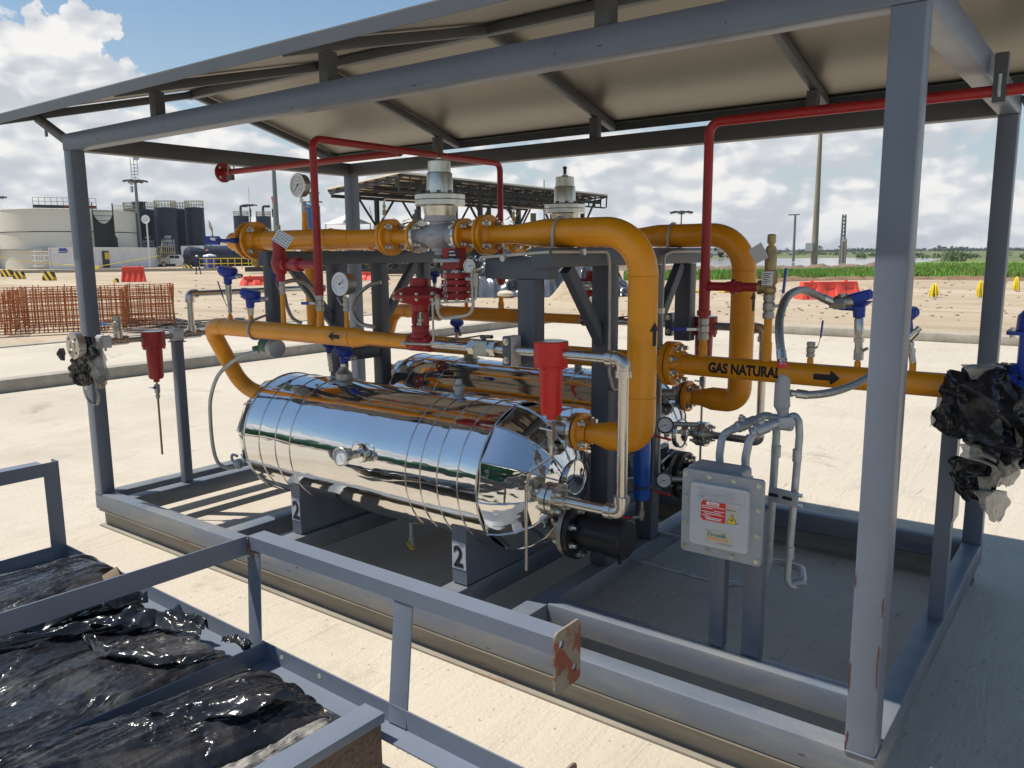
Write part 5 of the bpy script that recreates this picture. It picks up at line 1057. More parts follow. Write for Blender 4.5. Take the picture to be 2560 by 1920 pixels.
rag('clear_loop', t, [zz(300, 510, -.09), zz(330, 600, -.09), zz(385, 645, -.09), zz(405, 600, -.09), zz(385, 510, -.09)], [.015, .018, .02, .018, .012], m_clear, 6, w=6, depth_=.01, cr=.006)
rag('black_tuft', t, [zz(150, 250, -.18), zz(142, 290, -.185), zz(160, 335, -.18)], [.025, .05, .02], m_bag, 8, n=16, w=10, depth_=.02, cr=.012)
def zr(a, b, y): return at(2200+a*.3737, 780+b*.3737, y=y)
t = thing('plastic_wrap', 'large torn black and clear plastic wrap hanging from the right outlet pipe', 'plastic wrap', (4.35, 1.0, .8))
for y_ in (1.0,):
    rag('black_film', t, [zr(560, 380, y_), zr(570, 500, y_-.02), zr(560, 650, y_-.02), zr(520, 770, y_), zr(500, 830, y_)], [.16, .20, .22, .17, .05], m_bag, 11, depth_=.11, n=50, w=30)
    rag('black_film', t, [zr(740, 350, y_), zr(750, 480, y_-.04), zr(780, 650, y_-.05), zr(820, 800, y_-.05), zr(850, 920, y_-.04), zr(780, 1020, y_-.04)], [.12, .24, .27, .26, .30, .16], m_bag, 12, depth_=.12, n=60, w=34)
    rag('black_film', t, [zr(760, 960, y_-.05), zr(690, 1060, y_-.05), zr(640, 1150, y_-.05), zr(620, 1250, y_-.04)], [.26, .22, .15, .07], m_bag, 13, depth_=.07)
    for q_, (ax_, ay_, bx_, by_, w_) in enumerate(((600, 700, 590, 860, .05), (450, 600, 470, 790, .06), (870, 850, 915, 1060, .07), (700, 1100, 690, 1260, .05), (930, 700, 945, 960, .06))):
        rag('torn_strip', t, [zr(ax_, ay_, y_-.07), zr((ax_+bx_)/2+8, (ay_+by_)/2, y_-.08), zr(bx_, by_, y_-.07)], [w_, w_*.8, w_*.25], m_bag if q_ != 3 else m_clear, 30+q_, n=40, w=16, depth_=.03)
    rag('clear_film', t, [zr(690, 880, y_-.10), zr(760, 960, y_-.11), zr(840, 1050, y_-.10), zr(800, 1160, y_-.09)], [.16, .20, .10, .07], m_clear, 14, depth_=.04)
    rag('clear_film', t, [zr(620, 1200, y_-.08), zr(740, 1200, y_-.09), zr(770, 1300, y_-.09), zr(775, 1400, y_-.09)], [.05, .12, .09, .03], m_clear, 15, depth_=.03)
    rag('clear_film', t, [zr(640, 350, y_-.08), zr(660, 380, y_-.10), zr(640, 450, y_-.10)], [.10, .09, .03], m_clear, 16, n=16, w=12, depth_=.02)
    rag('clear_film', t, [zr(430, 570, y_-.02), zr(410, 680, y_-.03), zr(385, 760, y_-.03)], [.05, .06, .07], m_clear, 17, n=20, w=10, depth_=.02, cr=.01)
# ================================================================== FOREGROUND RACK AND WRAPPED BUNDLES
# the rack stands on timber packing, well above the slab
rk = thing('angle_iron_rack', 'low blue-grey angle-iron rack in the foreground with one rusty drilled end plate', 'rack', (2.5, -.7, G))
YF = -.648; Z0 = .020; ZT = .437
def Lb(p0, p1, prof, up=(0,0,1), name='rail', m=m_rack): k = MB(); k.prof(p0, p1, prof, up); return k.build(name, m, rk)
lr = Lb((.97, YF+.030, Z0), (4.62, YF-.065, Z0), [(0, 0), (-.073, 0), (-.073, .005), (-.005, .005), (-.005, .065), (0, .065)], name='lower_rail')
for x in (2.635, 2.83):
    yy = YF+.030-.095*(x-.97)/3.65; k = MB(); k.cyl((x, yy-.0052, Z0+.040), (x, yy-.0060, Z0+.040), .008, n=12); k.build('drilled_hole', mat('hole_light', (.5, .46, .38), .9), lr)
def bar(p0, p1, w, th, up, name): return sbeam(name, p0, p1, w=w, h=th, up=up, m=m_rack, par=rk, r=.0015)
bar((2.487, YF-.016, Z0+.002), (2.478, YF+.008, ZT-.047), .067, .006, (0,1,0), 'flat_post')
bar((3.185, YF-.034, Z0+.010), (3.185, YF+.006, ZT-.047), .073, .006, (0,1,0), 'flat_post')
Lb((2.458, YF, ZT), (3.713, YF, ZT), [(0, 0), (0, -.045), (.005, -.045), (.005, -.005), (.067, -.005), (.067, 0)], name='top_rail')
Lb((2.458, YF-.001, ZT), (2.402, -2.54, ZT), [(0, 0), (-.005, 0), (-.005, -.060), (-.05, -.060), (-.05, -.065), (0, -.065)], name='top_cross_rail')
Lb((2.548, YF-.018, Z0), (2.505, -2.54, Z0), [(0, 0), (0, .067), (-.005, .067), (-.005, .005), (-.06, .005), (-.06, 0)], name='lower_cross_rail')
k = MB(); rj = random.Random(9)      # rusty weld bead at the rail corner
for i in range(14): k.ball((2.459+rj.uniform(-.002, .004), YF-.002+rj.uniform(-.002, .002), ZT-.004-i*.0046), rj.uniform(.0025, .0045), 7)
k.build('rusty_weld', m_rustplate, rk)
k = MB(); k.plate((2.478, YF+.0035, ZT-.046), (1,0,0), (0,0,1), .0008, [(-.03, 0), (.03, 0), (.034, -.012), (.018, -.020), (.012, -.014), (-.006, -.030), (-.014, -.016), (-.030, -.024)]); k.build('rust_patch', m_rustplate, rk)
sbeam('box_rail', (3.160, YF-.098, .091), (3.125, -2.54, .091), w=.082, h=.030, m=m_rack, par=rk, r=.003)
m_timber = mat('weathered_wood', (.16, .105, .068), .8, var=.45, vs=6, stretch=(1, 10, 14), bump=.002, bs=30)
k = MB(); k.beam((3.158, YF-.105, -.065), (3.124, -2.54, -.065), .070, .278, r=.004); k.build('timber_packing', m_timber, rk)
k = MB(); k.beam((1.00, -1.7, -.095), (1.00, -.75, -.095), .09, .215, r=.004); k.build('timber_packing', m_timber, rk)
k = MB(); k.beam((4.50, -1.7, -.095), (4.50, -.75, -.095), .09, .215, r=.004); k.build('timber_packing', m_timber, rk)
XE = 1.026
k = MB(); k.box((XE-.005, -.685, Z0+.007), (XE, -.622, .476)); k.box((XE-.065, -.6225, Z0+.007), (XE-.0052, -.6175, .476)); k.build('left_post', m_rack, rk)
k = MB(); k.box((XE-.005, -2.2, .417), (XE, -.6853, .476)); k.box((XE-.065, -2.2, .471), (XE-.0052, -.6853, .476)); k.build('left_top_rail', m_rack, rk)
k = MB(); k.box((XE-.005, -2.2, Z0+.006), (XE, -.6853, Z0+.074)); k.box((XE+.0002, -2.2, Z0+.006), (XE+.060, -.70, Z0+.011)); k.build('left_lower_rail', m_rack, rk)
def plate_with_holes(c, w, h, th, holes_, m, par, name):
    """rounded plate in the YZ plane with real holes"""
    import bmesh
    out = rrect(w, h, .015, 5); bm = bmesh.new()
    def loop(pts):
        vs = [bm.verts.new((0, x, z)) for x, z in pts]; return [bm.edges.new((vs[i], vs[(i+1) % len(vs)])) for i in range(len(vs))]
    E = loop(out)
    for hx, hz, r in holes_: E += loop([(hx+r*math.cos(2*math.pi*i/16), hz+r*math.sin(2*math.pi*i/16)) for i in range(16)])
    bmesh.ops.triangle_fill(bm, use_beauty=True, use_dissolve=False, edges=E)
    ctr = [f for f in bm.faces if any((f.calc_center_median()-Vector((0, hx, hz))).length < r*.9 for hx, hz, r in holes_)]
    bmesh.ops.delete(bm, geom=ctr, context='FACES_ONLY')
    me = bpy.data.meshes.new(name); bm.to_mesh(me); bm.free(); me.materials.append(m)
    o = bpy.data.objects.new(name, me); sc.collection.objects.link(o); o.parent = par; o.location = Vector(c)-par.location
    md = o.modifiers.new('thickness', 'SOLIDIFY'); md.thickness = th; md.offset = 0; return o
plate_with_holes((3.719, YF+.040, .377), .116, .164, .006, [(-.029, .045, .011), (.031, -.041, .011)], m_rustplate, rk, 'end_plate')
plate_with_holes((3.762, YF-.036, .050), .104, .147, .006, [(-.026, .040, .0105)], m_rustplate, rk, 'end_plate')
def ridge(p, s): return 1-abs(noise.noise(p*s))*2
def bundle(name, label, end, dirn, length, w, h, seed, end_round=.10, m=m_bag, base=Z0+.004, nx=190, ny=300, flat=.5, wave=.02, big=1.0, fine=1.0, cross=1.0, lump=1.0):
    """film-wrapped load: low mound carrying separate long creases, cross wrinkles and a loose torn end"""
    end = Vector((end[0], end[1], 0)); dirn = Vector((dirn[0], dirn[1], 0)).normalized(); sd_ = Vector((-dirn.y, dirn.x, 0))
    t = thing(name, label, 'wrapped bundle', (end.x, end.y, base)); vs = []; fs = []; sd = Vector((seed*3.1, seed*1.7, seed*.9))
    X, Y = np.meshgrid(np.linspace(-w/2, w/2, nx+1), length*np.linspace(0, 1, ny+1)**1.1)
    Fd = big*folds(X, Y, int(30*w/.5), seed, 90, 8, (.25, .9), (.012, .034), (.20, .45))
    Fd += fine*folds(X, Y, int(75*w/.5), seed+9, 89, 9, (.12, .5), (.005, .010), (.20, .48))
    Fd += cross*folds(X, Y, int(34*w/.5), seed+19, 20, 50, (.03, .14), (.006, .014), (.15, .42))
    for i in range(ny+1):
        ty = (i/ny)**1.1; s_ = length*ty; e = min(1.0, s_/end_round); prof = math.sqrt(max(0.0, 1-(1-e)**2))
        wj = w*(.82+.18*prof)*(1+.07*noise.noise(Vector((0, s_*3, seed)))); cx = wave*noise.noise(Vector((s_*2.2, seed, 4)))*2
        for j in range(nx+1):
            x = j/nx*2-1; tr = cx+x*wj/2; so = s_+(.07*noise.noise(Vector((x*2.5, seed, 2)))+.030*noise.noise(Vector((x*9, seed, 2))))*(1-ty)
            b = max(0, 1-abs(x)**(2/(1-flat)))**.5; p = end+dirn*so+sd_*tr; pn = Vector((tr, so, 0))+sd
            z = base+h*prof*b*(1+lump*.22*noise.noise(pn*2.4))+float(Fd[i, j])*(.25+.75*b*min(1, prof*1.3))+.0012*noise.noise(pn*70)
            vs.append((p.x, p.y, max(z, base+.0005*i/ny) if 0 < j < nx and i else base-.004))
    for i in range(ny):
        for j in range(nx): a = i*(nx+1)+j; fs.append((a, a+1, a+nx+2, a+nx+1))
    k = MB(); k.add(vs, fs); k.build('film', m, t, sharp=89); return t
b1 = bundle('wrapped_bundle', 'black film-wrapped bundle farthest left, its open brown end poking past the top rail', (1.42, -.62), (-.10, -1), 1.7, .50, .115, 1, end_round=.10, base=.010, flat=.35, cross=1.4)
bundle('wrapped_bundle', 'wide flat black film-wrapped bundle lying between the two cross rails', (2.10, -.715), (-.06, -1), 1.7, .86, .042, 2, end_round=.06, flat=.84, m=m_bag2, nx=300, big=1.25, cross=.6, lump=1.6)
bundle('wrapped_bundle', 'plump crinkled black bundle right of the lower cross rail', (2.84, -.765), (-.16, -1), 1.3, .40, .120, 3, end_round=.15, flat=.15, cross=1.7, fine=1.2)
m_film = plastic('dusty_grey_film', (.055, .055, .058), .36, 8, .002, var=.6, c2=(.36, .34, .30), aniso=(3, .4, 1))
bundle('wrapped_bundle', 'grey dusty stretch-film bundle at the bottom beside the box rail', (2.98, -.79), (-.04, -1), 1.6, .30, .030, 4, end_round=.06, m=m_film, flat=.8, nx=120, fine=1.3)
k = MB(); k.lathe((1.62, -.665, .075), (.35, .85, .35), [(-.06, .060), (0, .066), (.002, .056), (-.03, .050), (-.031, .001)], 20); k.build('cardboard_end', mat('cardboard', (.16, .11, .07), .8, var=.3), b1)

# loose flaps of film lying over the bundles
def flap(par, pts, wd, seed, m):
    P_ = [Vector(p) for p in pts]; n, w = 70, 14; vs = []; fs = []; Lt = sum((P_[i+1]-P_[i]).length for i in range(len(P_)-1))
    X, Y = np.meshgrid(np.linspace(-wd/2, wd/2, w+1), np.linspace(0, Lt, n+1)); D_ = folds(X, Y, 16, seed, 90, 15, (Lt*.2, Lt*.6), (wd*.10, wd*.3), (.4, .9))
    for i in range(n+1):
        f = i/n*(len(P_)-1); a = int(min(f, len(P_)-2)); c = P_[a].lerp(P_[a+1], f-a); d = (P_[a+1]-P_[a]).normalized(); sd_ = Vector((-d.y, d.x, 0)).normalized()
        for j in range(w+1):
            x = j/w-.5; wj = wd*(.35+.65*math.sin(math.pi*min(1, (i+3)/(n*.9))) if i < n*.9 else .35)*(1+.3*noise.noise(Vector((i*.13, seed, x > 0)))); vs.append(c+sd_*x*wj+Vector((0, 0, float(D_[i, j])*1.3+.012*(1-4*x*x)+.004*noise.noise(Vector((i*.3, j*.5, seed))))))
    for i in range(n):
        for j in range(w): a = i*(w+1)+j; fs.append((a, a+1, a+w+2, a+w+1))
    k = MB(); k.add(vs, fs); o = k.build('loose_flap', m, par, sharp=89); md = o.modifiers.new('thickness', 'SOLIDIFY'); md.thickness = .001
W2 = bpy.data.objects['wrapped_bundle.001']; W3 = bpy.data.objects['wrapped_bundle.002']
flap(W2, [(2.46, -.80, .078), (2.40, -.92, .080), (2.18, -1.02, .082), (2.00, -1.00, .085)], .07, 3, m_bag)
flap(W2, [(2.30, -.735, .074), (2.12, -.80, .085), (1.95, -.95, .086), (1.82, -1.25, .08)], .09, 4, m_bag)
flap(W2, [(2.52, -.70, .075), (2.47, -.735, .095), (2.43, -.75, .085)], .05, 5, m_bag)
flap(W2, [(1.86, -.70, .07), (1.80, -.85, .088), (1.78, -1.1, .088), (1.72, -1.4, .08)], .12, 6, m_bag)
flap(W3, [(2.96, -.86, .125), (2.92, -.98, .14), (2.80, -1.10, .13), (2.70, -1.22, .08)], .08, 7, m_bag)
# ================================================================== GROUND
def ground_mat(name, kind):
    m = bpy.data.materials.new(name); m.use_nodes = True; nt = m.node_tree; N = nt.nodes; L = nt.links; b = N['Principled BSDF']
    tc = N.new('ShaderNodeTexCoord'); O = tc.outputs['Object']
    def noi(scale, det=8, rough=.6, st=(1,1,1), dist=0, rot=0):
        mp = N.new('ShaderNodeMapping'); mp.inputs['Scale'].default_value = st; mp.inputs['Rotation'].default_value = (0,0,rot); L.new(O, mp.inputs[0])
        n = N.new('ShaderNodeTexNoise'); n.inputs['Scale'].default_value = scale; n.inputs['Detail'].default_value = det; n.inputs['Roughness'].default_value = rough; n.inputs['Distortion'].default_value = dist
        L.new(mp.outputs[0], n.inputs['Vector']); return n.outputs['Fac']
    def rng(x, a, b_, c, d):
        r = N.new('ShaderNodeMapRange'); r.inputs[1].default_value = a; r.inputs[2].default_value = b_; r.inputs[3].default_value = c; r.inputs[4].default_value = d; L.new(x, r.inputs[0]); return r.outputs[0]
    def mix(f, a, b_, mode='MIX'):
        x = N.new('ShaderNodeMix'); x.data_type = 'RGBA'; x.blend_type = mode
        L.new(f, x.inputs['Factor']) if not isinstance(f, float) else setattr(x.inputs['Factor'], 'default_value', f)
        for k, v in (('A', a), ('B', b_)):
            if isinstance(v, tuple): x.inputs[k].default_value = (*v, 1)
            else: L.new(v, x.inputs[k])
        return x.outputs['Result']
    def bump(h, d, prev=None):
        bp = N.new('ShaderNodeBump'); bp.inputs['Distance'].default_value = d; L.new(h, bp.inputs['Height'])
        if prev: L.new(prev, bp.inputs['Normal'])
        return bp.outputs[0]
    if kind == 'slab':
        c = mix(rng(noi(.55, 5), .35, .68, 0, 1), (.505, .445, .355), (.565, .50, .405))
        c = mix(rng(noi(2.6, 9, .7), .58, .74, 0, .6), c, (.41, .365, .295))           # dusty patches
        c = mix(rng(noi(7, 10, .75, (1, .16, 1), 1.2, .25), (.62), .68, 0, .8), c, (.22, .19, .145))  # broom-scratch scars
        c = mix(rng(noi(38, 3, .6), .66, .72, 0, .8), c, (.22, .19, .15))            # small pits and grit
        c = mix(rng(noi(1.1, 8, .7, (1,1,1), .6), .60, .74, 0, .7), c, (.25, .205, .15)); c = mix(rng(noi(.35, 7, .7, (1,1,1), .4), .52, .70, 0, .55), c, (.33, .275, .20))
        L.new(c, b.inputs['Base Color']); b.inputs['Roughness'].default_value = .85
        n = bump(noi(70, 6), .005); n = bump(noi(9, 8, .6, (1, .15, 1), .8, .25), .014, n); L.new(n, b.inputs['Normal'])
    elif kind == 'dirt':
        c = mix(rng(noi(.12, 6), .35, .65, 0, 1), (.42, .325, .22), (.50, .41, .295))
        c = mix(rng(noi(.5, 9, .7, (.25, 1.6, 1), .6, .55), .50, .62, 0, .8), c, (.32, .235, .15))    # tyre and wash streaks
        c = mix(rng(noi(2.5, 10, .75), .60, .72, 0, .6), c, (.25, .17, .10))
        c = mix(rng(noi(.06, 5, .6, (.5, 2, 1), 0, .4), .58, .64, 0, .8), c, (.52, .43, .31))
        L.new(c, b.inputs['Base Color']); b.inputs['Roughness'].default_value = .95
        n = bump(noi(1.6, 10, .65), .10); n = bump(noi(12, 8), .02, n); L.new(n, b.inputs['Normal'])
    elif kind == 'plain':
        c = mix(rng(noi(.012, 8, .6, (1, 1, 1), .5), .42, .58, 0, 1), (.085, .13, .035), (.17, .17, .065))
        c = mix(rng(noi(.05, 9, .7), .56, .68, 0, .8), c, (.035, .07, .022))
        c = mix(rng(noi(.02, 4, .6, (.2, 3, 1)), .62, .68, 0, .7), c, (.36, .29, .18))
        L.new(c, b.inputs['Base Color']); b.inputs['Roughness'].default_value = .95
    elif kind == 'kerb':
        c = mix(rng(noi(3, 8, .7), .4, .65, 0, 1), (.42, .38, .31), (.30, .27, .215)); c = mix(rng(noi(14, 6), .62, .72, 0, .6), c, (.16, .14, .11))
        L.new(c, b.inputs['Base Color']); b.inputs['Roughness'].default_value = .9; L.new(bump(noi(30, 6), .006), b.inputs['Normal'])
    return m
def sheet(name, pts, z, m, label=None):
    k = MB(); k.add([(x, y, z) for x, y in pts], [tuple(range(len(pts)))]); o = k.build(name, m, flat=True); return struct(o, label)
sheet('ground', [(-4000, -2000), (2500, -2000), (2500, 5000), (-4000, 5000)], G-.13, ground_mat('plain_mat', 'plain'))
# raised construction pad (dirt): big polygon
m_dirt = ground_mat('dirt_mat', 'dirt')
sheet('dirt_yard', [(-150, -60), (60, -60), (60, 43), (0, 46), (-9.5, 47.5), (-13.5, 66), (-22, 77), (-60, 105), (-150, 160)], G-.012, m_dirt)
sheet('concrete_slab', [(-5.66, -40), (40, -40), (40, 13.35), (-5.66, 13.35)], G, ground_mat('slab_mat', 'slab'))
m_kerb = ground_mat('kerb_mat', 'kerb')
def kerb(a, b_, name='kerb'):
    k = MB(); k.beam(a, b_, .26, .19, r=.02); return struct(k.build(name, m_kerb))
kerb((-5.80, -40, G+.06), (-5.80, 13.36, G+.06)); kerb((-5.93, 13.495, G+.06), (40, 13.495, G+.06))
# second low slab strip with its own edge on the left
sheet('concrete_strip', [(-10.4, -40), (-5.935, -40), (-5.935, 13.3), (-10.4, 13.1)], G+.055, bpy.data.materials['slab_mat'])
k = MB(); k.box((-10.6, -40, G-.1), (-10.401, 13.3, G+.075)); struct(k.build('strip_edge', m_kerb))
# rough ridge of spoil and stones along the grass
def gp(u, v): return at(u, v, z=G)
def zh(p, v): # z of the point above ground point p that shows at photo row v
    lo, hi = -1.0, 60.0
    for _ in range(50):
        mid = (lo+hi)/2; d = np.array((p[0], p[1], mid))-CAM; row = 960-FOC*(d@BU)/(d@BF)
        if row > v: lo = mid
        else: hi = mid
    return lo
def mound(name, label, pts, hgt, wid, m, seed, kind='structure', n=60, w=14, rough=.5):
    S_ = [Vector((p[0], p[1], 0)) for p in pts]; vs = []; fs = []
    for i in range(n+1):
        f = i/n*(len(S_)-1); a = int(min(f, len(S_)-2)); c = S_[a].lerp(S_[a+1], f-a); d = (S_[a+1]-S_[a]).normalized(); q = Vector((-d.y, d.x, 0))
        end = min(1, min(i, n-i)/6)
        for j in range(w+1):
            x = j/w*2-1; p = c+q*x*wid/2; hh = hgt*end*(1-x*x)**.8*(.65+.9*abs(noise.noise(Vector((p.x*.35+seed, p.y*.35, 0))))+rough*noise.noise(Vector((p.x*1.6, p.y*1.6, seed))))
            vs.append((p.x, p.y, G-.02+max(0, hh)))
    for i in range(n):
        for j in range(w): a = i*(w+1)+j; fs.append((a, a+1, a+w+2, a+w+1))
    k = MB(); k.add(vs, fs); o = k.build(name, m); o['kind'] = kind
    if label: o['label'] = label
    return o
m_spoil = mat('spoil_earth', (.22, .14, .08), .95, var=.4, vs=2, bump=.05, bs=8)
m_grass = mat('grass_blades', (.17, .33, .04), .75, var=.45, vs=.5, col2=(.20, .22, .05), c2t=(.5, .6), c2s=.3)
m_grassd = mat('grass_soil', (.16, .24, .05), .95, var=.4, vs=1.2)
# grass belt beyond the yard
g1 = [gp(1560, 702), gp(1800, 699), gp(1984, 698), gp(2150, 694), gp(2330, 692), gp(2560, 694), gp(2700, 696)]
g2 = [gp(2700, 655), gp(2440, 652), gp(2330, 653), gp(2200, 662), gp(1984, 676), gp(1800, 677), gp(1560, 678)]
k = MB(); k.add([(p.x, p.y, G+.0) for p in g1+g2], [tuple(range(len(g1+g2)))]); struct(k.build('grass_bank_base', m_grassd, flat=True))
def grass(name, label, n, region, hmin, hmax, m, seed):
    rnd = random.Random(seed); vs = []; fs = []
    for i in range(n):
        u = rnd.uniform(region[0], region[1]); tt = rnd.random()
        def edge(tab): 
            for a, b_ in zip(tab, tab[1:]):
                if a[0] <= u <= b_[0]: return a[1]+(b_[1]-a[1])*(u-a[0])/(b_[0]-a[0])
            return tab[-1][1]
        lo, hi = edge(region[2]), edge(region[3]); v = lo+(hi-lo)*tt
        p = gp(u, v); h = rnd.uniform(hmin, hmax); w = h*.09+.02; a = rnd.uniform(0, 6.3); dx, dy = math.cos(a)*w, math.sin(a)*w; l = rnd.uniform(-.3, .3)*h
        o = len(vs); vs += [(p.x-dx, p.y-dy, G-.02), (p.x+dx, p.y+dy, G-.02), (p.x+l*.4+dx*.6, p.y+dy*.6, G+h*.6), (p.x+l, p.y+l*.3, G+h)]; fs += [(o, o+1, o+2), (o, o+2, o+3)]
    k = MB(); k.add(vs, fs); o = k.build(name, m, flat=True); o['kind'] = 'stuff'; o['label'] = label; return o
grass('grass', 'bright green grass belt along the far edge of the yard', 26000, (1560, 2640, [(1560, 701), (1984, 697), (2330, 691), (2640, 695)], [(1560, 684), (1900, 680), (2100, 676), (2200, 668), (2330, 660), (2640, 660)]), .10, .38, m_grass, 3)
mound('spoil_ridge', 'low ridge of dug brown earth and stones before the grass', [gp(u, v) for u, v in ((1860, 706), (2000, 701), (2200, 698), (2400, 698), (2640, 700))], .20, 1.2, m_spoil, 3, n=160)
mound('earth_bank', 'long brown earth bank in front of the pond', [gp(u, v) for u, v in ((1380, 676), (1700, 675), (1950, 674), (2020, 674), (2150, 672), (2230, 671))], .42, 4.0, mat('bank_earth', (.20, .145, .10), .95, var=.35, vs=1), 5, n=160)
# pond
m_water = mat('pond_water', (.30, .29, .26), .10, var=.05, spec=.5)
sheet('water', [tuple(gp(u, v)[:2]) for u, v in ((1180, 668), (2120, 664.5), (2260, 660), (2378, 645), (2120, 643.5), (1560, 648), (1180, 652))], G-.09, m_water)
# dark band of brush on the horizon: scattered low trees
def clump(k, c, R, n, rnd, sq=.7):
    for i in range(n):
        d = Vector((rnd.gauss(0, 1), rnd.gauss(0, 1), rnd.gauss(0, 1))).normalized()*R*rnd.random()**.4; d.z *= sq; p = c+d; s = R*rnd.uniform(.10, .24)
        a = Vector((rnd.gauss(0,1), rnd.gauss(0,1), rnd.gauss(0,1))).normalized(); u = a.orthogonal().normalized(); w = a.cross(u); k.add([p-u*s-w*s*.6, p+u*s-w*s*.6, p+w*s], [(0, 1, 2)])
m_far = mat('far_foliage', (.04, .07, .04), .9, var=.4, vs=.03)
rnd = random.Random(12); k = MB()
for i in range(560):
    u = rnd.uniform(1380, 2640); D = rnd.uniform(900, 1500); d = BF+BR*(u-1280)/FOC; d = Vector((d[0], d[1], 0)).normalized(); p = Vector((CAM[0], CAM[1], 0))+d*D
    R = rnd.uniform(1.8, 3.6) if rnd.random() > .08 else rnd.uniform(3.6, 5.5); clump(k, Vector((p.x, p.y, G+R*.3)), R*1.7, 46, rnd, .40)
o = k.build('woodland', m_far, flat=True); o['kind'] = 'stuff'; o['label'] = 'dark far-off belt of woodland on the flat horizon'
k = MB(); m_scrub = mat('scrub_foliage', (.05, .10, .025), .9, var=.4, vs=.1)
for i in range(150):
    u = rnd.uniform(1500, 2640); v = rnd.uniform(633, 648) if u > 2150 else rnd.uniform(633, 638); p = gp(u, v); R = rnd.uniform(.5, 1.2)*(1 if v > 640 else 1.3); clump(k, Vector((p.x, p.y, G+R*.25)), R*1.3, 34, rnd, .45)
o = k.build('scrub', m_scrub, flat=True); o['kind'] = 'stuff'; o['label'] = 'low green scrub spread over the plain behind the pond'
# solitary trees on the skyline
for i, (u, h_) in enumerate(((2027, 7), (1958, 4.5), (2205, 5.5), (2330, 6), (2480, 5.5))):
    d = BF+BR*(u-1280)/FOC; d = Vector((d[0], d[1], 0)).normalized(); p = Vector((CAM[0], CAM[1], 0))+d*700
    lab = ('dark lone tree right behind the wooden pole on the skyline', 'small dark tree on the skyline far left of the wooden pole', 'rounded dark tree on the skyline between the poles and the corner post', 'broad dark tree on the skyline just right of the corner post', 'dark tree on the skyline at the right, near the back post')[i]
    t = thing('tree', lab, 'tree', (p.x, p.y, G), 'trees on the skyline'); kk = MB()
    for q in range(4): clump(kk, Vector((p.x+rnd.uniform(-3, 3), p.y+rnd.uniform(-3, 3), G+h_*rnd.uniform(.45, .8))), h_*.26, 60, rnd, .8)
    kk.build('crown', m_far, t, flat=True); kk = MB(); kk.cyl((p.x, p.y, G-.2), (p.x, p.y, G+h_*.6), h_*.03, h_*.015, 8); kk.build('trunk', m_spoil, t)
# agave clump and loose yellow markers
m_agave = mat('agave_leaf', (.10, .14, .05), .7, var=.3)
p = gp(2385, 654); t = thing('agave_plant', 'spiky dark agave-like plant at the end of the pond', 'plant', p); k = MB()
for i in range(34):
    a = rnd.uniform(0, 6.3); e = rnd.uniform(.5, 1.4); d = Vector((math.cos(a)*math.cos(e), math.sin(a)*math.cos(e), math.sin(e))); b0 = Vector(p)+Vector((rnd.uniform(-1.6, 1.6), rnd.uniform(-1.6, 1.6), 0)); k.cyl(b0, b0+d*rnd.uniform(1.2, 2.6), .12, .01, 5)
k.build('leaves', m_agave, t)
m_tapey = mat('yellow_tape', (.80, .60, .03), .5, var=.1)
for i, (u, v, h, w_, lab) in enumerate(((2335, 743, .92, 26, 'bundle of yellow caution ribbons left of the back-right post'), (2449, 744, 1.15, 20, 'taller bundle of yellow caution ribbons touching the back-right post'), (2540, 727, .95, 18, 'small bundle of yellow caution ribbons right of the back-right post'))):
    p = gp(u, v); t = thing('ribbon_bundle', lab, 'marker', p, 'caution ribbon bundles'); k = MB(); hh = px2u(h*37, p); W_ = px2u(w_, p)/2
    MB().cyl(p, p+Vector((0,0,hh*.95)), .02, n=8).build('stake', m_spoil, t)
    for q in range(26):
        a = rnd.uniform(0, 6.3); r_ = W_*rnd.uniform(.35, 1); k.tube([p+Vector((0,0,hh)), p+Vector((math.cos(a)*r_*.5, math.sin(a)*r_*.5, hh*.85)), p+Vector((math.cos(a)*r_, math.sin(a)*r_, hh*rnd.uniform(.0, .3)))], .022, n=4)
    k.build('ribbons', m_tapey, t)
for i, (u, v, lab) in enumerate(((1735, 731, 'loose yellow tape lying on the dirt left of the red riser'), (1812, 731, 'loose yellow tape lying on the dirt between red riser and yellow pipe'))):
    p = gp(u, v); k = MB()
    for q in range(8): a = rnd.uniform(0, 6.3); k.tube([p+Vector((math.cos(a+c)*rnd.uniform(.05,.30), math.sin(a+c)*.3, rnd.uniform(.01, .08))) for c in (0, .8, 1.9, 2.6)], .022, n=4)
    tag(k.build('caution_tape', m_tapey), lab, 'tape', 'loose caution tape')
# ------------------------------------------------------------------ poles
def pole_at(name, label, u, v, vtop, r0, m, utop=None, cat='pole', r1=None, group=None):
    p = gp(u, v); z = zh(p, vtop); t = thing(name, label, cat, p, group); k = MB(); k.cyl(p, (p.x, p.y, z), r0, r1 or r0*.6, 14); k.build('shaft', m, t); return t, p, z
m_wood = mat('pole_concrete', (.30, .26, .20), .85, var=.3, vs=.6, stretch=(6, 6, .5))
m_polesteel = mat('pole_steel', (.20, .22, .22), .5, .5, var=.15)
t, p, z = pole_at('utility_pole', 'tall weathered tapering pole with a small grey box near its foot, right of the riser', 2034, 672, 250, .30, m_wood, r1=.13)
k = MB(); k.box((p.x+.05, p.y-.85, G+.95+.6), (p.x-.55, p.y-.30, G+1.75+.5)); k.build('meter_box', m_galv, t)
t, p, z = pole_at('light_pole', 'thin dark pole with tiny head between the yellow bend and the wooden pole', 1983, 654, 538, .22, m_polesteel, r1=.14); k = MB(); k.box((p.x-.9, p.y-.5, z), (p.x+.5, p.y+.5, z+.15)); k.build('lamp_head', m_polesteel, t)
p = gp(2104, 660); z = zh(p, 536); t = thing('lattice_pole', 'twin-legged ladder-like electricity pole behind the concrete marker', 'pole', p)
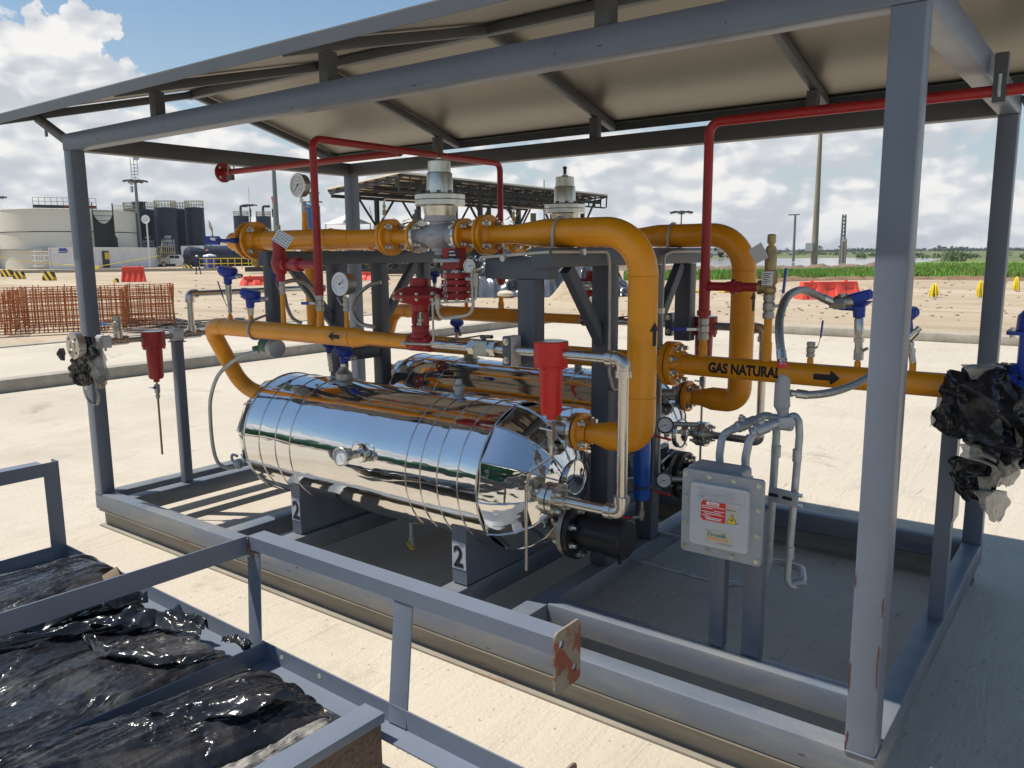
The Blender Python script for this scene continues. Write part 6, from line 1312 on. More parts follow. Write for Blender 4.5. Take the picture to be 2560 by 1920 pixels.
s_ = px2u(6, p); k = MB(); e = Vector((BR[0], BR[1], 0)).normalized(); P0 = Vector(p)
for q in (-1, 1): k.cyl(P0+e*q*s_*.8, P0+e*q*s_*.55+Vector((0,0,z-G)), .16, .10, 8)
for q in range(9): zz_ = (z-G)*(.35+.6*q/8); k.beam(P0-e*s_*(.9 if q else 1.8)+Vector((0,0,zz_)), P0+e*s_*(.9 if q else 1.8)+Vector((0,0,zz_)), .16, .16)
k.build('ladder_frame', m_polesteel, t)
t = thing('marker_post', 'pale slotted concrete post standing in front of the twin-legged pole', 'post', gp(2107, 672)); p = gp(2107, 672); k = MB(); z = zh(p, 597); k.beam((p.x, p.y, G-.1), (p.x, p.y, z), .38, .30, up=(0,1,0), r=.03); po = k.build('post_body', m_kerb, t)
k = MB()
for q in range(11): c = Vector((p.x, p.y, G+.4+q*(z-G-.6)/11))-Vector((BF[0], BF[1], 0))*.0; k.box((c.x-.10, c.y-.162, c.z), (c.x+.10, c.y-.149, c.z+.10))
k.build('slots', m_dark_steel, po)
# ------------------------------------------------------------------ water barriers
m_bar = mat('barrier_plastic', (.80, .085, .05), .55, var=.08, vs=3)
def barrier(label, pc, yaw, Lg, Hh, Wb, ribs=4):
    t = thing('water_barrier', label, 'barrier', pc, 'plastic water barriers'); R_ = Matrix.Rotation(yaw, 3, 'Z'); k = MB(); pc = Vector(pc)
    prof_ = [(-Wb/2, 0), (-Wb*.42, Hh*.3), (-Wb*.22, Hh*.62), (-Wb*.18, Hh*.98), (-Wb*.14, Hh), (Wb*.14, Hh), (Wb*.18, Hh*.98), (Wb*.22, Hh*.62), (Wb*.42, Hh*.3), (Wb/2, 0)]
    secs = [(-.5, .96), (-.5+.03, 1)]
    for i in range(ribs): c = -.5+(i+.5)/ribs; secs += [(c-.07*4/ribs, 1), (c-.05*4/ribs, .72), (c+.05*4/ribs, .72), (c+.07*4/ribs, 1)]
    secs += [(.47, 1), (.5, .96)]; n = len(prof_); vs = []
    for s_, f in secs:
        for q, (a, b_) in enumerate(prof_):
            ff = f if .1 < b_/Hh < .9 else (1 if f > .9 else .93); vs.append(pc+R_ @ Vector((s_*Lg*(1-.12*b_/Hh), a*ff, b_)))
    fs = [(j*n+i, j*n+(i+1) % n, (j+1)*n+(i+1) % n, (j+1)*n+i) for j in range(len(secs)-1) for i in range(n)]+[tuple(range(n)), tuple(range((len(secs)-1)*n, len(secs)*n))]
    k.add(vs, fs); k.build('shell', m_bar, t); kk = MB(); kk.box((-.01,)*3, (.01,)*3)
    kk = MB()
    for q in (-.28, .28): kk.cyl(pc+R_ @ Vector((q*Lg, 0, Hh)), pc+R_ @ Vector((q*Lg, 0, Hh+.04)), .06, n=12)
    kk.build('filler_cap', m_bar, t); return t
yawc = math.atan2(BR[1], BR[0])
p = gp(2070, 746); barrier('orange-red water barrier lying in front of the right grass belt', p, yawc+.1, px2u(158, p), px2u(42, p), .7, 3)
p = gp(335, 704); barrier('orange-red water barrier standing upright above the rebar cage', p, yawc+.35, px2u(55, p)*1.0, px2u(37, p), 1.0, 4)
p = gp(655, 712); barrier('orange-red water barrier half hidden behind the front hanging post', p, yawc+.6, 2.2, px2u(22, p), .9, 3)
p = gp(925, 700); barrier('orange-red water barrier glimpsed beyond the left pipe support', p, yawc, 2.4, px2u(20, p), .9, 3)
# ------------------------------------------------------------------ striped concrete bollards
m_bolly = mat('bollard_yellow', (.78, .52, .03), .6, var=.1, vs=2)
def stripes():
    m = mat('stripe_paint', (.78, .52, .03), .6); nt = m.node_tree; N = nt.nodes; L = nt.links; w = N.new('ShaderNodeTexWave'); w.wave_type = 'BANDS'; w.bands_direction = 'DIAGONAL'; w.inputs['Scale'].default_value = 1.1
    r = N.new('ShaderNodeMapRange'); r.inputs[1].default_value = .48; r.inputs[2].default_value = .52; mx = N.new('ShaderNodeMix'); mx.data_type = 'RGBA'; mx.inputs['A'].default_value = (.78, .52, .03, 1); mx.inputs['B'].default_value = (.015, .015, .015, 1)
    L.new(N['Texture Coordinate'].outputs['Object'], w.inputs[0]); L.new(w.outputs['Fac'], r.inputs[0]); L.new(r.outputs[0], mx.inputs['Factor']); L.new(mx.outputs['Result'], N['Principled BSDF'].inputs['Base Color']); return m
m_str = stripes()
for i, (u, v, pw, ph, lab) in enumerate(((19, 692, 26, 18, 'yellow and black striped concrete block at the far left edge'), (49, 697, 25, 18, 'yellow striped block second from the left edge'), (124, 701, 28, 22, 'yellow striped block left of the corner post'), (243, 679, 14, 12, 'yellow block peeping out just right of the left corner post'), (470, 677, 22, 14, 'yellow and black striped block left of the walking worker'), (291, 706, 12, 10, 'tiny yellow block behind the rebar cage'))):
    p = gp(u, v); W_ = px2u(pw, p); Hh = px2u(ph, p); t = thing('striped_block', lab, 'road block', p, 'striped road blocks'); k = MB(); e = Vector((BR[0], BR[1], 0)).normalized(); f = Vector((-BF[0], -BF[1], 0)).normalized()
    vs = [p+e*x*W_/2+f*y*W_*.35+Vector((0,0,z_)) for x, y, z_ in ((-1,-1,0),(1,-1,0),(1,1,0),(-1,1,0),(-.8,-.4,Hh),(.8,-.4,Hh),(.8,.4,Hh),(-.8,.4,Hh))]
    k.add(vs, [(0,3,2,1),(4,5,6,7),(0,1,5,4),(1,2,6,5),(2,3,7,6),(3,0,4,7)]); k.build('block', m_str if i != 3 else m_bolly, t)
# ------------------------------------------------------------------ rebar cage
m_rebar = mat('rusty_rebar', (.38, .125, .035), .85, var=.35, vs=3)
p0 = at(16, 838, z=G+.02); p1 = at(437, 818, z=G+.02); p2 = at(230, 800, z=G+.02)
t = thing('rebar_cage', 'rusty reinforcement cage of crossed bars standing on the slab at the left', 'rebar cage', (p0+p1)*.5)
hh = px2u(102, (p0+p1)*.5)
def grid(a, b_, nm, nx_, nz, seed, off=Vector((0,0,0))):
    rr = random.Random(seed); k = MB(); a = Vector(a)+off; b_ = Vector(b_)+off; n_ = (b_-a).cross(Vector((0,0,1))).normalized()
    for i in range(nx_+1):
        q = i/nx_+rr.uniform(-.25, .25)/nx_; p = a.lerp(b_, q); j = n_*rr.uniform(-.03, .03); k.tube([p+j, p-j*1.5+Vector((rr.uniform(-.02,.02), 0, hh*rr.uniform(.97, 1.06)))], .011, n=5)
    for i in range(nz+1):
        z_ = hh*(i+.1+rr.uniform(-.15,.15))/(nz+.3); j = rr.uniform(-.03, .03); k.tube([a+Vector((0,0,z_)), a.lerp(b_, .5)+Vector((0,0,z_+j)), b_+Vector((0,0,z_+rr.uniform(-.03,.03)))], .010, n=5)
    k.build(nm, m_rebar, t)
Ld = Vector((p1.x-CAM[0], p1.y-CAM[1], 0)).normalized()*3.0; ext = (p0-p1)*.25
grid(p0+ext, p1, 'front_mat', 46, 12, 1); grid(p0+ext+Ld*.5, p1+Ld*.5, 'inner_mat', 40, 11, 2); grid(p0+ext+Ld*1.0, p1+Ld*.9, 'back_mat', 30, 10, 3)
grid(p0, p0+Ld, 'side_mat', 12, 9, 4); grid(p1, p1+Ld*.9, 'side_mat', 10, 9, 5); grid(p0.lerp(p1, .45), p0.lerp(p1, .45)+Ld, 'tie_mat', 10, 9, 6); grid(p0.lerp(p1, .68), p0.lerp(p1, .68)+Ld*.9, 'tie_mat', 10, 9, 7)
# scraps on the slab round the cage
rs = random.Random(4); m_scr = mat('scrap_sheet', (.12, .11, .10), .6, var=.5, vs=3)
k = MB()
for i in range(40):
    p = at(rs.uniform(300, 640), rs.uniform(800, 826), z=G+.06); a = rs.uniform(0, 3.1); l = rs.uniform(.3, 1.2); d = Vector((math.cos(a), math.sin(a), 0)); k.beam(p, p+d*l, rs.uniform(.05, .25), .03, r=.003)
o = k.build('site_scraps', m_scr); o['kind'] = 'stuff'; o['label'] = 'scattered dark scraps and film lying beyond the kerb'
k = MB()
for i in range(420):
    u = rs.uniform(440, 2560); v = rs.uniform(700, 800); p = at(u, v, z=G+.0)
    if p.x > -5.9 and p.y < 13.6: continue
    k.ball((p.x, p.y, G), rs.uniform(.02, .06)*(1 if v > 740 else 1.4), 6, (1, 1.2, .7))
o = k.build('loose_stones', mat('stone_grey', (.38, .30, .21), .9, var=.4, vs=1)); o['kind'] = 'stuff'; o['label'] = 'small stones scattered over the dirt yard'
# ------------------------------------------------------------------ tarp-covered heap
m_tarp = mat('silver_black_tarp', (.20, .21, .225), .27, .55, var=.3, vs=1.2, col2=(.03, .033, .04), c2t=(.55, .62), c2s=.8)
pc = gp(1330, 742); t = thing('tarp_heap', 'big heap covered by shiny crumpled silver-black plastic sheet behind the skid', 'tarpaulin heap', pc)
e = Vector((BR[0], BR[1], 0)).normalized(); f = Vector((BF[0], BF[1], 0)).normalized(); WX = px2u(250, pc); HH = px2u(108, pc); vs = []; fs = []; NX, NY = 190, 80
TX, TY = np.meshgrid(np.linspace(-WX, WX, NX+1), np.linspace(0, 5.5, NY+1)); TD = folds(TX, TY, 60, 3, 75, 30, (1.0, 3.2), (.18, .5), (.35, .8))+folds(TX, TY, 130, 4, 60, 60, (.3, 1.3), (.08, .22), (.5, 1.2))
for i in range(NY+1):
    for j in range(NX+1):
        x = j/NX*2-1; y = i/NY*2-1; h = HH*max(0, (1-abs(x)**3.5))**.7*max(0, 1-abs(y)**2.6)**.8*(.94+.14*noise.noise(Vector((x*2.2, y*2, 1))))
        p = pc+e*x*WX+f*(y+.9)*1.9; dd_ = float(TD[i, j]); vs.append(p+Vector((0,0,h+dd_*.5*min(1, h)))-f*dd_*(.9 if y < 0 else .2)+e*dd_*.3)
for i in range(NY):
    for j in range(NX): a = i*(NX+1)+j; fs.append((a, a+1, a+NX+2, a+NX+1))
k = MB(); k.add(vs, fs); k.build('sheet', m_tarp, t, sharp=70)
mound('dirt_pile', 'small tan dirt pile in front of the tarp heap', [gp(1400, 752), gp(1450, 750), gp(1500, 752)], .55, 2.2, m_dirt, 9, n=30)
k = MB(); p = gp(1264, 744); k.ball((p.x, p.y, G+.12), .30, 10, (1.2, .8, .5)); tag(k.build('stone', mat('pale_stone', (.55, .48, .38), .8)), 'pale flat stone lying against the tarp heap', 'stone')
# ------------------------------------------------------------------ open steel shed with truss roof (behind the regulators)
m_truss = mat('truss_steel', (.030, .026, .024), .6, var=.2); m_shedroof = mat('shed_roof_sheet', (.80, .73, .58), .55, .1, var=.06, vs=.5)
def wp(u, v, D): d = Vector(BF+BR*(u-1280)/FOC-BU*(v-960)/FOC); return Vector(CAM)+d*D
DS = 62.0
t = thing('open_shed', 'open-sided steel shed with long low truss roof standing beyond the regulators', 'shed', Vector(gp(1100, 684)))
P_ = wp(1000, 433, DS)                       # near high corner; the high edge runs away to the right
def ray_at_z(u, v, z): d = BF+BR*(u-1280)/FOC-BU*(v-960)/FOC; return Vector(CAM+d*((z-CAM[2])/d[2]))
Bq = ray_at_z(1520, 489, P_.z); Aq = wp(814, 475, DS+14)
dX = Bq-P_; dX.z = 0; LS = dX.length; dX.normalize(); dY = Vector((Aq.x-P_.x, Aq.y-P_.y, 0)); WD = dY.length; dY.normalize()
zP, zA = P_.z, Aq.z; zc_ = zA-.35
def SP(a, b_, z_): return Vector((P_.x, P_.y, 0))+dX*a+dY*b_+Vector((0, 0, z_))
def ztop(b_): return zP+(zA-zP)*b_/WD
k = MB(); k.add([SP(0, 0, zP), SP(LS, 0, zP), SP(LS, WD, zA), SP(0, WD, zA), SP(0, 0, zP+.14), SP(LS, 0, zP+.14), SP(LS, WD, zA+.14), SP(0, WD, zA+.14)], [(0,3,2,1),(4,5,6,7),(0,1,5,4),(1,2,6,5),(2,3,7,6),(3,0,4,7)]); k.build('roof', m_shedroof, t)
for a in np.linspace(.3, LS-.3, 10):
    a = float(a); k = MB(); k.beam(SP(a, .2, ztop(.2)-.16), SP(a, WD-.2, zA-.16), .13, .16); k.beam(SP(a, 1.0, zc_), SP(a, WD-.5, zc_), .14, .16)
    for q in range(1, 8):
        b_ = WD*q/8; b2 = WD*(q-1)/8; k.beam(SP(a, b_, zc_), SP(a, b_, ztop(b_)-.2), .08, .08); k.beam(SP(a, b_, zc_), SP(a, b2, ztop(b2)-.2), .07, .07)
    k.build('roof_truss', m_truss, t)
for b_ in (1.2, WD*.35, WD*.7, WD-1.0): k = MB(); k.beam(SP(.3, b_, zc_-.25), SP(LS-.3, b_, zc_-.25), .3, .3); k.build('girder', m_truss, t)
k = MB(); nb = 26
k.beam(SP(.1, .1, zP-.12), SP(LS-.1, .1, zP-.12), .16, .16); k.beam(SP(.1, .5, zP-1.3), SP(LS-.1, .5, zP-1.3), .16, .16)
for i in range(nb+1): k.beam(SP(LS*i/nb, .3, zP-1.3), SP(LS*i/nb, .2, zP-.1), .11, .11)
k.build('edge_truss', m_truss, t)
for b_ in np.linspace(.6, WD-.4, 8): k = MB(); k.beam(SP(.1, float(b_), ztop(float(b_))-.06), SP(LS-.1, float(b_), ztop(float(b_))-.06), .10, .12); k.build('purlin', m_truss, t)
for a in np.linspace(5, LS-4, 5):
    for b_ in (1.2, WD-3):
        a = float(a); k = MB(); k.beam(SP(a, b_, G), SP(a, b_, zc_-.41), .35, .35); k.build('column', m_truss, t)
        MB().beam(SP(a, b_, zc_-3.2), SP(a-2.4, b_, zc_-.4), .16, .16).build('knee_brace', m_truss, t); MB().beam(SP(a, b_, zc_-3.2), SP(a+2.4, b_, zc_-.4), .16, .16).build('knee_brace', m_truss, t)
# machinery under the shed
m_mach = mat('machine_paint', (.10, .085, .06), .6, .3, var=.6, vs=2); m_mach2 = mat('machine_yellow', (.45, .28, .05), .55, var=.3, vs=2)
rm = random.Random(21)
def machine(label, u, v, W_, H_, D_, seed, parts=26, mm=m_mach):
    rr = random.Random(seed); p = wp(u, v, D_); b = Vector((p.x, p.y, G)); t = thing('pump_skid', label, 'machinery', b, 'pump skids under and beside the shed'); kx = MB(); e = Vector((BR[0], BR[1], 0)).normalized(); f = Vector((BF[0], BF[1], 0)).normalized()
    kx.beam(b-e*W_/2+Vector((0,0,.35)), b+e*W_/2+Vector((0,0,.35)), 2.2, .4); kx.build('base', m_truss, t); kx = MB()
    for i in range(parts):
        x = rr.uniform(-.46, .46)*W_; h = H_*rr.uniform(.25, 1)*(1-abs(x)/W_*.9); c = b+e*x+f*rr.uniform(-.9, .9)
        q = rr.random()
        if q < .4: kx.cyl(c+Vector((0,0,.5)), c+Vector((0,0,h)), rr.uniform(.06, .25), n=10)
        elif q < .7: kx.cyl(c+Vector((0,0,h*.7))-e*rr.uniform(.3, 1), c+Vector((0,0,h*.7))+e*rr.uniform(.3, 1.1), rr.uniform(.1, .4), n=12)
        else: s_ = rr.uniform(.15, .5); kx.beam(c+Vector((0,0,h*.4)), c+Vector((0,0,h*.9)), s_, s_*1.3, up=(0,1,0))
    kx.build('engine_block', mm, t); kx = MB()
    for i in range(int(parts*.7)):
        x = rr.uniform(-.45, .45)*W_; c = b+e*x+Vector((0,0,H_*rr.uniform(.3, .8))); d = (e*rr.uniform(-1, 1)+Vector((0,0,rr.uniform(-.6, 1)))+f*rr.uniform(-.5,.5)).normalized(); kx.tube([c, c+d*rr.uniform(.4, 1.2), c+d*.8+e*rr.uniform(-.8,.8)+Vector((0,0,rr.uniform(-.5,.5)))], rr.uniform(.02, .06), n=6)
    kx.build('pipework', m_dark_steel, t)
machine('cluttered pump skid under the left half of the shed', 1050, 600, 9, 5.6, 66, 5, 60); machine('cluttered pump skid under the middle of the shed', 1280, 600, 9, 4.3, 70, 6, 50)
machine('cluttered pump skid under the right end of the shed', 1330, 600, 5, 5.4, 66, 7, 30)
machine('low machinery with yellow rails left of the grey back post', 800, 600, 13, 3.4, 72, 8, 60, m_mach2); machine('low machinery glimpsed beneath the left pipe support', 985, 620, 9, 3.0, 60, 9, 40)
# ------------------------------------------------------------------ storage tanks
m_cream = mat('tank_cream', (.70, .68, .58), .55, var=.06, vs=.25, col2=(.44, .42, .34), c2t=(.66, .78), c2s=.5, stretch=(1, 1, .4)); m_navy = mat('tank_navy', (.014, .020, .042), .5, var=.3, vs=.3, stretch=(3, 3, .3))
m_rail = mat('handrail_paint', (.33, .30, .20), .6, var=.1)
def rails(par, c, R, z, n, hgt=1.1, a0=0, a1=360, m=m_rail):
    k = MB(); N_ = n
    for i in range(N_+1):
        an = math.radians(a0+(a1-a0)*i/N_); k.cyl(Vector(c)+Vector((math.cos(an)*R, math.sin(an)*R, z-c[2])), Vector(c)+Vector((math.cos(an)*R, math.sin(an)*R, z-c[2]+hgt)), .045, n=5)
    for q in (.5, 1): k.ring(Vector(c)+Vector((0,0,z-c[2]+hgt*q)), (0,0,1), R, .045, n=48, m=5) if a1-a0 >= 360 else None
    return k.build('handrail', m, par)
def tank(name, label, uc, D, pw, vtop, m, group, rail=True, roofh=.3, legs=None, txt=None, bands=()):
    d = BF+BR*(uc-1280)/FOC; d = d/ (d@BF); c = Vector(CAM+d*D); c.z = G; R = px2u(pw/2, c)*.995; zt_ = zh(c-Vector((BF[0], BF[1], 0)).normalized()*R, vtop); t = thing(name, label, 'storage tank', c, group)
    k = MB(); k.lathe(c, (0,0,1), [(0, R), (zt_-G, R)], 64, cap=False); k.build('shell', m, t); k = MB(); k.lathe((c.x, c.y, zt_), (0,0,1), [(0, R+.05), (.12, R+.05), (roofh+.1, .01)], 64, cap=False); k.build('roof', m, t)
    for f_ in bands:
        k = MB(); k.ring((c.x, c.y, G+(zt_-G)*f_), (0,0,1), R+.01, .06, n=64, m=5); k.build('band', m_truss if m is m_cream else m, t)
    if rail: rails(t, (c.x, c.y, zt_+.1), R*.97, zt_+.1, 22)
    if txt:
        fd = Vector((CAM[0]-c.x, CAM[1]-c.y, 0)).normalized(); u = Vector((0,0,1)).cross(fd); kx = MB()
        for i, (s_, z_) in enumerate(txt):
            V, Fc = text_mesh(s_, .58, .012, 1.0, 'CENTER', cuts=((0, .2),)); vs = []
            for x, y, _ in V: an = x/R; vs.append(c+(fd*math.cos(an)+u*math.sin(an))*(R+.03)+Vector((0,0,z_+y)))
            kx.add(vs, Fc)
        kx.build('lettering', m_white, t)
    return t, c, R, zt_
tk, c, R, zt_ = tank('storage_tank', 'large cream storage tank behind the shipping containers', 209, 122, 316, 524, m_cream, 'cream storage tanks', rail=False, roofh=.6, bands=(.63,))
# scaffold with black net against it, and roof-top platforms
fd = Vector((CAM[0]-c.x, CAM[1]-c.y, 0)).normalized(); u = Vector((0,0,1)).cross(fd)
sx = thing('scaffold', 'dark scaffold with torn black shade net against the cream tank', 'scaffold', c+fd*(R+1))
k = MB(); b0 = c+fd*(R+.9)+u*3.0
for x in (0, 2.5): 
    for y in (0, .9): k.cyl(b0+u*x+fd*y+Vector((0,0,3.2 if y else .2)), b0+u*x+fd*y+Vector((0,0,zt_-G+.9)), .07, n=6)
for z_ in np.linspace(3.3, zt_-G-.2, 8): k.beam(b0+fd*.9+Vector((0,0,z_)), b0+u*2.5+fd*.9+Vector((0,0,z_)), .08, .08); k.beam(b0+u*2.5+Vector((0,0,z_)), b0+u*2.5+fd*.9+Vector((0,0,z_)), .08, .08)
k.build('scaffold_frame', m_truss, sx)
k = MB(); vs = []; fs = []
for i in range(13):
    for j in range(11):
        x = i/12; y = j/10; top = zt_-G-.3-1.6*math.sin(math.pi*x)**.7*(1); bot = zt_-G-6.2-.5*math.sin(3*x); z_ = top+(bot-top)*y; vs.append(b0+u*(2.5*x+(.3 if y > .5 else 0)*x)+fd*(1.0+.25*math.sin(y*5+x*3))+Vector((0,0,z_)))
for i in range(12):
    for j in range(10): a = i*11+j; fs.append((a, a+1, a+12, a+11))
k.add(vs, fs); k.build('shade_net', mat('shade_net_mesh', (.012, .012, .013), .8), sx)
for x, w_, mm, nm in ((-.5, 3.6, m_truss, 'roof_platform'), (1.4, 4.0, mat('platform_red', (.22, .06, .04), .7), 'roof_platform')):
    k = MB(); o_ = c+fd*(R-1.0)+u*(x*2.0-1.2)+Vector((0,0,zt_-G+.1)); k.beam(o_-u*w_/2+Vector((0,0,.35)), o_+u*w_/2+Vector((0,0,.35)), 1.4, .35); pf = k.build(nm, mm, tk); k = MB()
    for q in range(6):
        s_ = -w_/2+w_*q/5; k.cyl(o_+u*s_+fd*.6, o_+u*s_+fd*.6+Vector((0,0,1.5)), .04, n=5)
    for zq in (1.0, 1.5): k.beam(o_-u*w_/2+fd*.6+Vector((0,0,zq)), o_+u*w_/2+fd*.6+Vector((0,0,zq)), .06, .06)
    k.build('platform_rail', m_rail, pf)
tank('storage_tank', 'second cream storage tank cut off by the left edge, with dark roof rim', -20, 118, 150, 537, m_cream, 'cream storage tanks', rail=False, roofh=.5, bands=(.52, .99))
navy = ((397, 132, 60, 526, [('-421', 4.25), ('1500BLS', 3.65), ('CRUDO', 3.1)], 'dark navy tank directly right of the cream tank'), (446, 128, 52, 521, [('-420', 4.25), ('1500BLS', 3.65), ('CRUDO', 3.1)], 'dark navy tank lettered 420, third of the tall group'),
        (482, 136, 46, 525, None, 'dark navy tank set back in the tall group'), (516, 132, 45, 521, None, 'rightmost dark navy tank of the tall group with spiral stair'), (365, 140, 40, 524, None, 'dark navy tank mostly hidden behind the cream tank'))
for uc, D, pw, vt_, tx, lab in navy: tN = tank('storage_tank', lab, uc, D, pw, vt_, m_navy, 'tall dark navy tanks', txt=tx)
for uc, D, pw, vt_, lab in ((628, 190, 37, 541, 'small dark tank left of the far pair'), (682, 190, 36, 542, 'small dark tank right of the far pair')):
    tN, c2, R2, zt2 = tank('storage_tank', lab, uc, D, pw, vt_, m_navy, 'far pair of dark tanks'); k = MB(); k.tube([c2+Vector((0,0,zt2-G)), c2+Vector((0,0,zt2-G+2.4)), c2+Vector((1.2,1.0,zt2-G+2.4))], .28, bend=.4, n=8); k.cyl(c2+Vector((1.5,1.5,zt2-G)), c2+Vector((1.5,1.5,zt2-G+1.8)), .2, n=8); k.build('vent_pipes', m_navy, tN)
# spiral stair on the right tank
k = MB(); d = BF+BR*(516-1280)/FOC; c = Vector(CAM+d/(d@BF)*132); c.z = G; P = []
for i in range(24): an = math.radians(-35+i*5.5); P.append(c+Vector((math.cos(an)*2.5, math.sin(an)*2.5, .4+i*.25)))
k.tube(P, .09, n=5); k.tube([p+Vector((0,0,1.0)) for p in P], .06, n=5)
for p in P: k.cyl(p, p+Vector((0,0,1.0)), .05, n=5)
tag(k.build('spiral_stair', m_rail), 'thin curved stair with railing climbing the rightmost navy tank', 'stair')
# hut on top of the navy tanks
k = MB(); p = wp(348, 516, 126); k.box((p.x-.8, p.y-.6, p.z-.5), (p.x+.8, p.y+.6, p.z+.6)); k.box((p.x-1.0, p.y-.8, p.z+.601), (p.x+1.0, p.y+.8, p.z+.7)); tag(k.build('roof_hut', m_truss), 'small dark hut on the walkway above the navy tanks', 'hut')
k = MB(); a = wp(285, 531, 124); b = wp(345, 531, 126)
for i in range(11): p = a.lerp(b, i/10); k.cyl(p-Vector((0,0,1.2)), p+Vector((0,0,1.0)), .045, n=5)
for q in (.4, 1.0): k.tube([a+Vector((0,0,q)), b+Vector((0,0,q))], .05, n=5)
k.tube([a-Vector((0,0,.2)), b-Vector((0,0,.2))], .12, n=5); tag(k.build('walkway', m_rail), 'railed walkway joining the cream tank to the navy tanks', 'walkway')
# horizontal dark tank car with diamonds
a = wp(455, 640, 118); b = wp(650, 640, 124); a.z = b.z = (a.z+b.z)/2; t = thing('horizontal_tank', 'long dark horizontal tank on legs behind the worker', 'storage tank', ((a.x+b.x)/2, (a.y+b.y)/2, G)); k = MB(); dd = (b-a); Lh = dd.length
k.lathe(a, dd, [(0, .01), (.3, 1.0), (.9, 1.55), (Lh-.9, 1.55), (Lh-.3, 1.0), (Lh, .01)], 28, cap=False); k.build('shell', m_navy, t)
for q in (.12, .37, .62, .87): c = a+dd*q; k = MB(); k.beam((c.x, c.y, G), (c.x, c.y, c.z-1.3), .5, 1.6, up=dd); k.build('leg', m_truss, t)
fdn = Vector((-BF[0], -BF[1], 0)).normalized()
for q in (.36, .70, .92):
    c = a+dd*q+fdn*1.60+Vector((0,0,.5)); k = MB(); k.plate(c, dd, (0,0,1), -.04, [(0, -.55), (.55, 0), (0, .55), (-.55, 0)]); k.build('hazard_diamond', mat('diamond_orange', (.75, .35, .22), .6), t)
# ------------------------------------------------------------------ containers, hut, railings
def corrug(name, m, a, b_, H_, depth_, amp=.05, pitch=.28):
    a = Vector(a); b_ = Vector(b_); d = (b_-a); Lc = d.length; d.normalize(); n_ = Vector((d.y, -d.x, 0)); 
    if n_.dot(Vector(BF)) > 0: n_ = -n_
    k = MB(); N_ = int(Lc/pitch); vs = []; fs = []
    for i in range(N_*4+1):
        s_ = i*Lc/(N_*4); o = (0, amp, amp, 0)[i % 4]; p = a+d*s_-n_*o; vs += [(p.x, p.y, G+.15), (p.x, p.y, G+H_-.12)]
    for i in range(N_*4): fs.append((2*i, 2*i+2, 2*i+3, 2*i+1))
    k.add(vs, fs); return k, d, n_, Lc
m_cont = mat('container_white', (.74, .75, .76), .5, var=.07, vs=.8, col2=(.30, .22, .15), c2t=(.68, .76), c2s=1.2)
def container(label, pa, pb, H_, txt=None):
    t = thing('shipping_container', label, 'container', (Vector(pa)+Vector(pb))*.5, 'white shipping containers'); k, d, n_, Lc = corrug('side', m_cont, pa, pb, H_, 2.2); k.build('side_wall', m_cont, t)
    a = Vector(pa); a.z = G; k = MB(); bk = a-n_*2.3; e_ = d*Lc
    k.add([bk, bk+e_, bk+e_+Vector((0,0,H_)), bk+Vector((0,0,H_))], [(0,1,2,3)]); k.add([a+Vector((0,0,H_)), a+e_+Vector((0,0,H_)), bk+e_+Vector((0,0,H_)), bk+Vector((0,0,H_))], [(0,1,2,3)])
    k.add([a, bk, bk+Vector((0,0,H_)), a+Vector((0,0,H_))], [(0,1,2,3)]); k.add([a+e_, bk+e_, bk+e_+Vector((0,0,H_)), a+e_+Vector((0,0,H_))], [(0,1,2,3)]); k.build('shell', m_cont, t)
    k = MB()
    for z_ in (.08, H_-.06): k.beam(a+n_*.02+Vector((0,0,z_)), a+e_+n_*.02+Vector((0,0,z_)), .12, .16)
    for q in (0, 1): k.beam(a+e_*q+n_*.03, a+e_*q+n_*.03+Vector((0,0,H_)), .16, .16, up=d)
    k.build('frame', m_cont, t); return t, a, d, n_, Lc
pa = gp(127, 673); pb = gp(228, 672); hC = px2u(53, pa)
tc_, a, d, n_, Lc = container('white shipping container left of the corner post with small blue emblem', pa, pb, hC)
k = MB(); o = a+d*(Lc*.24)+n_*.07+Vector((0,0,hC*.84)); k.plate(o, d, (0,0,1), .02, [(0, 0), (1.1, 0), (1.0, .25), (.75, .45), (.5, .3), (.3, .45), (.05, .25)]); k.plate(o-Vector((0,0,.22)), d, (0,0,1), .02, [(0, 0), (1.1, 0), (1.1, .12), (0, .12)]); k.build('emblem', mat('emblem_blue', (.05, .07, .35), .6), tc_)
pa2 = gp(236, 672); pb2 = gp(392, 668); tc2, a, d, n_, Lc = container('long white shipping container right of the corner post with dark doorway', pa2, pb2, px2u(53, pa2))
k = MB(); k.plate(a+d*(Lc*.13)+n_*.06+Vector((0,0,.1)), d, (0,0,1), .03, [(0, 0), (1.1, 0), (1.1, 2.2), (0, 2.2)]); dw = k.build('doorway', m_black, tc2); k = MB(); k.plate(a+d*(Lc*.16)+n_*.10+Vector((0,0,1.2)), d, (0,0,1), .03, [(0, 0), (.7, 0), (.7, .9), (0, .9)]); k.build('yellow_sign', m_bolly, tc2)
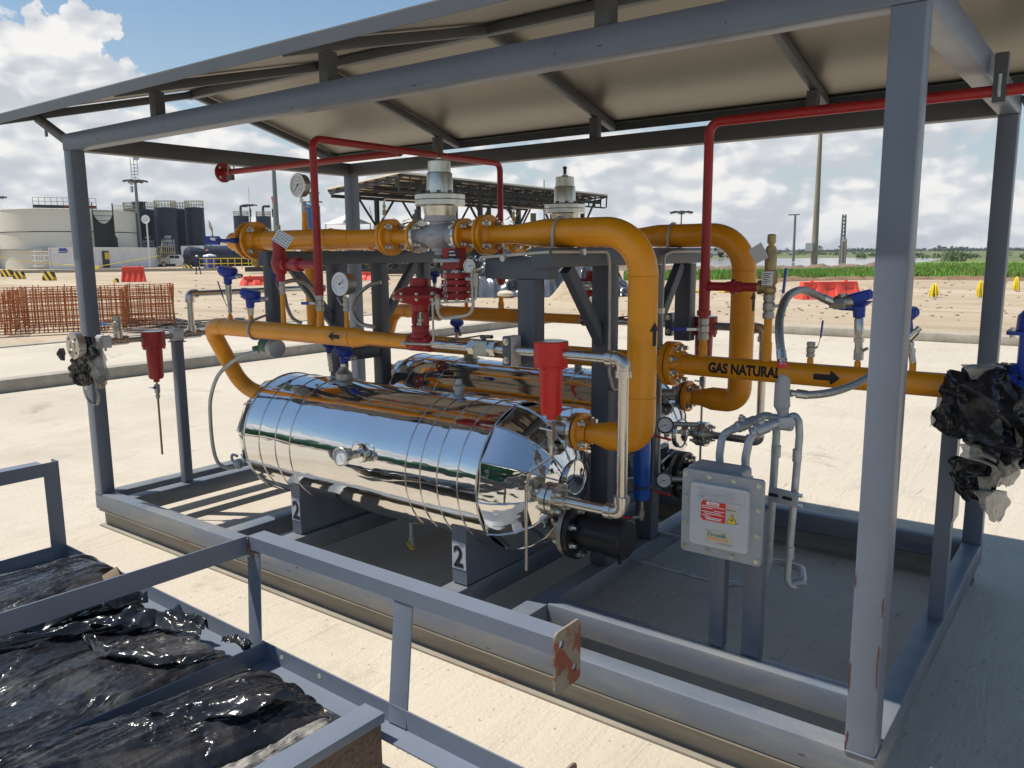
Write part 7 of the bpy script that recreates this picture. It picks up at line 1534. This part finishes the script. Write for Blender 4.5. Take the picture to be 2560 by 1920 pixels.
# brick hut on the left
m_brick = mat('hollow_brick', (.48, .34, .24), .85, var=.12, vs=1.5)
def brickify(m):
    nt = m.node_tree; N = nt.nodes; L = nt.links; w = N.new('ShaderNodeTexWave'); w.bands_direction = 'Z'; w.inputs['Scale'].default_value = 1.3; w.inputs['Distortion'].default_value = .6; L.new(N['Texture Coordinate'].outputs['Object'], w.inputs[0]); r = N.new('ShaderNodeMapRange'); r.inputs[1].default_value = .86; r.inputs[2].default_value = .96; L.new(w.outputs['Fac'], r.inputs[0])
    mx = N.new('ShaderNodeMix'); mx.data_type = 'RGBA'; L.new(r.outputs[0], mx.inputs['Factor']); src = N['Principled BSDF'].inputs['Base Color'].links[0].from_socket; L.new(src, mx.inputs['A']); mx.inputs['B'].default_value = (.22, .17, .13, 1); L.new(mx.outputs['Result'], N['Principled BSDF'].inputs['Base Color'])
brickify(m_brick)
a = gp(-30, 672); b = gp(92, 672); a.z = b.z = G; hB = px2u(46, a); t = thing('brick_hut', 'low brick hut with tin roof and barred window at the left edge', 'hut', (a+b)*.5); d = (b-a).normalized(); n_ = Vector((d.y, -d.x, 0)); Lc = (b-a).length
if n_.dot(Vector(BF)) > 0: n_ = -n_
k = MB(); k.add([a, b, b+Vector((0,0,hB)), a+Vector((0,0,hB)), a-n_*4, b-n_*4, b-n_*4+Vector((0,0,hB)), a-n_*4+Vector((0,0,hB))], [(0,1,2,3),(5,4,7,6),(1,5,6,2),(4,0,3,7),(3,2,6,7)]); wl = k.build('wall', m_brick, t)
k = MB(); o = a-d*.8+n_*.9+Vector((0,0,hB+.05)); e_ = d*(Lc+3.2); k.add([o, o+e_+Vector((0,0,-.15)), o+e_-n_*5.5+Vector((0,0,.4)), o-n_*5.5+Vector((0,0,.5)), o+Vector((0,0,.08)), o+e_+Vector((0,0,-.07)), o+e_-n_*5.5+Vector((0,0,.48)), o-n_*5.5+Vector((0,0,.58))], [(0,3,2,1),(4,5,6,7),(0,1,5,4),(1,2,6,5),(2,3,7,6),(3,0,4,7)]); k.build('tin_roof', m_polesteel, t)
def rel(u, v): p = at(u, v, z=G); return None
wx = Lc*((48+30)/122); ww = Lc*(33/122); k = MB(); k.plate(a+d*wx+n_*.02+Vector((0,0,hB*.24)), d, (0,0,1), .04, [(0, 0), (ww, 0), (ww, hB*.62), (0, hB*.62)]); wn = k.build('window', m_black, t)
k = MB()
for q in range(4): k.beam(a+d*(wx+ww*q/3)+n_*.09+Vector((0,0,hB*.24)), a+d*(wx+ww*q/3)+n_*.09+Vector((0,0,hB*.86)), .12, .08, up=d)
for q in (0, .5, 1): k.beam(a+d*wx+n_*.09+Vector((0,0,hB*(.24+.62*q))), a+d*(wx+ww)+n_*.09+Vector((0,0,hB*(.24+.62*q))), .10, .10)
k.build('window_frame', m_cream, wn)
k = MB(); k.plate(a+d*(wx+ww*.33)+n_*.10+Vector((0,0,hB*.26)), d, (0,0,1), .04, [(0, 0), (ww*.3, 0), (ww*.3, hB*.22), (0, hB*.22)]); k.build('pane', m_white, wn)
# machine bits right of hut
pA = gp(112, 673); t = thing('steel_cabinets', 'open steel racks and cabinets between the brick hut and the container', 'cabinets', pA); k = MB(); 
for q in range(4): c = pA+d*(q*.55-1.6); k.beam(Vector((c.x, c.y, G)), Vector((c.x, c.y, G+hB*(.95-.05*q))), .12, .12, up=(0,1,0))
for z_ in (.4, 1.1, 1.8, 2.3): k.beam(pA-d*1.7+Vector((0,0,z_)), pA+d*.3+Vector((0,0,z_)), .9, .10)
k.build('rack_frame', m_cont, t)
# low wall + yellow tape line + small fence
a = gp(-60, 684); b = gp(560, 676); k = MB(); a.z = b.z = G+.12; k.beam(a, b, .3, .34); struct(k.build('kerb', m_kerb), 'far low kerb along the tank yard')
a = gp(-40, 690); P = [gp(-40, 690)+Vector((0,0,1.9)), gp(60, 682)+Vector((0,0,1.15)), gp(160, 680)+Vector((0,0,.75)), gp(250, 680)+Vector((0,0,.6)), gp(400, 676)+Vector((0,0,1.6))]
k = MB(); k.tube(P, .035, n=5); tag(k.build('caution_tape', m_tapey), 'long yellow caution tape strung across the left background', 'tape')
t = thing('yellow_guard_rail', 'yellow pipe guard rails behind the walking worker', 'railing', gp(600, 674)); k = MB(); a = gp(500, 674); b = gp(720, 670)
for q in range(14): p = a.lerp(b, q/13); k.cyl(p, p+Vector((0,0,1.3)), .05, n=6)
for z_ in (.65, 1.25): k.tube([a+Vector((0,0,z_)), b+Vector((0,0,z_))], .05, n=6)
k.build('rail', m_tapey, t)
t = thing('low_white_wall', 'long low white wall with thin red stripe below the dark horizontal tank', 'wall', gp(600, 668)); a = gp(440, 666); b = gp(1100, 660); a.z = b.z = G; k = MB(); k.beam(a+Vector((0,0,.65)), b+Vector((0,0,.65)), .3, 1.3, r=.02); wl = k.build('wall', m_white, t); k = MB(); k.beam(a+Vector((0,0,1.36)), b+Vector((0,0,1.36)), .34, .12, r=.01); k.build('red_stripe', m_redb, wl)
t = thing('platform_stair', 'grey railed stair and platform between container and white box truck', 'stair', gp(410, 668)); k = MB(); a = gp(398, 668); b = gp(440, 667)
for q in range(9): p = a.lerp(b, q/8); k.cyl(p+Vector((0,0,.4)), p+Vector((0,0,2.9)), .07, n=6)
for z_ in (1.3, 2.1, 2.9): k.tube([a+Vector((0,0,z_)), b+Vector((0,0,z_))], .07, n=6)
k.tube([a+Vector((0,0,.3)), a.lerp(b, .3)+Vector((0,0,3.6))], .10, n=6); k.build('railing', m_rail, t)
# ------------------------------------------------------------------ masts
def mast(label, u, D, vtop, vplat, r, antenna, extras=False, cat='mast', head=True, vant=None):
    d = BF+BR*(u-1280)/FOC; c = Vector(CAM+d/(d@BF)*D); c.z = G; z = zh(c, vplat); t = thing('light_mast', label, cat, c, 'tall lighting masts'); MB().cyl(c, (c.x, c.y, z), r, r*.55, 12).build('shaft', m_polesteel, t); C2 = Vector((c.x, c.y, z)); e = Vector((BR[0], BR[1], 0)).normalized()
    if head:
        k = MB(); k.lathe(C2, (0,0,1), [(-.3, .15), (0, .9), (.15, .95), (.2, .2)], 12)
        for i in range(6): an = i*math.pi/3; q = C2+Vector((math.cos(an)*1.0, math.sin(an)*1.0, .1)); k.beam(q, q+Vector((math.cos(an)*.7, math.sin(an)*.7, -.15)), .5, .25)
        k.build('lamp_crown', m_dark_steel, t)
    if vant: MB().cyl(C2, (c.x, c.y, zh(c, vant)), .045, n=6).build('antenna', m_polesteel, t)
    if extras:
        k = MB(); za_ = zh(c, vant)
        for q in range(5): z_ = z+(za_-z)*(.15+.15*q); k.cyl(Vector((c.x, c.y, z_))-e*.5, Vector((c.x, c.y, z_))+e*.5, .05, n=5); k.cyl(Vector((c.x, c.y, z_))+e*(.5 if q % 2 else -.5), Vector((c.x, c.y, z_+1.4))+e*(.5 if q % 2 else -.5), .05, n=5)
        k.lathe(Vector((c.x, c.y, z+3.4))+e*.5, (-BF[0], -BF[1], 0), [(0, .05), (.1, .45), (.35, .48), (.36, .3)], 16); k.lathe(Vector((c.x, c.y, z-1.6))-e*.6, (0,0,1), [(0, .2), (.9, .2)], 10); k.lathe(Vector((c.x, c.y, z-.2))-e*.5, (-BF[0], -BF[1], 0), [(0, .1), (.2, .35)], 14); k.build('antennas', m_galv, t)
    return t
mast('thin lighting mast with whip antenna at the far left above the tanks', 40, 150, 440, 493, .34, True, vant=440)
mast('telecom mast crowded with antennas and dish behind the navy tanks', 379, 124, 400, 453, .34, True, extras=True, vant=398)
mast('plain grey steel pole left of the upper pressure gauge', 713, 95, 380, 388, .36, False, head=False)
mast('slim lighting mast with whip antenna above the far tank pair', 650, 190, 470, 513, .22, True, vant=468)
mast('slim lighting mast between the red riser and grey back-left post, right one', 808, 190, 503, 505, .22, False)
mast('slim lighting mast just right of the upper pressure gauge', 798, 160, 478, 482, .25, False)
mast('lone mast standing beyond the shed roof near the rear regulator', 1361, 170, 448, 449, .2, False, head=False)
mast('short thin lamp pole seen above the rear yellow pipe', 1693, 120, 529, 531, .16, False)
# big spherical antenna by the cream tank
k = MB(); p = wp(366, 549, 112); k.lathe(p, (-BF[0], -BF[1], .1), [(0, .1), (.1, .5), (.28, .60), (.29, .56), (.12, .1)], 24); k.cyl((p.x, p.y, G), (p.x, p.y, p.z), .10, n=8); tag(k.build('dish_antenna', m_white), 'white round dish antenna at the right edge of the cream tank', 'antenna')
# windsock
p = wp(684, 505, 150); t = thing('windsock', 'small orange and white windsock above the far dark tanks', 'windsock', (p.x, p.y, G)); MB().cyl((p.x-.3, p.y, G), (p.x-.3, p.y, p.z+1.0), .06, n=6).build('pole', m_polesteel, t); k = MB(); k.lathe((p.x, p.y, p.z+1.0), (.1, .05, -1), [(0, .45), (1.2, .38), (2.4, .25)], 12, cap=False); k.build('sock', mat('sock_orange', (.8, .16, .08), .7), t)
# ------------------------------------------------------------------ vehicles and worker
m_wcar = mat('vehicle_white', (.70, .71, .72), .3, var=.03, coat=.5); m_glass = mat('dark_glass', (.015, .018, .02), .08, var=.1); m_tyre = mat('tyre_rubber', (.02, .02, .02), .8)
def car(c, yaw, kind, label, name, col=m_wcar, cat='pickup'):
    t = thing(name, label, cat, c); R_ = Matrix.Rotation(yaw, 3, 'Z'); c = Vector(c); 
    def T(x, y, z_): return c+R_ @ Vector((x, y, z_))
    def solid(nm, prof_, w0, w1, m, par=t, y0=0):
        """side profile (x,z) extruded across the car, narrower at the top"""
        zs = [z_ for _, z_ in prof_]; zlo, zhi = min(zs), max(zs); k = MB(); n = len(prof_); vs = []
        for s_ in (-1, 1):
            for x, z_ in prof_: w_ = w0+(w1-w0)*(z_-zlo)/(zhi-zlo+1e-6); vs.append(T(x, s_*w_/2+y0, z_))
        k.add(vs, [tuple(range(n)), tuple(reversed(range(n, 2*n)))]+[(i, n+i, n+(i+1) % n, (i+1) % n) for i in range(n)]); return k.build(nm, m, par)
    if kind == 'pickup':
        body = solid('body', [(-2.5, .45), (-2.5, .95), (-2.3, 1.12), (-1.3, 1.20), (-.95, 1.22), (.9, 1.20), (.95, .95), (2.6, .95), (2.6, .5), (1.9, .45), (1.75, .78), (1.3, .78), (1.1, .45), (-1.1, .45), (-1.25, .80), (-1.75, .80), (-1.95, .45)], 1.75, 1.70, col)
        solid('cab', [(-1.3, 1.19), (-.65, 1.72), (.65, 1.75), (.9, 1.19)], 1.66, 1.35, col)
        solid('windscreen', [(-1.33, 1.24), (-.74, 1.70), (-.66, 1.70), (-1.2, 1.24)], 1.5, 1.28, m_glass)
        for s_ in (-1, 1):
            k = MB(); k.add([T(-.95, s_*.835, 1.24), T(-.05, s_*.835, 1.24), T(-.05, s_*.70, 1.66), T(-.55, s_*.70, 1.66)], [(0,1,2,3)]); k.add([T(.02, s_*.835, 1.24), T(.75, s_*.835, 1.24), T(.58, s_*.70, 1.66), T(.02, s_*.70, 1.66)], [(0,1,2,3)]); k.build('side_window', m_glass, t)
            k = MB(); k.box((0,0,0), (.01,.01,.01)); k = MB(); k.beam(T(-2.47, s_*.62, .95), T(-2.40, s_*.80, .97), .10, .2); k.build('headlight', m_glass, t)
        k = MB(); k.beam(T(-2.52, -.5, .88), T(-2.52, .5, .88), .05, .22); k.build('grille', m_truss, t); k = MB(); k.beam(T(-2.6, -.85, .58), T(-2.6, .85, .58), .16, .2); k.build('bumper', m_polesteel, t)
        solid('cargo_box', [(1.0, .97), (1.0, 3.0), (4.2, 3.05), (4.2, .97)], 2.2, 2.2, m_wcar); wx_ = (-1.5, 1.52)
        k = MB(); k.beam(T(.95, 0, .8), T(4.1, 0, .8), 1.6, .25); k.build('chassis', m_truss, t)
    else:
        solid('cab', [(-3.0, .8), (-3.0, 1.5), (-1.9, 1.65), (-1.7, 2.6), (-.5, 2.7), (-.5, .8)], 2.0, 1.9, col); solid('windscreen', [(-1.93, 1.72), (-1.76, 2.5), (-1.68, 2.5), (-1.82, 1.72)], 1.8, 1.7, m_glass)
        k = MB(); k.lathe(T(-.2, 0, 1.8), R_ @ Vector((1,0,0)), [(0, .4), (.1, 1.0), (6.4, 1.0), (6.5, .4)], 24); k.build('tank', m_steel, t); k = MB(); k.beam(T(-3.0, 0, .75), T(6.5, 0, .75), 1.0, .3); k.build('chassis', m_truss, t); wx_ = (-2.3, 1.0, 4.2, 5.4)
        k = MB(); k.add([T(-1.5, -1.0, 1.75), T(-.7, -1.0, 1.75), T(-.7, -.97, 2.45), T(-1.5, -.97, 2.45)], [(0,1,2,3)]); k.build('side_window', m_glass, t)
    rw = .36 if kind == 'pickup' else .5
    for x in wx_:
        for s_ in (-1, 1):
            y_ = s_*(.80 if kind == 'pickup' else .95); k = MB(); k.lathe(T(x, y_-.1, rw), R_ @ Vector((0,1,0)), [(0, rw*.9), (.03, rw), (.17, rw), (.2, rw*.9)], 24); w_ = k.build('wheel', m_tyre, t); k = MB(); k.lathe(T(x, y_+s_*.105, rw), R_ @ Vector((0,s_,0)), [(-.02, rw*.6), (0, rw*.58), (.01, .01)], 16, cap=False); k.build('rim', m_galv, w_)
    return t
p = gp(440, 667); e_ = math.atan2(BR[1], BR[0]); car(p, e_+.25, 'pickup', 'white pickup truck with tall white cargo box parked by the containers', 'pickup_truck')
p = gp(1795, 644); car(p, e_+.1, 'tanker', 'distant white tanker truck seen through the rear yellow bend', 'tanker_truck', cat='truck')
car(gp(1835, 644), e_+.4, 'pickup', 'distant white vehicle beside the tanker truck', 'pickup_truck')
# red car nose beside the container
# portable toilet
p = gp(526, 672); t = thing('portable_toilet', 'blue portable toilet with white roof behind the worker', 'portable toilet', p); H_ = px2u(36, p); k = MB(); k.box((p.x-.55, p.y-.55, G), (p.x+.55, p.y+.55, G+H_*.85)); k.build('cabin', mat('toilet_blue', (.02, .06, .28), .5), t); k = MB(); k.lathe((p.x, p.y, G+H_*.851), (0,0,1), [(0, .82), (.15, .7), (.3, .1)], 4, ph=.5); k.build('roof', m_white, t); k = MB(); k.box((p.x+.555, p.y-.38, G+.15), (p.x+.58, p.y+.38, G+H_*.78)); k.build('door', m_blue, t)
# blue vertical tank by the machinery
p = wp(778, 540, 80); k = MB(); k.lathe((p.x, p.y, G), (0,0,1), [(0, .9), (p.z-G+1.0, .9), (p.z-G+1.2, .3)], 20); tag(k.build('plastic_tank', mat('tank_lightblue', (.02, .15, .42), .5)), 'light blue plastic tank beside the left red riser', 'tank')
p = wp(870, 560, 78); k = MB(); k.lathe((p.x, p.y, p.z), (0,0,1), [(0, 2.3), (.9, .1)], 4, ph=.5); 
for q in range(4): k.cyl((p.x+(1.5 if q % 2 else -1.5), p.y+(1.5 if q > 1 else -1.5), G), (p.x+(1.5 if q % 2 else -1.5), p.y+(1.5 if q > 1 else -1.5), p.z), .07, n=6)
tag(k.build('canopy_tent', m_white), 'small white peaked tent beyond the left machinery', 'tent')
k = MB(); p = gp(700, 676)
for q in range(5): c = gp(640+q*10, 676); k.beam(c+Vector((0,0,.3)), c+Vector((1.5,1.0,1.4)), .8, .7)
tag(k.build('yellow_machine', mat('machine_lemon', (.75, .62, .02), .5, var=.2)), 'low bright yellow machine behind the leftmost blue transmitter', 'machine')
# ---- worker
m_cov = mat('coverall_blue', (.012, .025, .085), .8, var=.2, vs=8); m_skin = mat('skin', (.28, .15, .09), .6); m_hat = mat('helmet_white', (.78, .78, .78), .35)
p = gp(495, 685); t = thing('person', 'worker in dark blue coverall and white helmet walking across the yard', 'person', p)
def body():
    e = Vector((BR[0], BR[1], 0)).normalized(); f = Vector((BF[0], BF[1], 0)).normalized(); B = Vector(p); s = 1.58/1.72
    def Q(x, y, z_): return B+(e*x+f*y+Vector((0,0,z_)))*s
    J = {'pel': Q(0, 0, .95), 'bel': Q(0, .01, 1.1), 'che': Q(0, .02, 1.30), 'nek': Q(0, .02, 1.47), 'nk2': Q(0, 0, 1.55), 'hed': Q(0, -.01, 1.64), 'top': Q(0, -.01, 1.72),
         'lh': Q(-.10, 0, .90), 'lk': Q(-.12, -.05, .50), 'la': Q(-.15, .02, .09), 'lt': Q(-.17, -.16, .04), 'rh': Q(.10, 0, .90), 'rk': Q(.15, .04, .50), 'ra': Q(.22, .16, .10), 'rt': Q(.26, .02, .05),
         'ls': Q(-.20, .02, 1.40), 'le': Q(-.27, .05, 1.13), 'lw': Q(-.24, -.06, .90), 'lf': Q(-.23, -.08, .81), 'rs': Q(.20, .02, 1.40), 're': Q(.28, .03, 1.13), 'rw': Q(.27, -.10, .90), 'rf': Q(.26, -.12, .81)}
    rad = {'pel': .155, 'bel': .14, 'che': .165, 'nek': .075, 'nk2': .06, 'hed': .095, 'top': .07, 'lh': .10, 'lk': .075, 'la': .055, 'lt': .05, 'rh': .10, 'rk': .075, 'ra': .055, 'rt': .05, 'ls': .075, 'le': .055, 'lw': .04, 'lf': .035, 'rs': .075, 're': .055, 'rw': .04, 'rf': .035}
    E = [('pel', 'bel'), ('bel', 'che'), ('che', 'nek'), ('nek', 'nk2'), ('nk2', 'hed'), ('hed', 'top'), ('pel', 'lh'), ('lh', 'lk'), ('lk', 'la'), ('la', 'lt'), ('pel', 'rh'), ('rh', 'rk'), ('rk', 'ra'), ('ra', 'rt'), ('che', 'ls'), ('ls', 'le'), ('le', 'lw'), ('lw', 'lf'), ('che', 'rs'), ('rs', 're'), ('re', 'rw'), ('rw', 'rf')]
    ks = list(J); me = bpy.data.meshes.new('body'); me.from_pydata([tuple(J[k_]-B) for k_ in ks], [(ks.index(a), ks.index(b)) for a, b in E], []); ob = bpy.data.objects.new('body', me); sc.collection.objects.link(ob); ob.parent = t
    md = ob.modifiers.new('skin', 'SKIN'); 
    for i, k_ in enumerate(ks): me.skin_vertices[0].data[i].radius = (rad[k_]*s, rad[k_]*s*.8); me.skin_vertices[0].data[i].use_root = (k_ == 'pel')
    sub = ob.modifiers.new('sub', 'SUBSURF'); sub.levels = sub.render_levels = 1; me.materials.append(m_cov)
    k = MB(); k.ball(Q(0, -.015, 1.655), .112*s, 16, (.85, .95, 1.1)); k.build('head', m_skin, t)
    k = MB(); k.lathe(Q(0, 0, 1.66), (0,0,1), [(0, .145*s), (.012, .15*s), (.02, .125*s), (.07, .11*s), (.11, .06*s), (.118, .001)], 20); k.beam(Q(0, .10, 1.665), Q(0, .18, 1.655), .16*s, .012); k.build('helmet', m_hat, t)
    for x, y in ((-.155, -.06), (.225, .09)): k = MB(); k.beam(Q(x, y-.12, .04), Q(x, y+.14, .045), .10*s, .09*s, r=.02); k.build('boot', m_rubber, t)
body()
# ------------------------------------------------------------------ green mesh fence behind the photographer (mirrored in the polished jackets)
m_net = mat('green_net', (.010, .085, .045), .7, var=.2, vs=.8, bump=.01, bs=5)
t = thing('green_fence', 'long green mesh site fence behind the photographer, mirrored in the polished vessels', 'fence', (0, -9.5, G)); k = MB(); vs = []; fs = []
for i in range(121):
    x = -50+i*.95; y = -9.5+.12*math.sin(i*.9); vs += [(x, y, G), (x, y+.1*math.sin(i), G+1.95+.06*math.sin(i*1.7))]
for i in range(120): fs.append((2*i, 2*i+2, 2*i+3, 2*i+1))
k.add(vs, fs); nf = k.build('net', m_net, t); md = nf.modifiers.new('t', 'SOLIDIFY'); md.thickness = .01
for i in range(41): MB().cyl((-50+i*2.85, -9.6, G), (-50+i*2.85, -9.6, G+2.15), .05, n=6).build('fence_post', m_wood, t)

# ------------------------------------------------------------------ thin humid air
hm = bpy.data.materials.new('humid_air'); hm.use_nodes = True; hn = hm.node_tree; hn.nodes.remove(hn.nodes['Principled BSDF'])
pv = hn.nodes.new('ShaderNodeVolumePrincipled'); pv.inputs['Color'].default_value = (.80, .86, .95, 1); pv.inputs['Density'].default_value = .0002; hn.links.new(pv.outputs[0], hn.nodes['Material Output'].inputs['Volume'])
k = MB(); k.box((-3000, -150, G-1.2), (1500, 3000, 45)); o = k.build('haze', hm, flat=True); o['kind'] = 'stuff'; o['label'] = 'thin humid air softening the far woodland'
